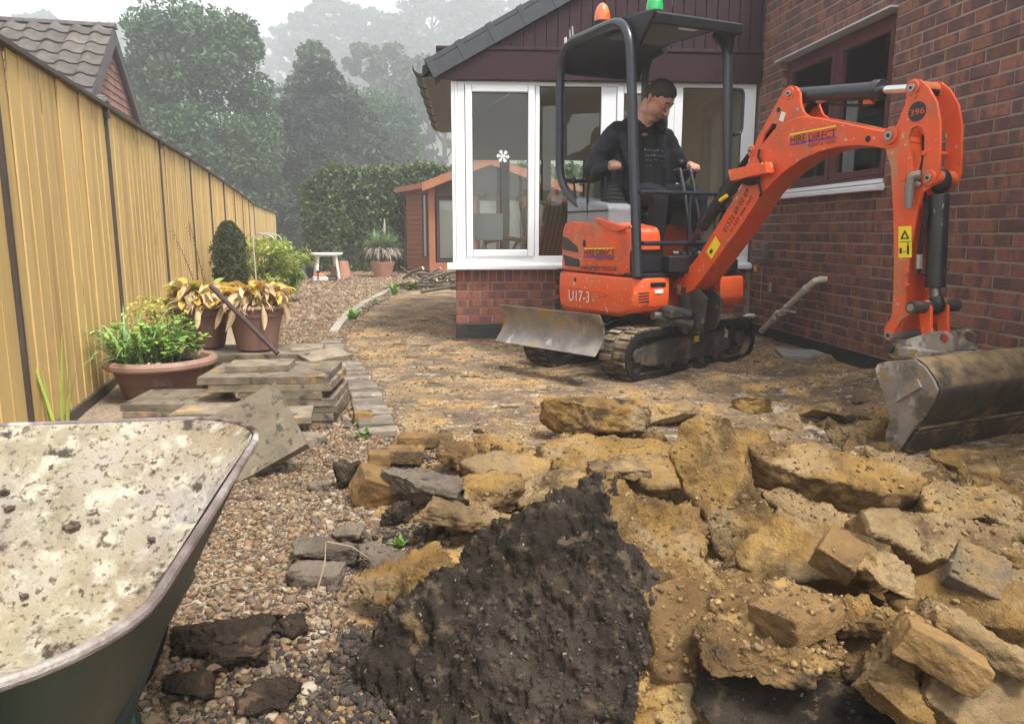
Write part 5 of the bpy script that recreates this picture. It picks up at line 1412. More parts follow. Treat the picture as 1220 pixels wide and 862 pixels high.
for s_ in (-1, 1):
    MB().tube([hd(.074, s_ * .046, .040), hd(.084, s_ * .030, .046), hd(.087, s_ * .013, .042)], .0042, 6).build('eyebrow', MATS['brown_hair'], person)
    MB().ball(hd(.070, s_ * .031, .012), .0115, 10, 8).build('eye', M('eye_white', (.55, .52, .48), rough=.3), person)
    MB().ball(hd(.0785, s_ * .030, .008), (.0042, .0055, .0055), 8, 6).build('pupil', m_txt, person)
    MB().tube([hd(.072, s_ * .042, .016), hd(.080, s_ * .031, .019), hd(.080, s_ * .020, .016)], .0040, 6).build('eyelid', m_skin, person)
# faded print on the tee shirt
pr = MB()
rp_ = random.Random(5)
for row, zz in enumerate((1.575, 1.545, 1.52)):
    x_ = 0
pr = MB()
def tee(y, z):     # front of the tee between the jacket flaps
    return (-.09 + .150 + .07 * (1.66 - z) / .25 - 2.2 * (y) ** 2 + .012, y, z)
for row, (zz, hh) in enumerate(((1.585, .026), (1.545, .020), (1.515, .012), (1.475, .010))):
    y_ = -.085
    while y_ < .085:
        w_ = rp_.uniform(.006, .018)
        h2 = hh * rp_.uniform(.5, 1)
        a, b = tee(y_, zz), tee(y_ + w_, zz); c_, d_ = tee(y_ + w_, zz + h2), tee(y_, zz + h2)
        pr.add([a, b, c_, d_], [(0, 1, 2, 3)]); y_ += w_ + rp_.uniform(.003, .009)
tp_ = pr.build('tee_print', M('faded_grey_print', [(.4, (.02, .02, .022)), (.6, (.16, .16, .165))], scale=45, rough=.9), person, smooth=0)

tp_['kind'] = 'stuff'
# ================================================================== FENCE
m_fence = M('treated_softwood', [(.25, (.46, .300, .098)), (.45, (.55, .372, .132)), (.6, (.61, .43, .172)), (.8, (.49, .33, .115))], scale=2.2, stretch=(9, 9, .8), rough=.75, rnd=.13, bump=.25, bscale=30, objrand=True,
            layers=[((.30, .165, .05), 8, .665, .69, (1, 1, .7)), ((.66, .49, .22), 3, .52, .75, (9, 9, .5)), ((.42, .27, .095), 1.3, .54, .75)])
m_post = M('brown_post', [(.3, (.045, .032, .026)), (.7, (.075, .055, .045))], scale=6, stretch=(6, 6, 1), rough=.6)
fa_ = R(15.2)
fdir = Vector((-math.sin(fa_), math.cos(fa_), 0)); F0 = Vector((-2.70, 5.19, 0))
fence = thing('garden_fence', 'tall timber fence of upright featheredge boards with brown posts', 'fence', F0)
PW, NB = 1.93, 13
tops = {-2: 1.83, -1: 1.83, 0: 1.83, 1: 1.83, 2: 1.84, 3: 1.83, 4: 1.82, 5: 1.80, 6: 1.78, 7: 1.76, 8: 1.72, 9: 1.54}
pts = {i: fdir * (PW * i) for i in range(-2, 9)}
pts[9] = Vector((-6.75, 21.95, 0)) - F0
# feather-edge board: wedge section, overlapping its neighbour
def board_mesh(seed):
    r = random.Random(seed); w = 1.0; V = []
    for z in (0, 1):
        V += [(0, -.004, z), (w, 0, z), (w, -.007, z), (0, -.013, z)]
    return V
bmeshes = []
for k in range(4):
    me = bpy.data.meshes.new('board'); me.from_pydata(board_mesh(k), [], [(3, 2, 1, 0), (4, 5, 6, 7), (0, 1, 5, 4), (1, 2, 6, 5), (2, 3, 7, 6), (3, 0, 4, 7)]); me.materials.append(m_fence); bmeshes.append(me)
rf_ = random.Random(8)
for i in range(-2, 9):
    a, b = pts[i], pts[i + 1]; d = (b - a); L_ = d.length; ang = math.atan2(d.y, d.x)
    n = NB; bw = (L_ - .06) / n
    for k in range(n):
        o = mobj('board', rf_.choice(bmeshes), None, fence)
        p = a + d * ((.03 + k * bw) / L_)
        top = tops[i] + (tops[i + 1] - tops[i]) * (k / n) - .03
        o.location = (p.x, p.y, .05 + rf_.uniform(-.004, .004)); o.rotation_euler = (rf_.uniform(-.004, .004), 0, ang)
        o.scale = (bw + .014, 1, top - .05)
    # capping rail and gravel board
    nrm = Vector((d.y, -d.x, 0)).normalized()
    za, zb = tops[i], tops[i + 1]
    cp = MB(); u = d.normalized(); q0, q1 = a + u * .0, b - u * .0
    def rail(z0a, z0b, h, w0, w1):
        vs = [q + nrm * w + Vector((0, 0, z + hh)) for q, z in ((q0, z0a), (q1, z0b)) for hh in (0, h) for w in (w0, w1)]
        cp.add(vs, [(0, 1, 3, 2), (4, 6, 7, 5), (0, 2, 6, 4), (1, 5, 7, 3), (2, 3, 7, 6), (0, 4, 5, 1)])
    rail(za - .03, zb - .03, .028, -.03, .042)
    cp.build('capping_rail', m_post, fence, bevel=.004)
    cp = MB(); rail(-.05, -.05, .12, -.02, .03); cp.build('gravel_board', m_post, fence)
for i in range(-2, 10):
    p = pts[i]; an = fa_ if i < 9 else 0
    MB().box((p.x, p.y, tops[i] / 2 - .02), (.05, .032, tops[i] + .02), (0, 0, an)).build('post', m_post, fence, bevel=.003)
    pc = MB(); pc.box((p.x, p.y, tops[i] + .02), (.085, .085, .03), (0, 0, an)); pc.box((p.x, p.y, tops[i] + .042), (.055, .055, .02), (0, 0, an))
    pc.build('post_cap', M('grey_post_cap', (.14, .13, .12), rough=.5), fence, bevel=.008)
    if i in (-1, 0, 1):
        MB().box((p.x + .02, p.y, tops[i] - .04), (.04, .05, .10), (0, 0, an)).build('bracket', m_post, fence)

# ================================================================== NEIGHBOUR'S GARAGE
AP = Vector((-6.25, 12.6, 4.14)); gd = Vector((-.24, .97, 0)).normalized(); rd = Vector((-.97, -.24, 0)).normalized()   # gable direction (away), ridge direction (left)
m_tile = M('mossy_pantile', [(.3, (.055, .047, .043)), (.6, (.10, .085, .075)), (.8, (.15, .13, .105))], scale=5, rough=.9, bump=.4, bscale=30, rnd=.2, island=.2, layers=[((.16, .15, .08), 7, .6, .75)])
m_gtile = M('red_hung_tile', [(.3, (.21, .10, .075)), (.7, (.30, .155, .115))], scale=8, rough=.9, rnd=.25)
m_barge = M('grey_brown_barge', [(.3, (.055, .045, .045)), (.7, (.08, .068, .066))], scale=5, rough=.6)
gar = thing('garage', 'neighbour garage with dark pantile roof and tile hung gable beyond the fence', 'building', (AP.x, AP.y, 0))
run, rise = 1.75, 1.36
sl_ = math.atan2(rise, run); hyp = math.hypot(run, rise)
Tg = Matrix((rd, gd, Vector((0, 0, 1)))).transposed().to_4x4()         # local x: along ridge (left), y: away, z up
def gp_(x, y, z): return Tg @ Vector((x, y, z))
w_ = MB(); w_.add([gp_(.12, -run, 0), gp_(.12, run, 0), gp_(.12, run, AP.z - rise), gp_(.12, 0, AP.z - .05), gp_(.12, -run, AP.z - rise), gp_(7, -run, 0), gp_(7, run, 0), gp_(7, run, AP.z - rise), gp_(7, 0, AP.z - .05), gp_(7, -run, AP.z - rise)],
                 [(0, 1, 2, 3, 4), (9, 8, 7, 6, 5), (0, 4, 9, 5), (1, 6, 7, 2), (2, 7, 8, 3), (3, 8, 9, 4)])
w_.build('wall', m_brick2, gar, smooth=0)
# pantiles on the near slope: S-profile rows
TWd, TL = .30, .32
def tile_mesh():
    V = []; F = []
    n = 7
    for e, (yy, zz) in enumerate(((0, 0.030), (TL + .06, 0.0))):
        for k in range(n + 1):
            x = TWd * k / n; V.append((x, yy, zz + .045 * max(0, math.sin(math.pi * min(1, k / (n * .62)))) ))
    for e, (yy, zz) in enumerate(((0, .005), (TL + .06, -.02))):
        for k in range(n + 1):
            x = TWd * k / n; V.append((x, yy, zz + .040 * max(0, math.sin(math.pi * min(1, k / (n * .62))))))
    m = n + 1
    for k in range(n):
        F += [(k, k + 1, m + k + 1, m + k), (2 * m + k + 1, 2 * m + k, 3 * m + k, 3 * m + k + 1), (k + 1, k, 2 * m + k, 2 * m + k + 1)]
    me = bpy.data.meshes.new('roof_tile'); me.from_pydata(V, [], F); me.materials.append(m_tile)
    me.polygons.foreach_set('use_smooth', [True] * len(F)); me.set_sharp_from_angle(angle=R(50)); return me
tme = tile_mesh()
rows = int(hyp / TL)
ex_ = Vector((rd.x, rd.y, 0)); ey_ = Vector((gd.x * math.cos(sl_), gd.y * math.cos(sl_), math.sin(sl_))); 
# far end: left edge of tile at smaller x; use -rd as tile x so profile reads left to right
Rt = Matrix((-ex_, ey_, (-ex_).cross(ey_))).transposed().to_4x4()
for r_ in range(rows + 1):
    for c_ in range(15):
        o = mobj('roof_tile', tme, None, gar)
        p = gp_(.0 + (c_ + 1) * TWd, -run, AP.z - rise + .04) + ey_ * (r_ * TL - .06)
        o.matrix_local = Matrix.Translation(p + Vector((0, 0, rf_.uniform(-.006, .008)))) @ Rt @ Matrix.Rotation(rf_.uniform(-.02, .02), 4, 'Z')
# far slope sheet
MB().add([gp_(0, -.02, AP.z + .02), gp_(7, -.02, AP.z + .02), gp_(7, run + .15, AP.z - rise - .1), gp_(0, run + .15, AP.z - rise - .1), gp_(0, -.02, AP.z - .03), gp_(7, -.02, AP.z - .03), gp_(7, run + .15, AP.z - rise - .15), gp_(0, run + .15, AP.z - rise - .15)],
         [(0, 1, 2, 3), (4, 7, 6, 5), (0, 3, 7, 4), (2, 1, 5, 6), (3, 2, 6, 7)]).build('far_slope', m_tile, gar, smooth=0)
MB().add([gp_(4.4, -.02, AP.z + .02), gp_(7, -.02, AP.z + .02), gp_(7, -run - .1, AP.z - rise - .08), gp_(4.4, -run - .1, AP.z - rise - .08)], [(3, 2, 1, 0)]).build('near_slope', m_tile, gar, smooth=0)
for k in range(14):      # ridge tiles
    rt_ = MB(); rt_.loft([[gp_(x, .11 * math.cos(a), AP.z + .01 + .075 * math.sin(a)) for a in [math.pi * j / 8 for j in range(9)]] for x in (k * .42 - .02, k * .42 + .41)]); rt_.build('ridge_tile', m_tile, gar)
for s_ in (-1, 1):       # bargeboards
    b_ = MB(); vs = []
    for x in (.0, .06):
        vs += [gp_(x, 0, AP.z + .03), gp_(x, s_ * (run + .12), AP.z - rise - .08), gp_(x, s_ * (run + .12), AP.z - rise - .30), gp_(x, 0, AP.z - .24)]
    b_.add(vs, [(0, 1, 2, 3), (7, 6, 5, 4), (0, 4, 5, 1), (1, 5, 6, 2), (2, 6, 7, 3), (3, 7, 4, 0)]); b_.build('bargeboard', m_barge, gar, bevel=.008)
# hung tiles in the gable
th_ = .115; z = AP.z - rise - .4; r_ = 0
tm = MB().bb(0, 1, -1, 0, 0, 1); 
me = bpy.data.meshes.new('hung_tile'); me.from_pydata([(0, 0, 0), (1, 0, 0), (1, .25, 1), (0, .25, 1), (0, -1, 0), (1, -1, 0), (1, -.1, 1), (0, -.1, 1)], [], [(4, 5, 6, 7), (0, 1, 5, 4), (1, 2, 6, 5), (3, 0, 4, 7)]); me.materials.append(m_gtile)
Rg = Matrix((gd, rd, Vector((0, 0, 1)))).transposed().to_4x4()
while z < AP.z - .25:
    half = min(run, (AP.z - .15 - z) / rise * run)
    y = -half + (.08 if r_ % 2 else 0)
    while y < half - .05:
        wd = min(.16, half - y)
        o = mobj('hung_tile', me, None, gar); o.matrix_local = Matrix.Translation(gp_(.115, y, z)) @ Rg @ Matrix.Diagonal((wd - .006, .022, th_ + .02, 1))
        y += .165
    z += th_; r_ += 1

# ================================================================== PAVING SLABS
m_slabs = M('old_paving_slab', [(.3, (.105, .080, .052)), (.5, (.185, .148, .102)), (.7, (.255, .21, .15))], scale=9, rough=.9, bump=.5, bscale=45, bdist=.006, rnd=.22,
            layers=[((.36, .21, .075), 7, .60, .66, None, 5), ((.045, .037, .028), 10, .56, .66, None, 5), ((.12, .11, .07), 4, .6, .8)])
m_slab_d = M('lichened_slab', [(.3, (.10, .082, .056)), (.6, (.165, .132, .09))], scale=9, rough=.9, bump=.4, bscale=50, layers=[((.05, .045, .035), 22, .56, .63), ((.26, .21, .14), 16, .62, .72)])
def slab_mesh(sx, sy, sz, seed):
    bm = bmesh.new(); bmesh.ops.create_cube(bm, size=1)
    bmesh.ops.subdivide_edges(bm, edges=list(bm.edges), cuts=5, use_grid_fill=True)
    V = np.array([v.co[:] for v in bm.verts]) * np.array([sx, sy, sz])
    Nn = fbm(V * 22 + seed * 7.7, 3, seed); side_ = np.maximum(np.abs(V[:, 0]) / sx, np.abs(V[:, 1]) / sy) > .49
    c = 1 - .016 * np.abs(Nn) * side_ / sx
    for v, p, k, n_ in zip(bm.verts, V, c, Nn): v.co = Vector((p[0] * k, p[1] * k, p[2] + .0012 * n_))
    me = bpy.data.meshes.new('flagstone'); bm.to_mesh(me); bm.free()
    me.polygons.foreach_set('use_smooth', [True] * len(me.polygons)); me.set_sharp_from_angle(angle=R(40)); return me
def slab(x, y, z, sx, sy, rz, label, seed, rx=0, ry=0, sz=.036, mat=None, group=None):
    me = slab_mesh(sx, sy, sz, seed); me.materials.append(mat or m_slabs)
    o = mobj('flagstone', me, None, None, (x, y, z + sz / 2), (rx, ry, rz)); tag(o, label, 'flagstone', group); return o
# short stack by the tub
SG = 'paving slabs stacked beside the gravel'
slab(-1.80, 4.02, .045, .47, .40, R(6), 'lower slab of the two slab pile in front of the planted tub', 1, group=SG)
slab(-1.81, 4.02, .083, .46, .39, R(3), 'yellowish slab topping the two slab pile in front of the planted tub', 2, group=SG)
slab(-1.78, 4.03, .008, .47, .42, R(2), 'bottom slab under the two slab pile by the tub, nearly hidden', 12, group=SG)
# main stack
names = ['bottom slab of the tall stack, wet and black', 'second slab up in the tall stack, thin and dark', 'third slab up in the tall stack with orange edge', 'fourth slab up in the tall stack, orange edged', 'fifth slab up in the tall stack, set back in shadow', 'sixth slab up in the tall stack with mossy edge', 'broad top slab of the tall stack']
z = .0
for k, nm in enumerate(names):
    sz = .036
    dx = (0, .01, .02, .01, -.04, .0, -.02)[k]; sx = (.50, .46, .47, .44, .42, .62, .66)[k]
    slab(-1.20 - sx / 2 + .26 + dx, 4.02, z, sx, .48, R((4, 2, 5, 3, 1, 3, 4)[k]), nm, 20 + k, sz=sz, group=SG); z += sz + .003
slab(-1.36, 4.03, z, .33, .22, R(7), 'small broken slab lying on top of the tall stack', 31, sz=.03, group=SG)
slab(-1.12, 4.45, z - .02, .26, .20, R(40), 'tilted slab fragment behind the top of the tall stack', 32, rx=R(7), ry=R(-4), sz=.03, group=SG)
slab(-1.48, 3.72, .10, .36, .36, R(3), 'pale flat slab half hidden by the leaning diamond slab', 33, group=SG)
slab(-1.46, 3.72, .055, .37, .36, R(6), 'slab under the pale flat slab behind the barrow', 34, group=SG)
slab(-1.50, 3.72, .012, .37, .36, R(2), 'lowest slab of the low pile behind the wheelbarrow', 35, group=SG)
slab(-1.13, 3.60, .10, .30, .26, R(12), 'small slab between the leaning slab and the tall stack', 36, sz=.03, group=SG)
# diamond slab leaning on the pile
c0 = Vector((-1.08, 3.05, .165))
me = slab_mesh(.36, .36, .034, 41); me.materials.append(m_slab_d)
o = mobj('flagstone', me, None, None, c0); tag(o, 'speckled square slab leaning corner down against the stack', 'flagstone', SG)
o.rotation_euler = (Matrix.Rotation(R(-6), 3, 'Z') @ Matrix.Rotation(R(48), 3, 'X') @ Matrix.Rotation(R(36), 3, 'Z')).to_euler()
slab(-1.0, 3.42, .005, .22, .16, R(50), 'slab offcut propping up the leaning diamond slab', 42, sz=.05, group=SG)
# rear stack carrying the pots
rz_ = ['lowest slab under the two tall pots', 'middle slab under the two tall pots', 'slab directly under the left tall pot', 'top slab running under both tall pots']
for k, nm in enumerate(rz_):
    slab(-1.82 + (.0, .03, -.02, .05)[k], 4.95, .02 + k * .054, (.80, .86, .78, .84)[k], .46, R((2, 4, 1, 3)[k]), nm, 50 + k, sz=.05, group=SG)
slab(-1.36, 4.98, .20, .20, .30, R(10), 'narrow slab end beside the right tall pot', 55, sz=.045, group=SG)
slab(-1.40, 4.90, .15, .26, .22, R(-12), 'broken slab under the narrow end by the right pot', 56, sz=.04, group=SG)
# rusty bar
b0_, b1_ = G(331, 421, .275), None
b1_ = atY(251, 341, b0_.y + .12)
o = MB().tube([b0_, (b0_ + b1_) / 2 + Vector((0, 0, .004)), b1_], .0145, 12).build('iron_bar', M('rusty_iron', [(.3, (.045, .032, .028)), (.7, (.085, .058, .048))], scale=30, rough=.7, metal=.3, bump=.2, bscale=90), None)
tag(o, 'rusty iron bar leaning across the front of the tall pots', 'bar')

# ================================================================== POTTED PLANTS
m_pot = M('brown_plastic_pot', [(.3, (.130, .062, .046)), (.7, (.165, .080, .060))], scale=4, rough=.55, layers=[((.30, .20, .16), 5, .6, .8)])
m_pot2 = M('faded_plastic_pot', [(.3, (.20, .105, .08)), (.7, (.26, .145, .11))], scale=4, rough=.6)
m_rim = M('weathered_rim', [(.3, (.24, .135, .10)), (.7, (.34, .21, .16))], scale=9, rough=.7)
m_earth = M('potting_earth', [(.3, (.02, .015, .012)), (.7, (.05, .038, .028))], scale=20, rough=.95, bump=.6)
def leaf_mat(name, a, b, trans=.25, rough=.5): return M(name, [(.3, a), (.7, b)], scale=6, rough=rough, trans=trans, island=.3, objrand=False, bump=.1, bscale=40)
class Leaves:
    "folded, bent leaves and blades collected in one mesh"
    def __init__(s): s.v = []; s.f = []
    def leaf(s, p, d, up, L_, W_, droop=.3, fold=.2, n=4, tip=.0, curl=0):
        p, d = Vector(p), Vector(d).normalized(); sd = d.cross(Vector(up)); 
        if sd.length < 1e-4: sd = d.cross(Vector((1, 0, 0)))
        sd.normalize(); b = len(s.v); q = p.copy(); dd = d.copy()
        for k in range(n + 1):
            t = k / n; w = W_ * (math.sin(math.pi * min(1, t * .92 + .08)) ** .8) * (1 - tip * t)
            nn = sd.cross(dd).normalized()
            s.v += [tuple(q - sd * w + nn * w * fold), tuple(q), tuple(q + sd * w + nn * w * fold)]
            q = q + dd * (L_ / n); dd = (dd + Vector((0, 0, -droop / n)) + sd * curl / n).normalized()
        for k in range(n):
            o = b + k * 3; s.f += [(o, o + 1, o + 4, o + 3), (o + 1, o + 2, o + 5, o + 4)]
    def blade(s, p, d, L_, W_, droop, n=7):
        p, dd = Vector(p), Vector(d).normalized(); sd = dd.cross(Vector((0, 0, 1)))
        if sd.length < 1e-3: sd = Vector((1, 0, 0))
        sd.normalize(); b = len(s.v); q = p.copy()
        for k in range(n + 1):
            t = k / n; w = W_ * (1 - t ** 2.2) + .0006
            nn = sd.cross(dd).normalized()
            s.v += [tuple(q - sd * w + nn * w * .35), tuple(q), tuple(q + sd * w + nn * w * .35)]
            q = q + dd * (L_ / n); dd = (dd + Vector((0, 0, -droop * (0.4 + 1.2 * t) / n))).normalized()
        for k in range(n):
            o = b + k * 3; s.f += [(o, o + 1, o + 4, o + 3), (o + 1, o + 2, o + 5, o + 4)]
    def build(s, name, mat, parent=None):
        me = np_mesh(name, np.array(s.v), np.array(s.f), True); return mobj(name, me, mat, parent)
rp_ = random.Random(21)
def rdir(r, zmin=-.2, zmax=1):
    a = r.uniform(0, 6.283); z = r.uniform(zmin, zmax); q = math.sqrt(max(0, 1 - z * z)); return Vector((q * math.cos(a), q * math.sin(a), z))
# wide tub
tubp = Vector((-2.12, 4.50, .015))
tub = thing('potted_plant', 'wide brown tub of green weeds and strappy grass leaves by the fence', 'plant', tubp); tub.scale = (.95, .95, 1.0)
tb_ = MB().lathe([(.20, 0), (.225, .01), (.255, .10), (.262, .105), (.275, .16), (.285, .20)], 40); tb_.build('pot', m_pot, tub)
MB().lathe([(.283, .190), (.325, .192), (.338, .205), (.338, .225), (.322, .243), (.300, .245), (.285, .235), (.275, .20)], 48).build('rim', m_rim, tub)
MB().lathe([(.01, .195), (.15, .20), (.282, .19), (.26, .15), (.01, .15)], 30).build('soil', m_earth, tub)
L1 = Leaves(); L2 = Leaves(); L3 = Leaves()
st_ = MB()
for k in range(70):
    a = rp_.uniform(0, 6.28); rr = .24 * math.sqrt(rp_.random()); base = Vector((rr * math.cos(a) - .01, rr * math.sin(a), .2))
    h = rp_.uniform(.10, .30) * (1.15 - rr * 1.3); lean = Vector((base.x * .40 + rp_.uniform(-.06, .05), base.y * .55 + rp_.uniform(-.07, .07), 0)); tp = base + Vector((0, 0, h)) + lean * (h / .2)
    st_.tube([base, (base + tp) / 2 + Vector((0, 0, .02)), tp], [.003, .0025, .0015], 5)
    for j in range(9):
        t = rp_.uniform(.35, 1); p = base + (tp - base) * t + Vector((0, 0, .02 * math.sin(t * 3))); d = rdir(rp_, -.1, .6)
        (L1 if rp_.random() < .75 else L2).leaf(p, d, (0, 0, 1), rp_.uniform(.035, .062), rp_.uniform(.013, .022), .5, .25, 4)
st_.build('stems', leaf_mat('green_stem', (.08, .13, .03), (.12, .17, .05), 0), tub)
for k in range(46):
    a = rp_.uniform(0, 6.28); base = Vector((-.10 + rp_.uniform(-.09, .09), -.12 + rp_.uniform(-.09, .09), .2)); d = Vector((math.cos(a) * .6 - .08, math.sin(a) * .6 - .25, rp_.uniform(.5, 1.3)))
    L3.blade(base, d, rp_.uniform(.28, .46), rp_.uniform(.006, .011), rp_.uniform(1.1, 2.3))
L3.blade((.0, -.18, .2), (.75, -.2, .45), .40, .006, .2); 
L1.build('foliage', leaf_mat('mint_leaf', (.15, .32, .05), (.27, .46, .10)), tub); L2.build('foliage', leaf_mat('yellow_green_leaf', (.27, .36, .06), (.40, .46, .10)), tub)
L3.build('grass_blades', leaf_mat('strap_leaf', (.12, .25, .07), (.24, .40, .13), .15), tub)
Ld = Leaves()
for k in range(5): Ld.blade((-.05 + .04 * k, -.16, .215), (rp_.uniform(-.3, .5), -.8, .5), .16, .007, 2.5)
Ld.build('dead_blades', leaf_mat('straw', (.50, .36, .19), (.6, .46, .26), .1), tub)
# golden hop-like plant climbing behind the tub
hop = thing('climbing_plant', 'yellow green curly leaved plant behind the tub of weeds', 'plant', (-2.36, 4.98, .05))
Lh = Leaves()
for k in range(380):
    t = rp_.random(); c = Vector((rp_.gauss(0, .09), rp_.gauss(0, .07), .18 + .34 * t)); 
    Lh.leaf(c, rdir(rp_, -.3, .6), (0, 0, 1), rp_.uniform(.03, .055), rp_.uniform(.010, .018), .8, .4, 4)
Lh.build('foliage', leaf_mat('golden_leaf', (.38, .40, .06), (.52, .50, .12)), hop)
MB().tube([(0, 0, 0), (.02, .01, .2), (-.01, 0, .45)], .006, 5).build('stem', MATS['green_stem'], hop)
# two tall pots with dying hostas
def hosta_pot(loc, label, mat, seed, rim):
    r = random.Random(seed)
    t = thing('potted_plant', label, 'plant', loc)
    MB().lathe([(.118, 0), (.125, .004), (.135, .05), (.158, .17), (.170, .215), (.178, .222), (.180, .262), (.186, .268)], 36).build('pot', mat, t)
    MB().lathe([(.180, .262), (.196, .266), (.202, .276), (.198, .290), (.186, .293), (.176, .285), (.172, .25)], 40).build('rim', rim, t)
    MB().lathe([(.01, .262), (.174, .262), (.16, .23), (.01, .23)], 24).build('soil', m_earth, t)
    A = Leaves(); B = Leaves(); Cc = Leaves()
    for k in range(170):
        a = r.uniform(0, 6.28); rr = .15 * math.sqrt(r.random()); p = Vector((rr * math.cos(a), rr * math.sin(a), .27 + r.uniform(0, .13)))
        d = Vector((math.cos(a), math.sin(a), r.uniform(-.25, .9))); x = r.random()
        if x < .60: A.leaf(p, d, (r.uniform(-1, 1), r.uniform(-1, 1), 1), r.uniform(.06, .14), r.uniform(.010, .026), r.uniform(1.0, 4.0), r.uniform(.5, 1.9), 7, curl=r.uniform(-2.5, 2.5))
        elif x < .9: B.leaf(p, d + Vector((0, 0, .3)), (0, 0, 1), r.uniform(.08, .15), r.uniform(.022, .042), r.uniform(.6, 2.0), r.uniform(.2, .8), 7, curl=r.uniform(-1.2, 1.2))
        else: Cc.leaf(p, d + Vector((0, 0, .3)), (0, 0, 1), r.uniform(.09, .14), r.uniform(.022, .034), .8, .3, 6)
    for k in range(90):     # straw like stalks over the rim
        a = r.uniform(0, 6.28); p = Vector((.12 * math.cos(a), .12 * math.sin(a), .27)); A.blade(p, (math.cos(a), math.sin(a), r.uniform(.3, 1.6)), r.uniform(.10, .22), .0035, r.uniform(1.5, 3))
    for k in range(4):      # withered leaves hanging over the edge
        a = r.uniform(3.6, 6.2); p = Vector((.20 * math.cos(a), .20 * math.sin(a), .29)); A.leaf(p, (math.cos(a) * .4, math.sin(a) * .4, -.8), (0, 1, 0), r.uniform(.10, .17), .02, 1.5, 1.0, 6, curl=r.uniform(-1, 1))
    A.build('dead_leaves', leaf_mat('withered_leaf', (.50, .34, .18), (.66, .50, .31), .2, .8), t)
    B.build('yellow_leaves', leaf_mat('yellowed_leaf', (.62, .42, .06), (.72, .50, .16), .3), t)
    Cc.build('foliage', MATS['yellow_green_leaf'], t)
    return t
hosta_pot((-2.06, 5.02, .242), 'left tall brown pot of withered hosta leaves', m_pot, 31, m_rim)
t2 = hosta_pot((-1.68, 4.93, .242), 'right tall faded pot of withered yellow hosta leaves', m_pot2, 32, m_rim)
for (x0, y0, z0), (x1, y1, z1), nm in (((-2.10, 5.1, .52), (-2.28, 5.15, 1.02), 'left of the two dry seed stalks in front of the fence'), ((-2.06, 5.1, .52), (-2.16, 5.15, 1.05), 'right of the two dry seed stalks in front of the fence')):
    m_ = MB().tube([(x0, y0, z0), ((x0 + x1) / 2 + .02, y0, (z0 + z1) / 2), (x1, y1, z1)], [.003, .0025, .0015], 5)
    for k in range(16):
        t = .3 + .7 * k / 16; m_.ball((x0 + (x1 - x0) * t + rp_.uniform(-.008, .008) + .02 * math.sin(math.pi * t), y0, z0 + (z1 - z0) * t), .005, 6, 4)
    o = m_.build('seed_stalk', M('dry_stalk', (.12, .075, .045), rough=.9), None); tag(o, nm, 'stalk')
o = MB().tube([G(308, 330, .0) if False else (-2.42, 7.2, 0), (-2.43, 7.2, .6), (-2.44, 7.2, 1.16)], .006, 6).build('garden_cane', M('pale_cane', (.5, .45, .38), rough=.7), None); tag(o, 'thin pale cane standing among the plants behind the pots', 'cane')
# clump of sedge leaf at far left below the fence
gr = thing('grass_clump', 'single yellow green iris shoot at the foot of the fence, far left', 'plant', (-2.16, 3.48, 0))
Lg = Leaves()
for k in range(7): Lg.blade((rp_.uniform(-.03, .03), rp_.uniform(-.03, .03), 0), (rp_.uniform(-.35, .25), rp_.uniform(-.2, .2), 1), rp_.uniform(.3, .62), .010, rp_.uniform(.1, .7))
Lg.build('grass_blades', MATS['yellow_green_leaf'], gr)

# ================================================================== WHEELBARROW
wb = thing('wheelbarrow', 'old wheelbarrow with a cement crusted tray and dark green outside', 'wheelbarrow', (-.752, .95, 0), R(9))
m_crust = M('cement_crust', [(.25, (.20, .165, .11)), (.45, (.32, .275, .185)), (.6, (.40, .35, .25)), (.8, (.47, .43, .34))], scale=7, detail=5, rough=.93, bump=1.0, bscale=50, bdist=.012, bdetail=6, objrand=False,
            layers=[((.29, .255, .235), 3.5, .44, .64, None, 6), ((.19, .14, .13), 4.2, .54, .66, None, 7), ((.26, .19, .11), 2.2, .46, .68, None, 6), ((.48, .44, .34), 20, .50, .66, None, 5), ((.12, .085, .055), 75, .56, .66), ((.06, .042, .03), 11, .60, .65, None, 6), ((.07, .05, .035), 30, .66, .69)])
m_green = M('dark_green_steel', [(.3, (.008, .022, .017)), (.7, (.014, .034, .026))], scale=5, rough=.45, layers=[((.09, .06, .045), 9, .62, .7), ((.05, .03, .025), 3, .55, .7)])
m_rimw = M('scuffed_rim', [(.3, (.11, .08, .07)), (.55, (.22, .175, .155)), (.75, (.36, .32, .29))], scale=16, rough=.6, metal=.3, bump=.4, bscale=60, layers=[((.50, .45, .37), 9, .6, .68), ((.07, .03, .025), 8, .62, .7)])
RIM = .612
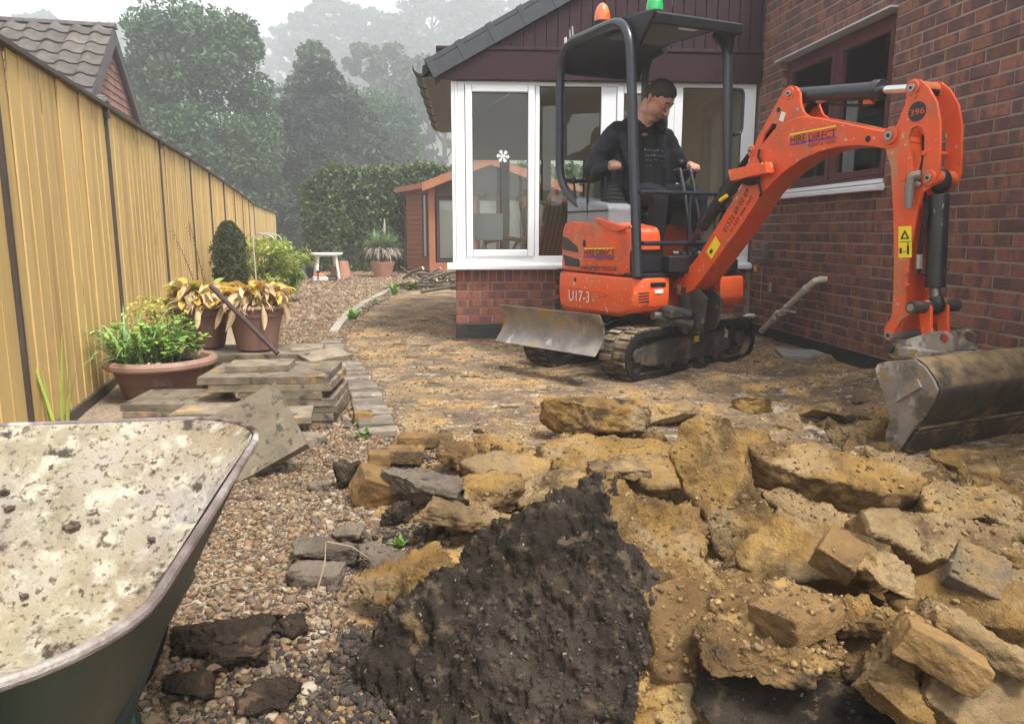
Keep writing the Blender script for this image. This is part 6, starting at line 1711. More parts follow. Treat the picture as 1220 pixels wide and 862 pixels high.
def tray_ring(t, N=96):
    """t 0 floor .. 1 rim; rounded rectangle in plan, long sloping nose"""
    hw = .20 + (.335 - .20) * t; yf = .12 + (.545 - .12) * t ** .95; yb_ = -.26 - (.42 - .26) * t
    taper = .0
    rc = .07 + .11 * t; pts = []
    zz = RIM - .285 + .285 * t + (.0)
    x0, x1, y0, y1 = -hw, hw, yb_, yf
    def corner(cx, cy, a0):
        return [(cx + rc * math.cos(a0 + k * math.pi / 2 / 8), cy + rc * math.sin(a0 + k * math.pi / 2 / 8)) for k in range(9)]
    c = corner(x1 - rc, y0 + rc, -math.pi / 2) + corner(x1 - rc, y1 - rc, 0) + corner(x0 + rc, y1 - rc, math.pi / 2) + corner(x0 + rc, y0 + rc, math.pi)
    # densify evenly
    L_ = [0]
    cl = c + [c[0]]
    for a, b in zip(cl[:-1], cl[1:]): L_.append(L_[-1] + math.hypot(b[0] - a[0], b[1] - a[1]))
    xs_ = np.interp(np.linspace(0, L_[-1], N, endpoint=False), L_, [p[0] for p in cl]); ys_ = np.interp(np.linspace(0, L_[-1], N, endpoint=False), L_, [p[1] for p in cl])
    return [(x, y, zz + .006 * max(0, y / .5) * t) for x, y in zip(xs_, ys_)]
N = 260; levels = 90
rings = [tray_ring(k / levels, N) for k in range(levels + 1)]
V = np.array([v for rg in rings for v in rg]); 
nrm_in = np.array([0, 0, 1.0])
inw = np.array([0, .08, RIM + .1]) - V; inw /= np.linalg.norm(inw, axis=1, keepdims=True)
Pn = fbm(V * 12, 3, 71) * .6 + fbm(V * 34, 3, 73, .65) * .55 + .5 * np.clip(fbm(V * 9 + 4, 2, 75), 0, 1)
lvl = np.repeat(np.linspace(0, 1, levels + 1), N)
Vi = V + inw * (.010 + .0085 * Pn * sstep(1.0, .9, lvl))[:, None]
idx = np.arange(N * (levels + 1)).reshape(levels + 1, N)
F = np.stack([idx[:-1].ravel(), np.roll(idx, -1, 1)[:-1].ravel(), np.roll(idx, -1, 1)[1:].ravel(), idx[1:].ravel()], 1)
me = np_mesh('tray_lining', Vi, F[:, ::-1], True); mobj('tray_lining', me, m_crust, wb)
me = np_mesh('tray', V, F, True); tray = mobj('tray', me, m_green, wb)
fb = MB(); fb.add(rings[0], [tuple(range(N - 1, -1, -1))]); fb.build('tray_bottom', m_green, wb, smooth=0)
x0 = [(x, y, z + .003) for x, y, z in rings[0]]
# tray floor crust, uneven
gx, gy = np.meshgrid(np.linspace(-.2, .2, 60), np.linspace(-.26, .12, 60)); P2 = np.stack([gx.ravel(), gy.ravel(), np.zeros(gx.size)], 1)
gz_ = RIM - .285 + .012 + .008 * fbm(P2 * 16, 4, 72).reshape(gx.shape)
me = grid_mesh('tray_floor_crust', gx, gy, gz_); mobj('tray_floor_crust', me, m_crust, wb)
rim_pts = [(x, y, z) for x, y, z in tray_ring(1.0, 96)]
MB().tube(rim_pts, .0068, 10, closed=True).build('rim', m_rimw, wb)
for s_ in (-1, 1):
    MB().tube([(s_ * .10, .72, .20), (s_ * .16, .3, .30), (s_ * .22, -.2, .335), (s_ * .27, -.75, .56), (s_ * .27, -.95, .60)], .016, 10).build('handle', m_green, wb)
    MB().tube([(s_ * .22, -.18, .33), (s_ * .25, -.24, .02), (s_ * .25, -.10, .012), (s_ * .20, .02, .31)], .014, 8).build('leg', m_green, wb)
MB().lathe([(.02, -.04), (.10, -.045), (.15, -.05), (.19, -.035), (.20, 0), (.19, .035), (.15, .05), (.10, .045), (.02, .04)], 32).build('wheel', m_rub_d, wb, loc=(0, .62, .20), rot=(0, R(90), 0))
# clods dried inside the tray
rw = random.Random(3)
for k, (x, y, s_) in enumerate(((.02, .33, .022), (-.12, .40, .014), (-.10, .37, .012), (.10, .12, .03), (-.13, .20, .012), (.16, .30, .010), (-.02, .22, .010), (.05, .05, .010), (-.20, .43, .012))):
    t = max(0, min(1, (y - .12) / .425)) if y > .12 else 0
    c_ = MB().ball((x, y, RIM - .285 + .285 * t + .014), (s_ * .7, s_ * .55, s_ * .35), 12, 8); 
    c_.v = [tuple(Vector(v) + Vector((rw.uniform(-1, 1), rw.uniform(-1, 1), rw.uniform(-1, 1))) * s_ * .16) for v in c_.v]
    c_.build('dried_clod', M('dried_mud', [(.3, (.06, .042, .028)), (.7, (.11, .075, .05))], scale=30, rough=.95, bump=.6), wb, smooth=40)
# ================================================================== RUBBLE
HANDLES = []; USED = set()
def place_label(x, y, noun, own):
    "name a loose piece by its look and the nearest big piece it lies beside"
    near = sorted(HANDLES, key=lambda h: (h[1] - x) ** 2 + (h[2] - y) ** 2)
    for h in near[:9]:
        dx, dy = x - h[1], y - h[2]
        d = ('right of' if dx > 0 else 'left of') if abs(dx) > abs(dy) else ('behind' if dy > 0 else 'in front of')
        lb = '%s %s the %s' % (noun, d, h[0])
        if lb not in USED and len(lb.split()) <= 16: USED.add(lb); return lb
    return own
def chunk_mat(name, stops, layers=(), up=None, bump=1.0):
    return M(name, stops, scale=5.5, detail=5, rough=.93, bump=bump, bscale=38, bdist=.03, bdetail=6, layers=layers, rnd=.10, up=up, spec=.12)
m_och = chunk_mat('ochre_hardcore', [(.28, (.13, .076, .030)), (.42, (.235, .138, .046)), (.55, (.335, .200, .062)), (.72, (.38, .250, .100))], [((.36, .26, .145), 4, .52, .66, None, 5), ((.11, .066, .030), 5, .50, .62, None, 5), ((.045, .035, .026), 3.5, .64, .70, None, 5), ((.25, .16, .07), 40, .56, .66)])
m_tanc = chunk_mat('tan_hardcore', [(.28, (.17, .112, .056)), (.45, (.27, .184, .092)), (.6, (.35, .25, .132)), (.78, (.41, .31, .18))], [((.44, .275, .10), 4, .52, .64, None, 5), ((.13, .084, .045), 5, .52, .64, None, 5), ((.27, .19, .10), 40, .56, .66)])
m_brnc = chunk_mat('brown_soil_clod', [(.28, (.095, .058, .028)), (.5, (.18, .108, .046)), (.72, (.27, .168, .066))], [((.40, .255, .10), 6, .56, .66, None, 5), ((.035, .027, .021), 5, .60, .68, None, 5)])  # brown clods; also painted on slab edges, darker than the lit tops
m_blkc = chunk_mat('black_topsoil', [(.28, (.020, .0155, .012)), (.5, (.043, .033, .0245)), (.72, (.085, .064, .046))], [((.12, .088, .056), 22, .58, .66), ((.20, .135, .065), 5, .66, .72, None, 5), ((.35, .31, .26), 60, .69, .71)], bump=1.0)
m_dkc = chunk_mat('dark_brown_soil', [(.28, (.024, .017, .012)), (.5, (.052, .037, .026)), (.72, (.095, .066, .044))], [((.15, .10, .06), 20, .60, .67)])
m_brkc = chunk_mat('dirty_brick', [(.3, (.13, .078, .036)), (.5, (.22, .132, .055)), (.75, (.31, .188, .072))], [((.085, .06, .042), 6, .56, .66, None, 5)], bump=.6)
m_gst = chunk_mat('grey_brown_stone', [(.3, (.10, .078, .06)), (.55, (.19, .15, .115)), (.75, (.27, .22, .165))], [((.36, .23, .10), 6, .64, .72), ((.06, .05, .04), 10, .6, .7)])
m_gbl = chunk_mat('grey_faced_block', [(.3, (.10, .080, .058)), (.6, (.18, .142, .10))], [((.33, .21, .09), 5, .46, .60, None, 5)])

def cube_grid(n):
    bm = bmesh.new(); bmesh.ops.create_cube(bm, size=2)
    bmesh.ops.subdivide_edges(bm, edges=list(bm.edges), cuts=n, use_grid_fill=True)
    bm.verts.index_update()
    V = np.array([v.co[:] for v in bm.verts]); F = np.array([[v.index for v in f.verts] for f in bm.faces]); bm.free(); return V, F
CG = {n: cube_grid(n) for n in (5, 12, 18, 30, 40)}
def rock_mesh(name, dims, seed, n=12, rnd=.3, cuts=7, amp=.16, blocky=False, crumby=False):
    r = np.random.default_rng(seed); V, F = CG[n]; P = V.copy()
    L_ = np.linalg.norm(P, axis=1, keepdims=True); P = P * (1 - rnd) + (P / L_ * 1.15) * rnd
    for k in range(0 if blocky else cuts):
        d = r.normal(size=3); d /= np.linalg.norm(d); off = r.uniform(.55, .95)
        s = np.maximum(P @ d - off, 0); P = P - s[:, None] * d
    # uneven corners
    c = r.uniform(-.22, .22, (8, 3)) * (.35 if blocky else 1)
    t = (V + 1) / 2
    w = np.stack([(t[:, 0] if i & 1 else 1 - t[:, 0]) * (t[:, 1] if i & 2 else 1 - t[:, 1]) * (t[:, 2] if i & 4 else 1 - t[:, 2]) for i in range(8)], 1)
    P = P + w @ c
    dims = np.array(dims) / 2; Q = P * dims; m = dims.mean()
    nn = P / np.linalg.norm(P, axis=1, keepdims=True)
    f = 1.1 / m
    dis = amp * m * (fbm(Q * f + seed * 3.1, 3, seed) + .65 * fbm(Q * f * 4 + seed, 3, seed + 5)) + (0.25 if blocky else 1) * .022 * fbm(Q * 34 + seed, 4, seed + 9, .65)
    if not blocky and n >= 18: dis = dis + (.010 if crumby else .003) * crumbs(Q, 40, seed) + (.005 if crumby else .002) * crumbs(Q, 85, seed + 2)
    Q = Q + nn * dis[:, None]
    return np_mesh(name, Q, F, True)
def rock(cx, cy, w, h, mat, label, z=.10, depth=None, yaw=0, pitch=0, roll=0, seed=0, amp=.12, rnd=.14, name='hardcore_chunk', cat='hardcore', blocky=False, cuts=7, group='pieces of the rubble heap'):
    p = G(cx, cy, z); t = p.y / _c if False else math.hypot(p.y, p.z - CAM_H)
    k = t / FPX; sx = w * k; e = math.atan2(CAM_H - z, p.y)
    sy = depth if depth else sx * .7
    sz = max(.04, (h * k - sy * math.sin(e) * .8) / math.cos(e))
    n = 12 if w < 45 else 18 if w < 80 else 30 if w < 130 else 40
    me = rock_mesh(name, (sx, sy, sz), seed or int(cx * 7 + cy), n, rnd, cuts, amp, blocky, mat in (m_blkc, m_brnc)); me.materials.append(mat)
    o = mobj(name, me, None, None, p, (R(pitch), R(roll), R(yaw)))
    if z > .05 or name == 'broken_brick': HANDLES.append((' '.join(label.split()[:6 if len(label.split()) > 7 else 7]), p.x, p.y))
    return tag(o, label, cat, group)
def poly_chunk(pts, p0, nrm, thick, mats, label, voxel=.010, amp=.02, seed=1, face_mat=1, shear=(0, 0, 0), name='broken_hardcore', cat='hardcore', group='pieces of the rubble heap', lo=.35, crumb=.30, lowf=.8):
    "slab whose face outline was surveyed on the plane (p0, nrm); extruded back by thick, roughened; mats[0] edges, mats[1] face"
    p0, nrm = Vector(p0), Vector(nrm).normalized(); cp = Vector((0, 0, CAM_H)); vs = []
    for a, b in pts:
        d = Vector(ray(a, b)); t = (p0 - cp).dot(nrm) / d.dot(nrm); vs.append(cp + d * t)
    rj = random.Random(seed); jv = []
    for a_, b_ in zip(vs, vs[1:] + vs[:1]):      # broken, angular outline
        L_ = (b_ - a_).length; tg = (b_ - a_).normalized(); sd = nrm.cross(tg); k_ = max(1, int(L_ / .05))
        for q in range(k_): jv.append(a_ + (b_ - a_) * (q / k_) + sd * rj.uniform(-.010, .010) + nrm * rj.uniform(-.006, .006))
    vs = jv
    c = sum(vs, Vector()) / len(vs)
    back = [v - nrm * thick + Vector(shear) + (c - v) * .015 for v in vs]
    n = len(vs); mb = MB().add([v - c for v in vs + back], [tuple(range(n)), tuple(range(2 * n - 1, n - 1, -1))] + [(k, (k + 1) % n, n + (k + 1) % n, n + k) for k in range(n)])
    o = mb.build('tmp_chunk', mats[0], None, smooth=0)
    tr = o.modifiers.new('t', 'TRIANGULATE')
    md = o.modifiers.new('r', 'REMESH'); md.mode = 'VOXEL'; md.voxel_size = voxel
    sm = o.modifiers.new('s', 'SMOOTH'); sm.iterations = 1; sm.factor = .3
    bpy.context.view_layer.update()
    me = bpy.data.meshes.new_from_object(o.evaluated_get(bpy.context.evaluated_depsgraph_get())); bpy.data.objects.remove(o)
    N_ = len(me.vertices); co = np.empty(N_ * 3, np.float32); me.vertices.foreach_get('co', co); co = co.reshape(-1, 3).astype(float)
    nr = np.empty(N_ * 3, np.float32); me.vertices.foreach_get('normal', nr); nr = nr.reshape(-1, 3)
    d = amp * (lowf * fbm(co * 5 + seed, 3, seed) + 1.0 * fbm(co * 16 + seed, 3, seed + 3) + .85 * fbm(co * 44, 3, seed + 6, .65))
    q_ = fbm(co * 22 + 5, 2, seed + 12); d = d + amp * .9 * np.clip(q_ - .1, 0, 1)
    wq = co + .02 * np.stack([fbm(co * 20, 2, 61), fbm(co * 20, 2, 62), fbm(co * 20, 2, 63)], 1)
    d = d + crumb * (.009 * crumbs(wq, 33, seed) * sstep(-.1, .35, fbm(co * 6, 2, seed + 40)) + .007 * crumbs(wq, 62, seed + 1) * sstep(-.2, .2, fbm(co * 11, 2, seed + 41)) + .004 * crumbs(wq, 105, seed + 2))
    co = co + nr * d[:, None]; me.vertices.foreach_set('co', co.astype(np.float32).ravel())
    me.name = name; me.materials.clear()
    for m in mats: me.materials.append(m)
    fn = np.array([nr[p.vertices[0]] for p in me.polygons]); fc = np.array([co[p.vertices[0]] for p in me.polygons])
    q = fn @ np.array(nrm) + .22 * fbm(fc * 9, 3, seed + 20)
    me.polygons.foreach_set('material_index', ((q > lo) & (fc @ np.array(nrm) > -(.03 if crumb == 1.0 else .2))).astype(np.int32)); me.polygons.foreach_set('use_smooth', [True] * len(me.polygons)); me.update()
    o = mobj(name, me, None, None, c); HANDLES.append((' '.join(label.split()[:4]), c.x, c.y)); return tag(o, label, cat, group)

# the great upturned slab with its black underside
hA, hB, hC = G(420, 785, .04), G(750, 880, .10), G(702, 560, .44)
hn = (hB - hA).cross(hC - hA).normalized()
poly_chunk([(700, 560), (716, 566), (722, 598), (742, 634), (768, 668), (772, 705), (764, 760), (758, 830), (742, 900), (640, 930), (540, 905), (466, 850), (416, 800), (430, 766), (480, 735), (517, 706), (547, 668), (577, 642), (638, 606)],
           hA, hn, .18, [m_och, m_blkc], 'huge upturned slab with a black soil face pointing up in the foreground', .0055, .022, 3, lo=.42, shear=(.19, .05, -.02), crumb=1.0, lowf=1.4)
# leaning pale slab, long slabs and wide slabs of the heap; brown edges deepen the shade on their sides
poly_chunk([(834, 488), (868, 500), (884, 530), (896, 575), (912, 610), (930, 655), (918, 690), (880, 680), (850, 660), (842, 610), (815, 585), (800, 540), (806, 506)],
           G(865, 640, .12), (-.45, -.62, .65), .13, [m_tanc, m_och], 'pale ochre slab leaning upright in the middle of the heap', .010, .013, 11, lo=-.2)
poly_chunk([(888, 528), (930, 521), (985, 532), (1040, 545), (1092, 556), (1113, 572), (1108, 586), (1070, 590), (1010, 576), (950, 562), (905, 548)],
           G(1000, 585, .20), (.05, -.38, .92), .12, [m_brnc, m_och], 'long ochre slab with a dark hollow underside below the bucket', .011, .013, 12, lo=.62)
poly_chunk([(1098, 578), (1130, 570), (1185, 578), (1218, 592), (1222, 610), (1190, 622), (1140, 618), (1104, 606)],
           G(1160, 600, .17), (.02, -.45, .9), .10, [m_brnc, m_tanc], 'pale flat slab at the right end of the heap', .011, .012, 13, lo=.62)
poly_chunk([(905, 585), (930, 580), (985, 600), (1020, 620), (1034, 636), (1020, 648), (970, 628), (925, 604)],
           G(970, 612, .15), (-.1, -.5, .85), .10, [m_brnc, m_tanc], 'tan slab slanting down beneath the long ochre slab', .010, .012, 14, lo=.62)
poly_chunk([(640, 528), (700, 518), (780, 522), (840, 540), (865, 565), (850, 585), (800, 582), (740, 575), (690, 562), (650, 548)],
           G(750, 560, .13), (.0, -.3, .95), .13, [m_brnc, m_och], 'broad ochre slab lying behind the black faced slab', .011, .013, 15, lo=.62)
poly_chunk([(836, 795), (880, 790), (960, 796), (1040, 815), (1085, 850), (1088, 900), (960, 910), (860, 890), (830, 840)],
           G(950, 850, .16), (-.05, -.35, .93), .12, [m_tanc, m_blkc], 'flat slab with a black top at the bottom edge of the heap', .009, .013, 16, lo=.35)

P_ = poly_chunk  # brown edge material paints slab sides darker, to contrast with lit tops
P_([(868, 655), (928, 602), (1066, 648), (1036, 692), (900, 690)], G(970, 655, .24), (-.42, -.45, .78), .10, [m_brnc, m_och], 'broad sandy slab tilted up in the centre of the right heap', .0085, .008, 31, lo=.62)
P_([(1030, 600), (1198, 626), (1206, 660), (1110, 670), (1040, 634)], G(1110, 640, .24), (.32, -.58, .74), .09, [m_brnc, m_tanc], 'tan slab lying under the pale flat slab at the right', .0085, .008, 32, lo=.62)
P_([(1054, 708), (1126, 672), (1230, 698), (1226, 744), (1088, 742)], G(1140, 715, .24), (-.36, -.36, .85), .10, [m_brnc, m_och], 'ochre slab overlapping the tilted brick on the right', .0085, .008, 33, lo=.62)
P_([(846, 718), (936, 684), (1014, 724), (984, 778), (868, 760)], G(930, 730, .21), (.42, -.55, .72), .10, [m_brnc, m_brnc], 'brown crumbling slab in front of the leaning pale slab', .0085, .010, 34, lo=.62, crumb=.6)
P_([(998, 754), (1056, 720), (1122, 772), (1096, 820), (1008, 806)], G(1055, 770, .24), (-.48, -.55, .68), .10, [m_brnc, m_och], 'ochre slab edge between the square brick and the tilted brick', .008, .008, 35, lo=.62)
P_([(1098, 828), (1158, 766), (1246, 790), (1246, 862), (1148, 874)], G(1170, 820, .25), (.25, -.68, .68), .11, [m_brnc, m_tanc], 'tan slab tilted up in the bottom right corner', .0075, .008, 36, lo=.62)
P_([(770, 706), (840, 684), (868, 738), (846, 814), (786, 806)], G(815, 750, .22), (.35, -.6, .7), .10, [m_och, m_brnc], 'brown slab standing right of the black faced slab', .008, .010, 37, lo=.62, crumb=.6)
P_([(548, 548), (600, 534), (660, 546), (648, 574), (580, 578)], G(605, 560, .15), (.1, -.45, .88), .09, [m_brnc, m_tanc], 'tan slab behind the ochre lump at the back left', .0085, .008, 38, lo=.62)
P_([(1030, 548 - 20), (1075, 540), (1120, 556), (1112, 575), (1050, 566)], G(1080, 556, .18), (.15, -.5, .85), .08, [m_brnc, m_tanc], 'thin tan slab between the bucket and the long ochre slab', .0085, .008, 39, lo=.62)

K = rock
K(710, 502, 122, 62, m_och, 'large loose block at the back of the heap behind the broad slab', .10, .30, 5, -6, 3, 1)
K(808, 490, 68, 34, m_tanc, 'flat tan stone at the back of the heap beside the large loose block', .06, .22, -4, 0, -5, 2)
K(562, 616, 112, 44, m_tanc, 'pale rounded stone left of the black faced slab', .09, .22, -8, -4, 8, 3)
K(584, 586, 84, 46, m_och, 'ochre lump resting above the pale rounded stone', .12, .2, 5, 0, 3, 4)
K(510, 580, 112, 50, m_gst, 'grey brown stone at the left rim of the heap', .08, .25, -15, 0, 6, 5)
K(652, 580, 70, 46, m_tanc, 'tan stone touching the top left of the black faced slab', .13, .2, 10, 0, -6, 6)
K(490, 706, 90, 78, m_och, 'bright ochre clod left of the black faced slab', .07, .22, 20, 0, -14, 7, amp=.2)
K(390, 657, 74, 44, m_gst, 'grey brown stone on the gravel with a dry twig', .035, .16, 12, 0, 4, 8, cuts=9)
K(377, 685, 58, 30, m_gst, 'small square stone on the gravel nearest the barrow', .03, .10, -4, 0, 2, 9, blocky=True)
K(416, 637, 42, 24, m_gst, 'small dark stone behind the grey brown stone on the gravel', .03, .1, 0, 0, 0, 10)
K(466, 664, 66, 44, m_gst, 'mossy grey stone at the gravel edge of the heap', .04, .15, -25, 0, 10, 11)
K(415, 567, 34, 40, m_blkc, 'black soil clod standing at the gravel edge', .05, .09, 0, 0, 10, 12)
K(448, 582, 54, 48, m_brkc, 'tipped brick end with soil beside the black clod', .06, .12, 30, 20, 24, 13, blocky=True, amp=.08, name='broken_brick', cat='brick')
K(451, 550, 26, 30, m_brkc, 'small upright brick end below the block edging', .05, .08, 12, 0, 4, 14, blocky=True, amp=.07, name='broken_brick', cat='brick')
K(482, 541, 44, 22, m_brkc, 'brick lying flat at the near end of the block edging', .05, .1, 4, 0, 2, 15, blocky=True, amp=.06, name='broken_brick', cat='brick')
K(499, 524, 46, 18, m_brkc, 'brick lying flat at the back left corner of the heap', .03, .1, -6, 0, -4, 16, blocky=True, amp=.06, name='broken_brick', cat='brick')
K(550, 545, 50, 34, m_brnc, 'muddy clod in the back left of the heap', .06, .18, 0, 0, 0, 17, amp=.22)
K(600, 530, 60, 26, m_och, 'low ochre ridge at the back edge of the heap', .04, .16, 3, 0, 2, 18)
K(795, 640, 74, 96, m_brnc, 'dark brown boulder wedged right of the black faced slab', .14, .25, 20, 10, 5, 19, amp=.2)
K(948, 732, 76, 58, m_brkc, 'square brown brick in the middle foreground of the heap', .29, .12, 28, -10, -6, 20, blocky=True, amp=.07, name='broken_brick', cat='brick')
K(1116, 774, 92, 68, m_brkc, 'tilted brick with a dark end in the right foreground', .31, .13, -28, -12, 22, 21, blocky=True, amp=.06, name='broken_brick', cat='brick')
K(1000, 660, 46, 44, m_brkc, 'dark block tipped on edge below the tan slanting slab', .28, .1, -35, 18, 25, 22, blocky=True, amp=.08, name='broken_brick', cat='brick')
K(1048, 682, 66, 64, m_tanc, 'pointed tan lump in the centre right of the heap', .25, .16, 0, 0, 0, 23)
K(1163, 684, 60, 48, m_gbl, 'grey faced block leaning at the right of the heap', .28, .11, -32, 30, 18, 24, blocky=True, amp=.07, name='broken_brick', cat='brick')
K(1175, 770, 118, 60, m_tanc, 'long tan stone sloping down at the right foreground', .28, .16, -25, -8, 26, 25)
K(925, 775, 168, 48, m_brnc, 'lumpy dark and ochre ridge above the black topped slab', .24, .16, -6, 0, 2, 26, amp=.22)
K(1072, 815, 96, 92, m_och, 'bright ochre ridge right of the black topped slab', .24, .22, -35, 0, 22, 27)
K(1170, 838, 110, 60, m_tanc, 'tan slab corner in the bottom right of the heap', .16, .25, 10, -5, 4, 28)
K(1207, 630, 44, 46, m_tanc, 'rounded tan stone cut by the right edge', .14, .14, 0, 0, 0, 29)
K(1142, 643, 54, 28, m_tanc, 'small flat stone under the pale slab on the right', .10, .12, 6, 0, 5, 30)
K(988, 490, 64, 30, m_tanc, 'pale stone on the bed in front of the bucket', .06, .2, 4, 0, 8, 31)
K(1158, 556, 74, 40, m_och, 'ochre slab under the cutting edge of the bucket', .10, .22, 0, 0, 6, 32)
K(1039, 513, 56, 26, m_och, 'low ochre clod left of the bucket', .06, .16, 0, 0, 0, 33, amp=.22)
K(890, 535, 56, 50, m_och, 'ochre lump behind the leaning pale slab', .12, .18, 0, 0, 0, 34)
K(793, 830, 66, 92, m_tanc, 'tan lump at the foot of the black faced slab', .12, .18, 0, 0, 12, 35)
K(1208, 712, 40, 70, m_tanc, 'tall tan stone at the right edge of the heap', .14, .14, 0, 0, 6, 36)
K(845, 720, 120, 95, m_brnc, 'brown sandy mound below the leaning pale slab', .10, .3, 0, 0, -8, 37, amp=.20)
K(900, 480, 50, 22, m_och, 'small ochre stone at the back of the heap', .05, .14, 0, 0, 0, 38)
K(1010, 560 + 170, 60, 36, m_och, 'ochre clod between the two square bricks', .28, .12, 10, 0, -10, 39)
K(1040, 620, 46, 30, m_brnc, 'dark clod in the hollow under the long ochre slab', .08, .12, 0, 0, 0, 40)
K(620, 555, 54, 30, m_brnc, 'brown clod above the tan stone behind the black slab', .08, .14, 0, 0, 0, 41)
K(735, 515 + 40, 60, 30, m_tanc, 'pale crust fragment on the broad ochre slab', .17, .12, 8, 0, -4, 42)
K(1190, 660, 44, 34, m_och, 'ochre fragment by the grey faced block', .16, .1, 0, 0, 12, 43)
K(640, 640, 1, 1, m_och, 'x', .1, .02, seed=44) if False else None
# black clods on the gravel
for i, (cx, cy, w, h, lb) in enumerate(((275, 752, 104, 48, 'large black soil clod on the gravel right of the barrow'), (318, 828, 60, 30, 'black soil clod at the bottom of the gravel'), (225, 820, 44, 22, 'black clod closest to the barrow'), (290, 780, 60, 24, 'flat black clod beneath the large clod'), (345, 745, 34, 18, 'small black clod between gravel and slab'), (475, 610, 40, 30, 'black clod under the grey brown stone'))):
    K(cx, cy, w, h, m_dkc, lb, .035, .16 if w > 60 else .08, 10 * i, 0, 0, 60 + i, amp=.30, rnd=.5, name='soil_clod', cat='soil clod', group='black soil clods on the gravel')
K(379, 578, 20, 12, m_gst, 'smooth dark brown pebble larger than the rest of the gravel', .03, .03, 10, 0, 0, 80, amp=.03, rnd=1, cuts=0, name='cobble', cat='stone')
# brick half by the edging
K(432, 500, 22, 24, m_brkc, 'orange brick half standing in the gravel beside the edging', .03, .08, 20, 0, 6, 81, blocky=True, amp=.06, name='broken_brick', cat='brick')
# half buried middle sized pieces
rr_ = random.Random(17)
mid = [rock_mesh('hardcore_lump', (1, .8, .34), 300 + k, 30, .10, 9, .10) for k in range(10)]
for k, me in enumerate(mid):
    nv_ = len(me.vertices); co_ = np.empty(nv_ * 3, np.float32); me.vertices.foreach_get('co', co_); co_ = co_.reshape(-1, 3).astype(float); no_ = np.empty(nv_ * 3, np.float32); me.vertices.foreach_get('normal', no_)
    co_ += no_.reshape(-1, 3) * (.05 * fbm(co_ * 7 + k, 4, k, .65))[:, None]; me.vertices.foreach_set('co', co_.astype(np.float32).ravel()); me.update()
for k, me in enumerate(mid): me.materials.append([m_och, m_tanc, m_och, m_brnc, m_och, m_tanc, m_och, m_brnc, m_tanc, m_och][k])
cnt = 0
while cnt < 24:
    y = 1.3 + 2.3 * rr_.random() ** 1.1; x = rr_.uniform(.15, .72 * y + .2)
    if x > 2.3: continue
    px_, py_ = project(x, y, .12)
    if px_ < 800 and py_ > 560: continue
    s = rr_.uniform(.12, .30)
    o = mobj('hardcore_lump', mid[cnt % 10], None, None, (x, y, float(soil_h(np.array([x]), np.array([y]), False)[0]) + s * .07), (rr_.uniform(-.5, .5), rr_.uniform(-.45, .45), rr_.uniform(0, 6.28))); o.scale = (s, s, s)
    mc = {'ochre_hardcore': 'ochre', 'tan_hardcore': 'tan', 'brown_soil_clod': 'brown'}[o.data.materials[0].name]
    tag(o, place_label(x, y, ('big ' if s > .23 else 'flat ' if s > .17 else 'small flat ') + mc + ' lump', 'rough flat lump of sandy hardcore half buried in the right of the heap'), 'hardcore', 'half buried hardcore lumps'); cnt += 1
# fist sized pieces through the heap
small = [rock_mesh('hardcore_piece', (1, .8, .6), 200 + k, 5, .3, 7, .16) for k in range(10)]
for k, me in enumerate(small): me.materials.append([m_och, m_tanc, m_brnc, m_och, m_brkc, m_och, m_tanc, m_brnc, m_och, m_tanc][k])
cnt = 0
while cnt < 130:
    y = 1.25 + 2.7 * rr_.random() ** 1.25; x = rr_.uniform(-.40, .75 * y + .25)
    if x < float(xb(y)) + .15 or x > 2.45: continue
    s = min(.12, rr_.gammavariate(3.0, .016) + .02)
    o = mobj('hardcore_piece', rr_.choice(small), None, None, (x, y, float(soil_h(np.array([x]), np.array([y]))[0]) + s * .12), (rr_.uniform(-.5, .5), rr_.uniform(-.5, .5), rr_.uniform(0, 6.28)))
    o.scale = (s, s, s); mc = {'ochre_hardcore': 'ochre', 'tan_hardcore': 'tan', 'brown_soil_clod': 'brown', 'dirty_brick': 'brick brown'}[o.data.materials[0].name]
    tag(o, place_label(x, y, ('fist sized ' if s > .075 else 'small ' if s > .045 else 'tiny ') + mc + ' piece', 'fist sized piece of broken hardcore lying loose in the heap'), 'hardcore', 'loose small hardcore'); cnt += 1
for k in range(60):      # stones pressed into the stripped bed
    y = rr_.uniform(3.8, 9.5); x = float(xb(y)) + .25 + rr_.random() * 3.3
    if x > 2.2 or (y > 6.6 and x > -.7): continue
    s = rr_.uniform(.03, .10)
    o = mobj('hardcore_piece', small[rr_.choice((0, 1, 3, 5, 6))], None, None, (x, y, float(soil_h(np.array([x]), np.array([y]))[0])), (0, 0, rr_.uniform(-.4, .4))); o.scale = (s * 1.4, s * .8, s * .35)
    tag(o, 'flat stone pressed into the stripped patio bed', 'stone', 'stones in the patio bed')
# loose crumbs that have fallen over the slabs and clods
bpy.context.view_layer.update(); dg_ = bpy.context.evaluated_depsgraph_get(); rq = random.Random(91); LP, DP = [], []
rn_ = np.random.default_rng(91); yy_ = 1.2 + 2.6 * rn_.random(22000) ** 1.2; xx_ = -.45 + (.60 + .74 * yy_) * rn_.random(22000)
kk_ = (xx_ < 2.35) & (fbm(np.stack([xx_ * 3.5, yy_ * 3.5, xx_ * 0 + .3], 1), 2, 91) > -.12)
for x, y in zip(xx_[kk_].tolist(), yy_[kk_].tolist()):
    hit, loc, nr_, fi, ob, _m = SC.ray_cast(dg_, Vector((x, y, 1.6 if y < 2.6 else .62)), Vector((0, 0, -1)))
    if not hit or nr_.z < .25 or not ob.name.startswith(('hardcore', 'broken_', 'soil_heap', 'patio_bed', 'soil_clod')): continue
    mi_ = ob.data.polygons[fi].material_index; nm_ = ob.data.materials[mi_].name
    (DP if nm_ in ('black_topsoil', 'dark_brown_soil') else LP).append(loc[:])
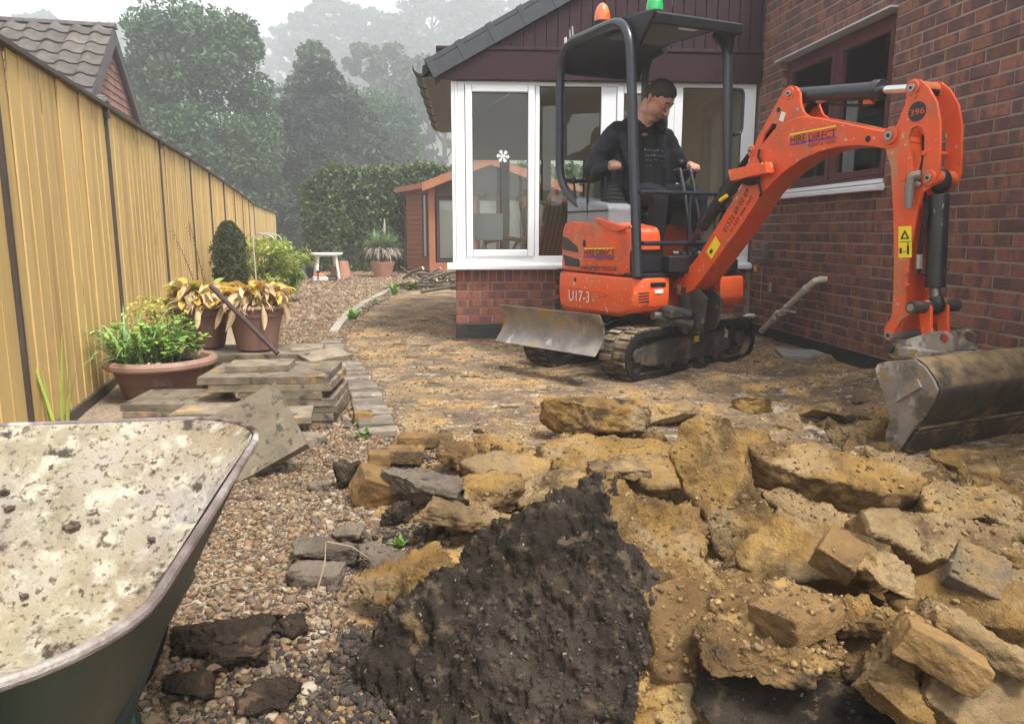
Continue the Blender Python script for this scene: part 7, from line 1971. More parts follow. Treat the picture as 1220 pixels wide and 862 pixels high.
for pts_, pal_, lb in ((LP, np.array([(.30, .18, .065), (.24, .145, .055), (.19, .115, .05), (.34, .22, .09), (.14, .085, .04)]), 'sandy crumbs fallen over the slabs of the heap'), (DP, DPAL, 'black crumbs clinging to the upturned black soil face')):
    p_ = np.array(pts_); sz_ = np.random.default_rng(5).gamma(1.5, .0017, len(p_)).clip(.0012, .0075)
    tag(scatter('soil_crumbs', len(p_), p_ + np.array([0, 0, 1]) * (sz_ * .3)[:, None], sz_, 1, pal_, .8, 15, .34, m_crumb, False), lb, 'soil', kind='stuff')
# dry twigs and dead leaves on gravel
for k, (a, b, c_) in enumerate(((G(240, 700, .04), G(305, 687, .06), 'dry twig lying on the gravel beside the barrow'), (G(378, 703, .05), G(388, 645, .16), 'upright dry stalk beside the grey brown stone'), (G(390, 645, .10), G(440, 665, .05), 'thin straw across the grey brown stone'))):
    tag(MB().tube([a, (a + b) / 2 + Vector((.01, 0, .012)), b], [.0028, .0022, .0012], 5).build('dry_twig', M('dry_straw', (.30, .22, .14), rough=.9), None), c_, 'twig')
for k, (cx, cy, lb) in enumerate(((352, 718, 'curled orange dead leaf on the gravel'), (246, 805, 'pinkish brown dead leaf on the black soil'), (400, 775, 'crumpled dark leaf at the foot of the slab'), (345, 735, 'brown folded leaf by the small black clod'))):
    lv = Leaves(); p = G(cx, cy, .04); lv.leaf((0, 0, 0), (math.cos(k), math.sin(k), .3), (0, 0, 1), .05, .014, 1.6, .9, 6, curl=.8)
    o = lv.build('dead_leaf', leaf_mat('dead_leaf_brown', (.11, .06, .035), (.20, .115, .065), .1, .8), None); o.location = p; tag(o, lb, 'leaf')
def weed(cx, cy, s, label, seed, z=.01):
    r = random.Random(seed); t = thing('weed', label, 'weed', G(cx, cy, z)); L_ = Leaves()
    for k in range(14): L_.leaf((r.uniform(-.02, .02) * s, r.uniform(-.02, .02) * s, 0), (r.uniform(-1, 1), r.uniform(-1, 1), r.uniform(.5, 1.6)), (0, 0, 1), s * r.uniform(.05, .10), s * r.uniform(.010, .02), .8, .2, 4)
    L_.build('foliage', leaf_mat('weed_leaf', (.13, .25, .04), (.24, .38, .08)), t)
for k, (cx, cy, s, lb) in enumerate(((418, 382, 2.2, 'bright green weed beside the far kerb'), (446, 362, 1.1, 'low weed farther along the far kerb'), (433, 522, .8, 'small green weed at the near end of the edging'), (427, 508, .5, 'tiny weed between gravel and edging'), (450, 470, .35, 'seedling beside the edging on the bed'), (434, 446, .4, 'seedling by the middle of the edging'), (395, 437, .7, 'weed in the gap of the edging'), (560, 404, 1.2, 'weed against the black plinth corner of the sun room'), (478, 650, .5, 'tiny weed on the mossy grey stone'), (492, 345, 2.5, 'weeds growing in front of the brushwood'), (470, 350, 2.2, 'weed tuft at the far end of the kerb'), (442, 690 - 5, .4, 'seedling on the stony edge of the heap'))):
    weed(cx, cy, s, lb, k)
# ================================================================== VEGETATION
m_leafs = M('tree_leaf', [(.3, (.85, .85, .85)), (.7, (1, 1, 1))], scale=2, rough=.55, attr='Col', objrand=False, trans=.3)
m_bark = M('bark', [(.3, (.045, .035, .028)), (.7, (.085, .068, .052))], scale=6, stretch=(4, 4, 1), rough=.95, bump=.5, bscale=20)
def leaf_cloud(C, size, seed, cols, aspect=.45, updir=None, flat=0.0):
    r = np.random.default_rng(seed); n = len(C)
    a = r.normal(size=(n, 3)); 
    if updir is not None: a = a * (1 - flat) + np.asarray(updir) * flat * 2
    a /= np.linalg.norm(a, axis=1, keepdims=True)
    b = np.cross(a, r.normal(size=(n, 3))); b /= np.linalg.norm(b, axis=1, keepdims=True)
    s = (size * r.uniform(.6, 1.4, n))[:, None]
    nn = np.cross(a, b)
    V = np.stack([C - a * s, C + b * s * aspect + nn * s * .12, C + a * s, C - b * s * aspect + nn * s * .12], 1).reshape(-1, 3)
    F = np.arange(n * 4).reshape(n, 4)
    cols = np.asarray(cols); c = cols[r.integers(0, len(cols), n)] * r.uniform(.7, 1.3, (n, 1))
    return np_mesh('foliage', V, F, False, np.repeat(c, 4, 0))
def ball_pts(r, centers, rad, per, squash=(1, 1, 1), shell=.5):
    n = len(centers) * per; c = np.repeat(centers, per, 0); d = r.normal(size=(n, 3)); d /= np.linalg.norm(d, axis=1, keepdims=True)
    q = (shell + (1 - shell) * r.random(n)) ** .7
    return c + d * (np.repeat(rad, per) * q)[:, None] * np.array(squash)
GREEN = [(.040, .075, .030), (.055, .098, .036), (.032, .062, .028), (.070, .115, .042)]
def tree(name, label, loc, cols, build, trunk, cat='tree', group=None, k=1.0):
    t = thing(name, label, cat, (loc[0] * k, loc[1] * k, loc[2]), 0, group)
    t.scale = (k, k, k)
    tr = MB()
    for pts_, rr in trunk: tr.tube(pts_, rr, 8)
    tr.build('trunk', m_bark, t)
    mobj('foliage', build(), m_leafs, t)
    return t
# ---- big evergreen shrub behind the fence
def laurel():
    r = np.random.default_rng(5); cs = []; rad = []
    for k in range(150):
        th = r.uniform(0, 6.28); z = r.uniform(0, 1); w = 2.15 * (.55 + .45 * math.sin(math.pi * min(1, .25 + z * .62)))
        rr = w * math.sqrt(r.uniform(.45, 1)); cs.append((rr * math.cos(th), rr * math.sin(th) * .8, .6 + 6.3 * z - .25 * (rr / 2.2) ** 2 * z)); rad.append(r.uniform(.45, .85))
    cs = np.array(cs); P = ball_pts(r, cs, np.array(rad), 330, (1, 1, .9), .55)
    sh = []
    for k in range(70):       # upright shoots on the crown
        th = r.uniform(0, 6.28); rr = 1.7 * math.sqrt(r.random()); b = np.array([rr * math.cos(th), rr * math.sin(th) * .8, 6.6 - .25 * rr]); L_ = r.uniform(.4, 1.1)
        t = r.random(40)[:, None]; sh.append(b + t * np.array([r.normal(0, .1), r.normal(0, .1), L_]) + r.normal(0, .06, (40, 3)))
    P = np.concatenate([P] + sh)
    return leaf_cloud(P, .085, 6, [(.055, .120, .045), (.072, .145, .052), (.042, .095, .038), (.095, .165, .062)], .42)
tree('evergreen_tree', 'large rounded evergreen with upright shoots beyond the fence', (-9.55, 24.0, -.05), GREEN, laurel, [([(0, 0, 0), (.1, 0, 2), (0, 0, 5)], [.18, .14, .05]), ([(0, 0, 1), (.8, 0, 3), (1.3, .2, 5)], [.1, .07, .03]), ([(0, 0, 1), (-.8, 0, 3), (-1.2, -.2, 5)], [.1, .07, .03])], k=1.4)
def conifer(H, W_, seed, nb, per, cols, droop=.25, size=.10, base=.6):
    def f():
        r = np.random.default_rng(seed); P = []
        for k in range(nb):
            z = base + (H - base) * (k + r.random()) / nb; L_ = W_ * (1 - ((z - base) / (H - base)) ** 2.2) ** .8 * r.uniform(.45, 1.15) + .25; th = r.uniform(0, 6.28)
            t = np.sqrt(r.random(per)); d = np.array([math.cos(th), math.sin(th), 0]); s = np.array([-d[1], d[0], 0])
            p = np.outer(t * L_, d) + np.outer(r.normal(0, .16, per) * L_ * (.35 + .5 * t), s); p[:, 2] += z + .12 * L_ * t - droop * L_ * t ** 2 + r.normal(0, .07, per)
            P.append(p)
        return leaf_cloud(np.concatenate(P), size, seed + 1, cols, .35, None)
    return f
DK = [(.020, .044, .026), (.028, .058, .032), (.016, .036, .024)]
tree('conifer_tree', 'dark spreading conifer between the evergreen and the hedge', (-7.0, 29.0, -.05), DK, conifer(6.9, 3.3, 11, 170, 260, DK, .35, .10, .2), [([(0, 0, 0), (0, 0, 4), (0, 0, 6.2)], [.2, .14, .03])], k=1.4)
tree('conifer_tree', 'dark low conifer in front of the spreading conifer', (-7.6, 27.0, -.05), DK, conifer(5.0, 2.0, 14, 110, 220, DK, .25, .10, .1), [([(0, 0, 0), (0, 0, 2.5), (0, 0, 4.6)], [.15, .1, .03])], k=1.4)
_er = tree('evergreen_tree', 'hazy rounded evergreen right of the dark spreading conifer', (-6.6, 38.0, -.05), GREEN, laurel, [([(0, 0, 0), (.1, 0, 2), (0, 0, 5)], [.18, .14, .05])], k=1.35)
LT = [(.06, .13, .055), (.08, .16, .066), (.05, .11, .048)]
tree('conifer_tree', 'pale green conifer rising behind the dark spreading conifer', (-8.2, 33.0, -.05), LT, conifer(8.4, 3.0, 17, 140, 220, LT, .25, .11), [([(0, 0, 0), (0, 0, 4), (0, 0, 7.6)], [.2, .14, .03])], k=1.4)
tree('conifer_tree', 'pale green conifer showing left of the large evergreen', (-12.6, 27.0, -.05), LT, conifer(6.6, 2.0, 19, 120, 200, [(.075, .135, .045), (.095, .16, .055)], .2, .11), [([(0, 0, 0), (0, 0, 3), (0, 0, 6)], [.18, .12, .03])], k=1.4)
tree('conifer_tree', 'dark understorey conifer at the end of the fence', (-6.35, 24.5, -.05), DK, conifer(3.6, 1.5, 22, 80, 180, DK, .2, .09, .05), [([(0, 0, 0), (0, 0, 1.5), (0, 0, 3.2)], [.12, .08, .02])], k=1.4)
# ---- tall misty trees
def broad(H, W_, seed, ncl, per, cols, size=.34, low=.25):
    r = np.random.default_rng(seed)
    tr = [([(0, 0, 0), (r.normal(0, .2), 0, H * .35), (r.normal(0, .5), 0, H * .7), (r.normal(0, .8), 0, H * .92)], [H * .018, H * .014, H * .008, H * .002])]
    cs = []; rad = []
    for k in range(ncl):
        z = low + (1 - low) * r.random() ** .8; prof = math.sin(math.pi * (.12 + .83 * (z - low) / (1 - low))) ** .7
        th = r.uniform(0, 6.28); rr = W_ * prof * math.sqrt(r.uniform(.08, 1)); c = (rr * math.cos(th), rr * math.sin(th), z * H); cs.append(c); rad.append(r.uniform(.6, 1.7) * H / 24)
        if k % 2 == 0: tr.append(([(0, 0, max(H * .15, z * H - rr * .9)), (c[0] * .5, c[1] * .5, z * H - rr * .35), c], [H * .005, H * .0035, H * .001]))
    def f():
        return leaf_cloud(ball_pts(r, np.array(cs), np.array(rad), per, (1, 1, .7), .2), size, seed + 1, cols, .6)
    return tr, f
BG = [(.06, .085, .042), (.075, .105, .050), (.048, .070, .036)]
def hill_h(x, y): return 37.0 * sstep(110, 210, y) * (.8 + .2 * np.sin(np.asarray(x) * .02 + 1)) - .08
hx, hy = np.meshgrid(np.linspace(-260, 260, 60), np.linspace(100, 330, 50)); hzz = hill_h(hx, hy)
o = mobj('hill', grid_mesh('hill', hx, hy, hzz), m_ground); tag(o, kind='structure')
BGT = [(20, 165, 'misty oak above the garage roof on the far left'), (75, 175, 'misty oak just right of the far left oak'), (130, 160, 'misty tree above the garage gable'), (185, 180, 'misty tree between the garage and the large evergreen'), (235, 195, 'faint tree behind the left shoulder of the large evergreen'), (300, 205, 'faint low tree behind the top of the large evergreen'), (360, 190, 'faint tree between the evergreen and the pale conifer'),
       (400, 170, 'tall misty tree over the pale conifer'), (440, 165, 'tall misty tree left of the sun room roof'), (480, 158, 'tall misty tree with a clear trunk beside the sun room gable'), (520, 172, 'misty tree above the sun room gutter'), (565, 165, 'misty tree half hidden by the sun room roof'), (610, 180, 'misty tree behind the sun room gable'), (670, 170, 'misty tree seen through the sun room glass'), (-40, 170, 'misty oak at the left border')]
for i, (px, Y_, lb) in enumerate(BGT):
    rt_ = random.Random(i + 5); H = rt_.uniform(26, 32) * (0.78 if i in (5, 6) else 1); W_ = rt_.uniform(8.5, 11.5)
    tr, f = broad(H, W_, 40 + i, 130, 90, BG, .55, .20)
    x = (px - 610) / FPX * Y_ * .985
    tree('broadleaf_tree', lb, (x, Y_, float(hill_h(x, Y_))), BG, f, tr)
for i, (px, Y_, H, W_, ncl, per, lb) in enumerate(((455, 48, 12.5, 4.5, 90, 110, 'shorter misty tree behind the hedge'), (530, 44, 11.0, 4.0, 90, 110, 'rounded misty tree above the summer house'), (90, 50, 11.0, 4.5, 70, 110, 'lower misty tree right behind the garage ridge'))):
    Y_ *= 1.7; H *= 1.55; W_ *= 1.6
    tr, f = broad(H, W_, 70 + i, ncl, per, BG, .30, .12)
    x = (px - 610) / FPX * Y_ * .985
    tree('broadleaf_tree', lb, (x, Y_, -.08), BG, f, tr)
# ---- hedge
hedge = thing('hedge', 'tall clipped beech hedge across the end of the garden', 'hedge', (0, 0, 0))
HX0, HX1, HY0, HY1, HZ = -5.15, 3.4, 19.0, 20.6, 2.52
rg = np.random.default_rng(77)
def hz_top(x): return HZ - .42 * np.exp(-((x - HX0) / .35) ** 2) + .05 * np.sin(x * 2.1) + .03 * np.sin(x * 5.3) - .05 * (x + 2) * (x < -2) * .2
n = 21000; x = rg.uniform(HX0, HX1, n); z = rg.random(n) * (hz_top(x)); A = np.stack([x, HY0 + .10 * fbm(np.stack([x * 2, z * 2, z * 0], 1), 3, 4) + rg.normal(0, .05, n), z], 1)
n = 8000; x = rg.uniform(HX0, HX1, n); B_ = np.stack([x, rg.uniform(HY0, HY1, n), hz_top(x) + rg.normal(0, .05, n)], 1)
n = 4000; y = rg.uniform(HY0, HY1, n); z = rg.random(n) * 2.1; C_ = np.stack([HX0 + rg.normal(0, .05, n), y, z], 1)
HP_ = np.concatenate([A, B_, C_])
me = leaf_cloud(HP_, .062, 78, [(.075, .135, .038), (.105, .17, .048), (.055, .10, .030), (.14, .19, .062), (.085, .15, .042)], .55)
mobj('foliage', me, m_leafs, hedge)
me = leaf_cloud(np.stack([rg.uniform(-4.4, -1, 1800), rg.uniform(HY0, HY1, 1800), HZ + rg.normal(0, .05, 1800)], 1), .055, 79, [(.16, .12, .055), (.20, .15, .08), (.13, .11, .05)], .55); mobj('browned_top', me, m_leafs, hedge)
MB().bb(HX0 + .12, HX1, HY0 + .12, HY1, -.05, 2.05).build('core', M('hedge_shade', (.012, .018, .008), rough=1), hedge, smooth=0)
# ---- shrubs by the fence
def shrub(name, label, loc, P, size, cols, asp, stems=6, hgt=.5):
    t = thing(name, label, 'shrub', loc); m_ = MB(); r = random.Random(3)
    for k in range(stems): m_.tube([(0, 0, 0), (r.uniform(-.08, .08), r.uniform(-.08, .08), hgt * .5), (r.uniform(-.2, .2), r.uniform(-.2, .2), hgt)], [.008, .006, .003], 5)
    m_.build('stem', m_bark, t); mobj('foliage', leaf_cloud(P, size, 5, cols, asp), m_leafs, t); return t
r5 = np.random.default_rng(31)
n = 11000; z = r5.random(n); th = r5.uniform(0, 6.28, n); rr = .23 * np.sin(np.pi * (.18 + .80 * z)) ** .6 * np.sqrt(r5.uniform(.1, 1, n)) * (1 + .45 * fbm(np.stack([np.cos(th) * 2.2, np.sin(th) * 2.2, z * 5], 1), 3, 9))
shrub('conifer_bush', 'small dark dwarf conifer against the fence', (-3.55, 9.6, 0), np.stack([rr * np.cos(th), rr * np.sin(th), .28 + .85 * z], 1), .022, [(.075, .095, .030), (.10, .12, .04), (.055, .075, .026)], .3)
cs = np.stack([r5.normal(0, .22, 40), r5.normal(0, .15, 40), r5.uniform(.30, .85, 40)], 1)
shrub('golden_shrub', 'yellow green leafy shrub beside the dwarf conifer', (-3.34, 10.4, 0), ball_pts(r5, cs, np.full(40, .16), 60, (1, 1, .9), .1), .045, [(.42, .46, .08), (.52, .54, .12), (.32, .40, .07), (.24, .34, .07)], .25, 8, .8)
cs = np.stack([r5.normal(0, .12, 14), r5.normal(0, .1, 14), r5.uniform(.12, .60, 14)], 1)
shrub('green_shrub', 'brighter green leafy plant at the right of the golden shrub', (-3.36, 10.9, 0), ball_pts(r5, cs, np.full(14, .14), 60, (1, 1, .8), .1), .06, [(.14, .30, .05), (.20, .36, .08)], .3, 5, .6)
hp_ = thing('metal_hoop_frame', 'pale metal hoop frame standing in the golden shrub', 'frame', (-3.42, 10.6, 0))
for dy in (0, .35): MB().tube(arc_path([(-.13, dy, 0), (-.13, dy, .99), (.12, dy, .94), (.14, dy, 0)], .08), .011, 8).build('hoop', M('pale_metal', (.45, .50, .55), rough=.3, metal=.5), hp_)

# ================================================================== FAR END OF THE GARDEN
# white plastic table
tb = thing('plastic_table', 'small round white plastic table on the far gravel', 'table', (-3.93, 16.1, .01), R(20))
m_wpl = M('white_garden_plastic', [(.3, (.66, .66, .61)), (.7, (.74, .74, .69))], scale=4, rough=.5)
MB().lathe([(.0, .525), (.31, .525), (.345, .515), (.35, .535), (.345, .55), (.0, .556)], 36).build('table_top', m_wpl, tb)
MB().lathe([(.30, .49), (.32, .525), (.28, .525), (.28, .49)], 30).build('apron', m_wpl, tb)
for k in range(4):
    a = R(45 + 90 * k); MB().tube([(.25 * math.cos(a), .25 * math.sin(a), .52), (.33 * math.cos(a), .33 * math.sin(a), 0)], [.034, .024], 8).build('leg', m_wpl, tb)
m_terr = M('terracotta', [(.3, (.33, .155, .10)), (.7, (.43, .22, .15))], scale=6, rough=.85, layers=[((.50, .42, .36), 6, .6, .75)])
def tpot(loc, r, h, label, mat=None, flip=False, rot=(0, 0, 0)):
    pr = [(r * .68, 0), (r * .70, .005), (r * .92, h * .8), (r, h * .8), (r * 1.02, h), (r * .9, h), (r * .85, h * .75), (r * .6, .03)]
    if flip: pr = [(q, h - z) for q, z in pr]
    o = MB().lathe(pr, 24).build('flower_pot', mat or m_terr, None, loc=loc, rot=rot); return tag(o, label, 'pot')
tpot((-3.72, 16.5, .01), .24, .36, 'upturned terracotta pot under the white table', None, True)
tpot((-4.62, 15.7, .01), .21, .36, 'terracotta pot left of the white table')
tpot((-4.35, 16.6, .01), .18, .24, 'black plastic pot between the terracotta pot and the white table', M('black_pot', (.02, .02, .022), rough=.5))
tpot((-5.05, 15.9, .03), .17, .26, 'small terracotta pot on the bricks at the far left')
def pile_bricks(loc, n, label, seed, mat):
    r = random.Random(seed)
    for k in range(n):
        o = MB().box((0, 0, 0), (.24, .12, .07)).build('stacked_brick', mat, None, bevel=.006, loc=(loc[0] + r.uniform(-.06, .06) + .26 * (k % 2), loc[1] + r.uniform(-.04, .04), .045 + .075 * (k // 2)), rot=(0, 0, r.uniform(-.2, .2)))
        tag(o, ('left ' if k % 2 == 0 else 'right ') + label.replace('of the', ('at the bottom' if k < 2 else 'at the top' if k >= n - 2 else 'in row %s' % ('two' if k < 4 else 'three')) + ' of the', 1), 'brick', 'stacked bricks at the far left of the gravel')
pile_bricks((-5.3, 16.0), 8, 'red brick of the low stack behind the golden shrub', 1, m_brick2)
pile_bricks((-4.75, 17.2), 6, 'grey brown stone of the low stack left of the table', 2, m_gst)
for k, (x, y, s, lb) in enumerate(((-4.55, 14.6, .35, 'flat stone slab left of the chainsaw'), (-4.2, 13.2, .3, 'small flat slab on the gravel behind the right pot'), (-4.9, 14.0, .3, 'flat stone beside the golden shrub'))):
    slab(x, y, .01, s, s * .7, .3 * k, lb, 90 + k, sz=.05)
# chainsaw
cs_ = thing('chainsaw', 'orange and white chainsaw lying on the gravel below the table', 'chainsaw', (-3.80, 15.0, .02), R(200))
MB().loft([[(-.16, -.08, .02), (.14, -.08, .02), (.14, .08, .02), (-.16, .08, .02)], [(-.15, -.08, .10), (.13, -.08, .12), (.13, .08, .12), (-.15, .08, .10)]]).build('body', M('pale_casing', (.55, .54, .52), rough=.5), cs_, bevel=.02)
MB().loft([[(-.13, -.07, .10), (.11, -.07, .12), (.11, .07, .12), (-.13, .07, .10)], [(-.08, -.05, .17), (.07, -.05, .18), (.07, .05, .18), (-.08, .05, .17)]]).build('cover', M('orange_casing', (.70, .14, .02), rough=.45), cs_, bevel=.02)
MB().tube(arc_path([(.04, -.10, .06), (.04, -.11, .22), (.04, .11, .22), (.04, .10, .06)], .05), .012, 8).build('front_handle', m_blkp, cs_)
MB().tube(arc_path([(-.14, 0, .12), (-.30, 0, .14), (-.34, 0, .05), (-.16, 0, .04)], .04), .018, 8).build('rear_handle', m_blkp, cs_)
MB().slab([(.14, -.035), (.46, -.03), (.50, 0), (.46, .03), (.14, .035)], .05, .056).build('guide_bar', m_pin, cs_)
# spiky plant in pot
yk = thing('potted_plant', 'spiky green plant with a dead leaf skirt in a terracotta pot by the hedge', 'plant', (-2.84, 16.7, .0))
MB().lathe([(.17, 0), (.18, .005), (.255, .30), (.265, .30), (.27, .36), (.24, .36), (.22, .3)], 28).build('pot', m_terr, yk)
MB().lathe([(.01, .33), (.23, .33), (.2, .28), (.01, .28)], 20).build('soil', m_earth, yk)
La = Leaves(); Lb = Leaves(); r7 = random.Random(12)
for hx, hy in ((-.22, 0), (.20, .03), (.0, -.05)):
    for k in range(95):
        d = rdir(r7, -.1, 1); La.blade((hx * .6, hy, .66 + r7.uniform(-.05, .05)), d + Vector((hx, 0, .15)), r7.uniform(.32, .52), .011, r7.uniform(.1, .6), 4)
    for k in range(70):
        a = r7.uniform(0, 6.28); Lb.blade((hx * .6 + .05 * math.cos(a), hy + .05 * math.sin(a), .62), (math.cos(a), math.sin(a), r7.uniform(-.3, .5)), r7.uniform(.3, .5), .010, r7.uniform(2, 3.5), 5)
La.build('foliage', leaf_mat('spiky_leaf', (.13, .21, .09), (.20, .30, .13), .15), yk); Lb.build('dead_skirt', leaf_mat('grey_dead_leaf', (.34, .28, .24), (.46, .39, .34), .1, .9), yk)
MB().tube([(0, 0, .3), (0, 0, .66)], .05, 8).build('stem', m_bark, yk); MB().tube([(.05, 0, .8), (.06, 0, 1.0), (.07, 0, 1.28)], [.012, .03, .01], 6).build('flower_spike', leaf_mat('spent_spike', (.38, .32, .28), (.45, .38, .33), 0), yk)
# brushwood
r8 = random.Random(33)
m_cut = M('sawn_end', (.52, .42, .29), rough=.8); m_brch = M('branch_bark', [(.3, (.085, .07, .052)), (.7, (.15, .125, .09))], scale=12, rough=.9)
for k in range(34):
    c = Vector((r8.uniform(-1.75, -.72), r8.uniform(12.9, 13.9), r8.uniform(.03, .30))); L_ = r8.uniform(.3, .75); a = r8.uniform(-.6, .6) + (math.pi if r8.random() < .4 else 0); e = r8.uniform(-.15, .75)
    d = Vector((math.cos(a) * math.cos(e), math.sin(a) * math.cos(e), math.sin(e))); q = r8.uniform(.012, .034); p0, p1 = c - d * L_ / 2, c + d * L_ / 2; p0.z = max(p0.z, .02)
    t = thing('cut_branch', 'cut branch with a pale sawn end in the brushwood pile', 'branch', (0, 0, 0), 0, 'brushwood pile by the sun room'); 
    t.location = p0
    MB().tube([(0, 0, 0), (p1 - p0) / 2 + Vector((r8.uniform(-.03, .03), 0, r8.uniform(-.02, .04))), p1 - p0], [q * .7, q * .9, q], 7).build('limb', m_brch, t)
    MB().cyl(p1 - p0, p1 - p0 + d * .004, q * 1.02, n=8).build('sawn_end', m_cut, t)
for k, (a, b, lb) in enumerate((((-2.05, 12.8, .03), (-1.5, 13.1, .08), 'long crooked branch lying left of the brushwood'), ((-2.2, 13.0, .03), (-1.75, 12.5, .12), 'forked grey branch at the kerb end'), ((-1.5, 12.4, .03), (-.6, 12.3, .05), 'straight pole lying across the end of the bed'))):
    m_ = MB().tube([a, ((a[0] + b[0]) / 2, (a[1] + b[1]) / 2 + .1, .10), b], [.03, .026, .016], 7); m_.tube([((a[0] + b[0]) / 2, (a[1] + b[1]) / 2 + .1, .10), (b[0] + .1, b[1] - .2, .2)], [.018, .01], 6)
    tag(m_.build('fallen_branch', m_brch, None), lb, 'branch')
# ---- summer house
m_sw = M('cedar_stain', [(.3, (.19, .070, .034)), (.7, (.26, .098, .050))], scale=4, stretch=(1, 1, 7), rough=.6, rnd=.06)
m_swo = M('cedar_trim', [(.3, (.29, .105, .048)), (.7, (.36, .14, .065))], scale=4, rough=.6)
m_dkf = M('dark_frame', (.055, .022, .02), rough=.5)
sh = thing('summer_house', 'cedar stained corner summer house with white blinds behind the sun room', 'summer house', (0, 0, 0))
A0, A1, A2, A3 = Vector((-2.52, 18.35, 0)), Vector((-1.88, 17.55, 0)), Vector((.95, 17.55, 0)), Vector((1.6, 18.35, 0))
BK0, BK1 = Vector((-2.52, 19.0, 0)), Vector((1.6, 19.0, 0)); EV = 2.02
def wallboards(a, b, z0, z1, name='wall_board'):
    d = b - a; L_ = d.length; ang = math.atan2(d.y, d.x); z = z0
    while z < z1 - .01:
        o = MB().bb(0, L_, -.012, .02, 0, .108).build(name, m_sw, sh, bevel=.006); o.location = (a.x, a.y, z); o.rotation_euler = (0, 0, ang); z += .115
wallboards(A0, A1, .12, EV)
for u0, u1, z0, z1 in ((0, .08, 0, 1), (.62, .66, 0, 1), (.95, 1, 0, 1)):
    a, b = A1 + (A2 - A1) * u0, A1 + (A2 - A1) * u1; 
m_blind = M('white_blind', [(.3, (.62, .66, .66)), (.7, (.70, .73, .72))], scale=3, rough=.8)
def fpanel(x0, x1, z0, z1, y, mat, name, d=.03): return MB().bb(x0, x1, y, y + d, z0, z1).build(name, mat, sh, bevel=.004)
fy = 17.55
fpanel(A1.x - .02, A1.x + .12, .12, EV, fy - .02, m_swo, 'corner_post', .08); fpanel(A2.x - .12, A2.x + .02, .12, EV, fy - .02, m_swo, 'corner_post', .08)
fpanel(A1.x, A2.x, .05, .30, fy, m_swo, 'base_rail', .05); fpanel(A1.x - .02, A2.x + .02, -.02, .13, fy - .05, m_swo, 'plinth', .06)
fpanel(A1.x + .12, A2.x - .12, 1.78, EV + .1, fy + .01, m_dkf, 'head_rail', .04)
for k, (x0, x1) in enumerate(((-1.72, -.92), (-.80, -.30), (-.26, .24), (.36, .82))):
    f_ = MB(); rect_frame(f_, x0, x1, .32, 1.76, .055, fy - .005, fy + .03); fr_ = f_.build('window_frame', m_dkf, sh)
    MB().bb(x0 + .055, x1 - .055, fy + .012, fy + .016, .375, 1.705).build('pane', glassS, fr_, smooth=0)
    MB().bb(x0 + .06, x1 - .06, fy + .05, fy + .06, .40, 1.70).build('blind', m_blind, fr_, smooth=0)
for x0, x1 in ((-.92, -.80), (-.30, -.26), (.24, .36)): fpanel(x0, x1, .30, 1.8, fy + .004, m_sw, 'mullion', .05)
d = (A1 - A0); L_ = d.length; ang = math.atan2(d.y, d.x)
sw_ = MB(); rect_frame(sw_, L_ - .27, L_ - .07, .40, 1.85, .04, -.04, .0); o = sw_.build('side_window', m_dkf, sh); o.location = A0; o.rotation_euler = (0, 0, ang)
o = MB().bb(L_ - .23, L_ - .11, -.02, -.016, .44, 1.81).build('pane', M('pale_side_pane', (.35, .38, .38), rough=.15), sh); o.location = A0; o.rotation_euler = (0, 0, ang)
o = MB().bb(-.06, .0, -.03, .05, 0, EV).build('corner_trim', m_dkf, sh); o.location = A0; o.rotation_euler = (0, 0, ang)
wallboards(A2, A3, .12, EV)
MB().bb(BK0.x, BK1.x, 18.95, 19.0, 0, EV).build('rear_wall', m_sw, sh, smooth=0); MB().bb(BK0.x, BK0.x + .04, 18.35, 19.0, 0, EV).build('side_wall', m_sw, sh, smooth=0)
PK = (A1.x + A2.x) / 2; pz = 2.62
m_felt = M('roof_felt', (.06, .055, .052), rough=.95)
roofp = [(-2.72, 18.2, EV - .02), (-2.0, 17.25, EV + .02), (PK, 17.2, pz), (1.1, 17.25, EV + .02), (1.8, 18.2, EV - .02), (1.8, 19.1, EV), (PK, 19.1, pz), (-2.72, 19.1, EV)]
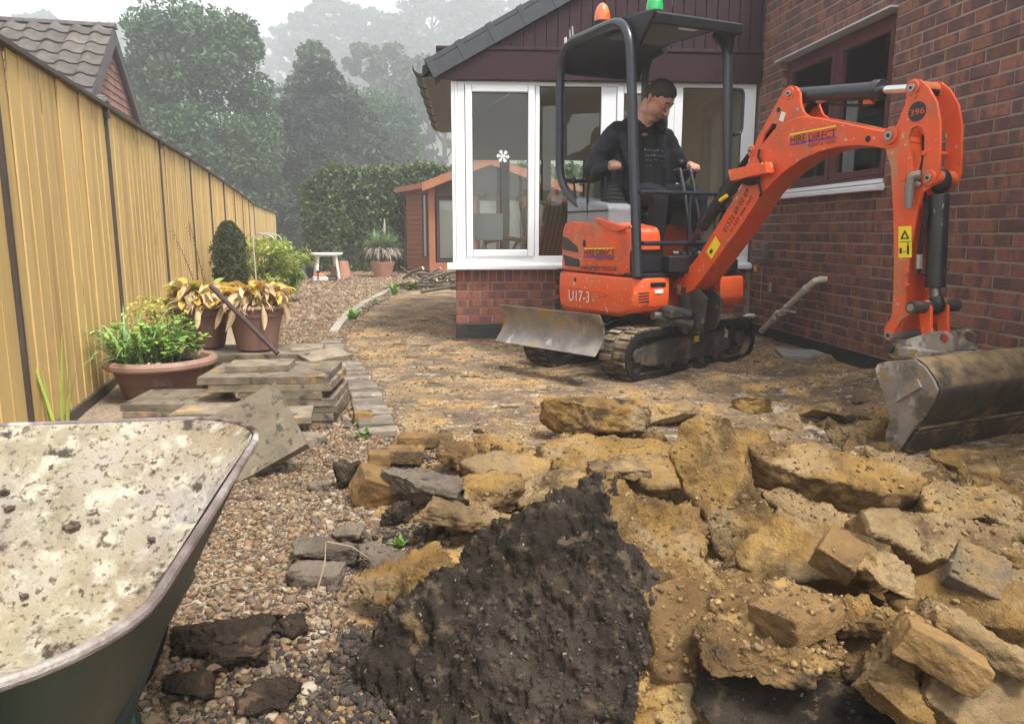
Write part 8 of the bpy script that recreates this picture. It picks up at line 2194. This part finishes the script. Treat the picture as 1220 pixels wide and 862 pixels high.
MB().add(roofp + [(x, y, z - .05) for x, y, z in roofp], [(0, 1, 2, 6, 7), (2, 3, 4, 5, 6), (0, 8, 9, 1), (1, 9, 10, 2), (2, 10, 11, 3), (3, 11, 12, 4)]).build('roof', m_felt, sh, smooth=0)
def fascia(p, q, h=.19):
    p, q = Vector(p), Vector(q); n = Vector((q.y - p.y, p.x - q.x, 0)).normalized() * .03
    MB().add([p, q, q - Vector((0, 0, h)), p - Vector((0, 0, h)), p + n, q + n, q + n - Vector((0, 0, h)), p + n - Vector((0, 0, h))], [(0, 1, 2, 3), (7, 6, 5, 4), (0, 4, 5, 1), (1, 5, 6, 2), (2, 6, 7, 3), (3, 7, 4, 0)]).build('fascia_board', m_swo, sh)
fascia((-2.0, 17.24, EV + .06), (PK, 17.18, pz + .03)); fascia((PK, 17.18, pz + .03), (1.1, 17.24, EV + .06)); fascia((-2.72, 18.19, EV), (-2.0, 17.24, EV + .05), .12); fascia((1.1, 17.24, EV + .05), (1.8, 18.19, EV), .12)
MB().add([(A1.x, fy, EV), (A2.x, fy, EV), (PK, fy, pz - .06), (A1.x, fy + .03, EV), (A2.x, fy + .03, EV), (PK, fy + .03, pz - .06)], [(0, 1, 2), (5, 4, 3), (0, 2, 5, 3), (1, 4, 5, 2)]).build('gable', m_dkf, sh, smooth=0)
MB().bb(-2.4, 1.5, 17.7, 18.9, .0, .1).build('floor', m_sw, sh, smooth=0)
# ================================================================== HAZE
hz_m = bpy.data.materials.new('morning_mist'); hz_m.use_nodes = True
nt = hz_m.node_tree; nt.nodes.remove(nt.nodes['Principled BSDF'])
pv = nt.nodes.new('ShaderNodeVolumePrincipled'); pv.inputs['Color'].default_value = (.93, .96, 1.0, 1); pv.inputs['Density'].default_value = HAZE_D
pv.inputs['Anisotropy'].default_value = 0.2
nt.links.new(pv.outputs[0], nt.nodes['Material Output'].inputs['Volume'])
hb = MB().bb(-905, 905, -305, 1505, -1.09, 80).build('haze', hz_m, smooth=0)
tag(hb, 'pale morning mist filling the garden and the trees', 'mist', kind='stuff')
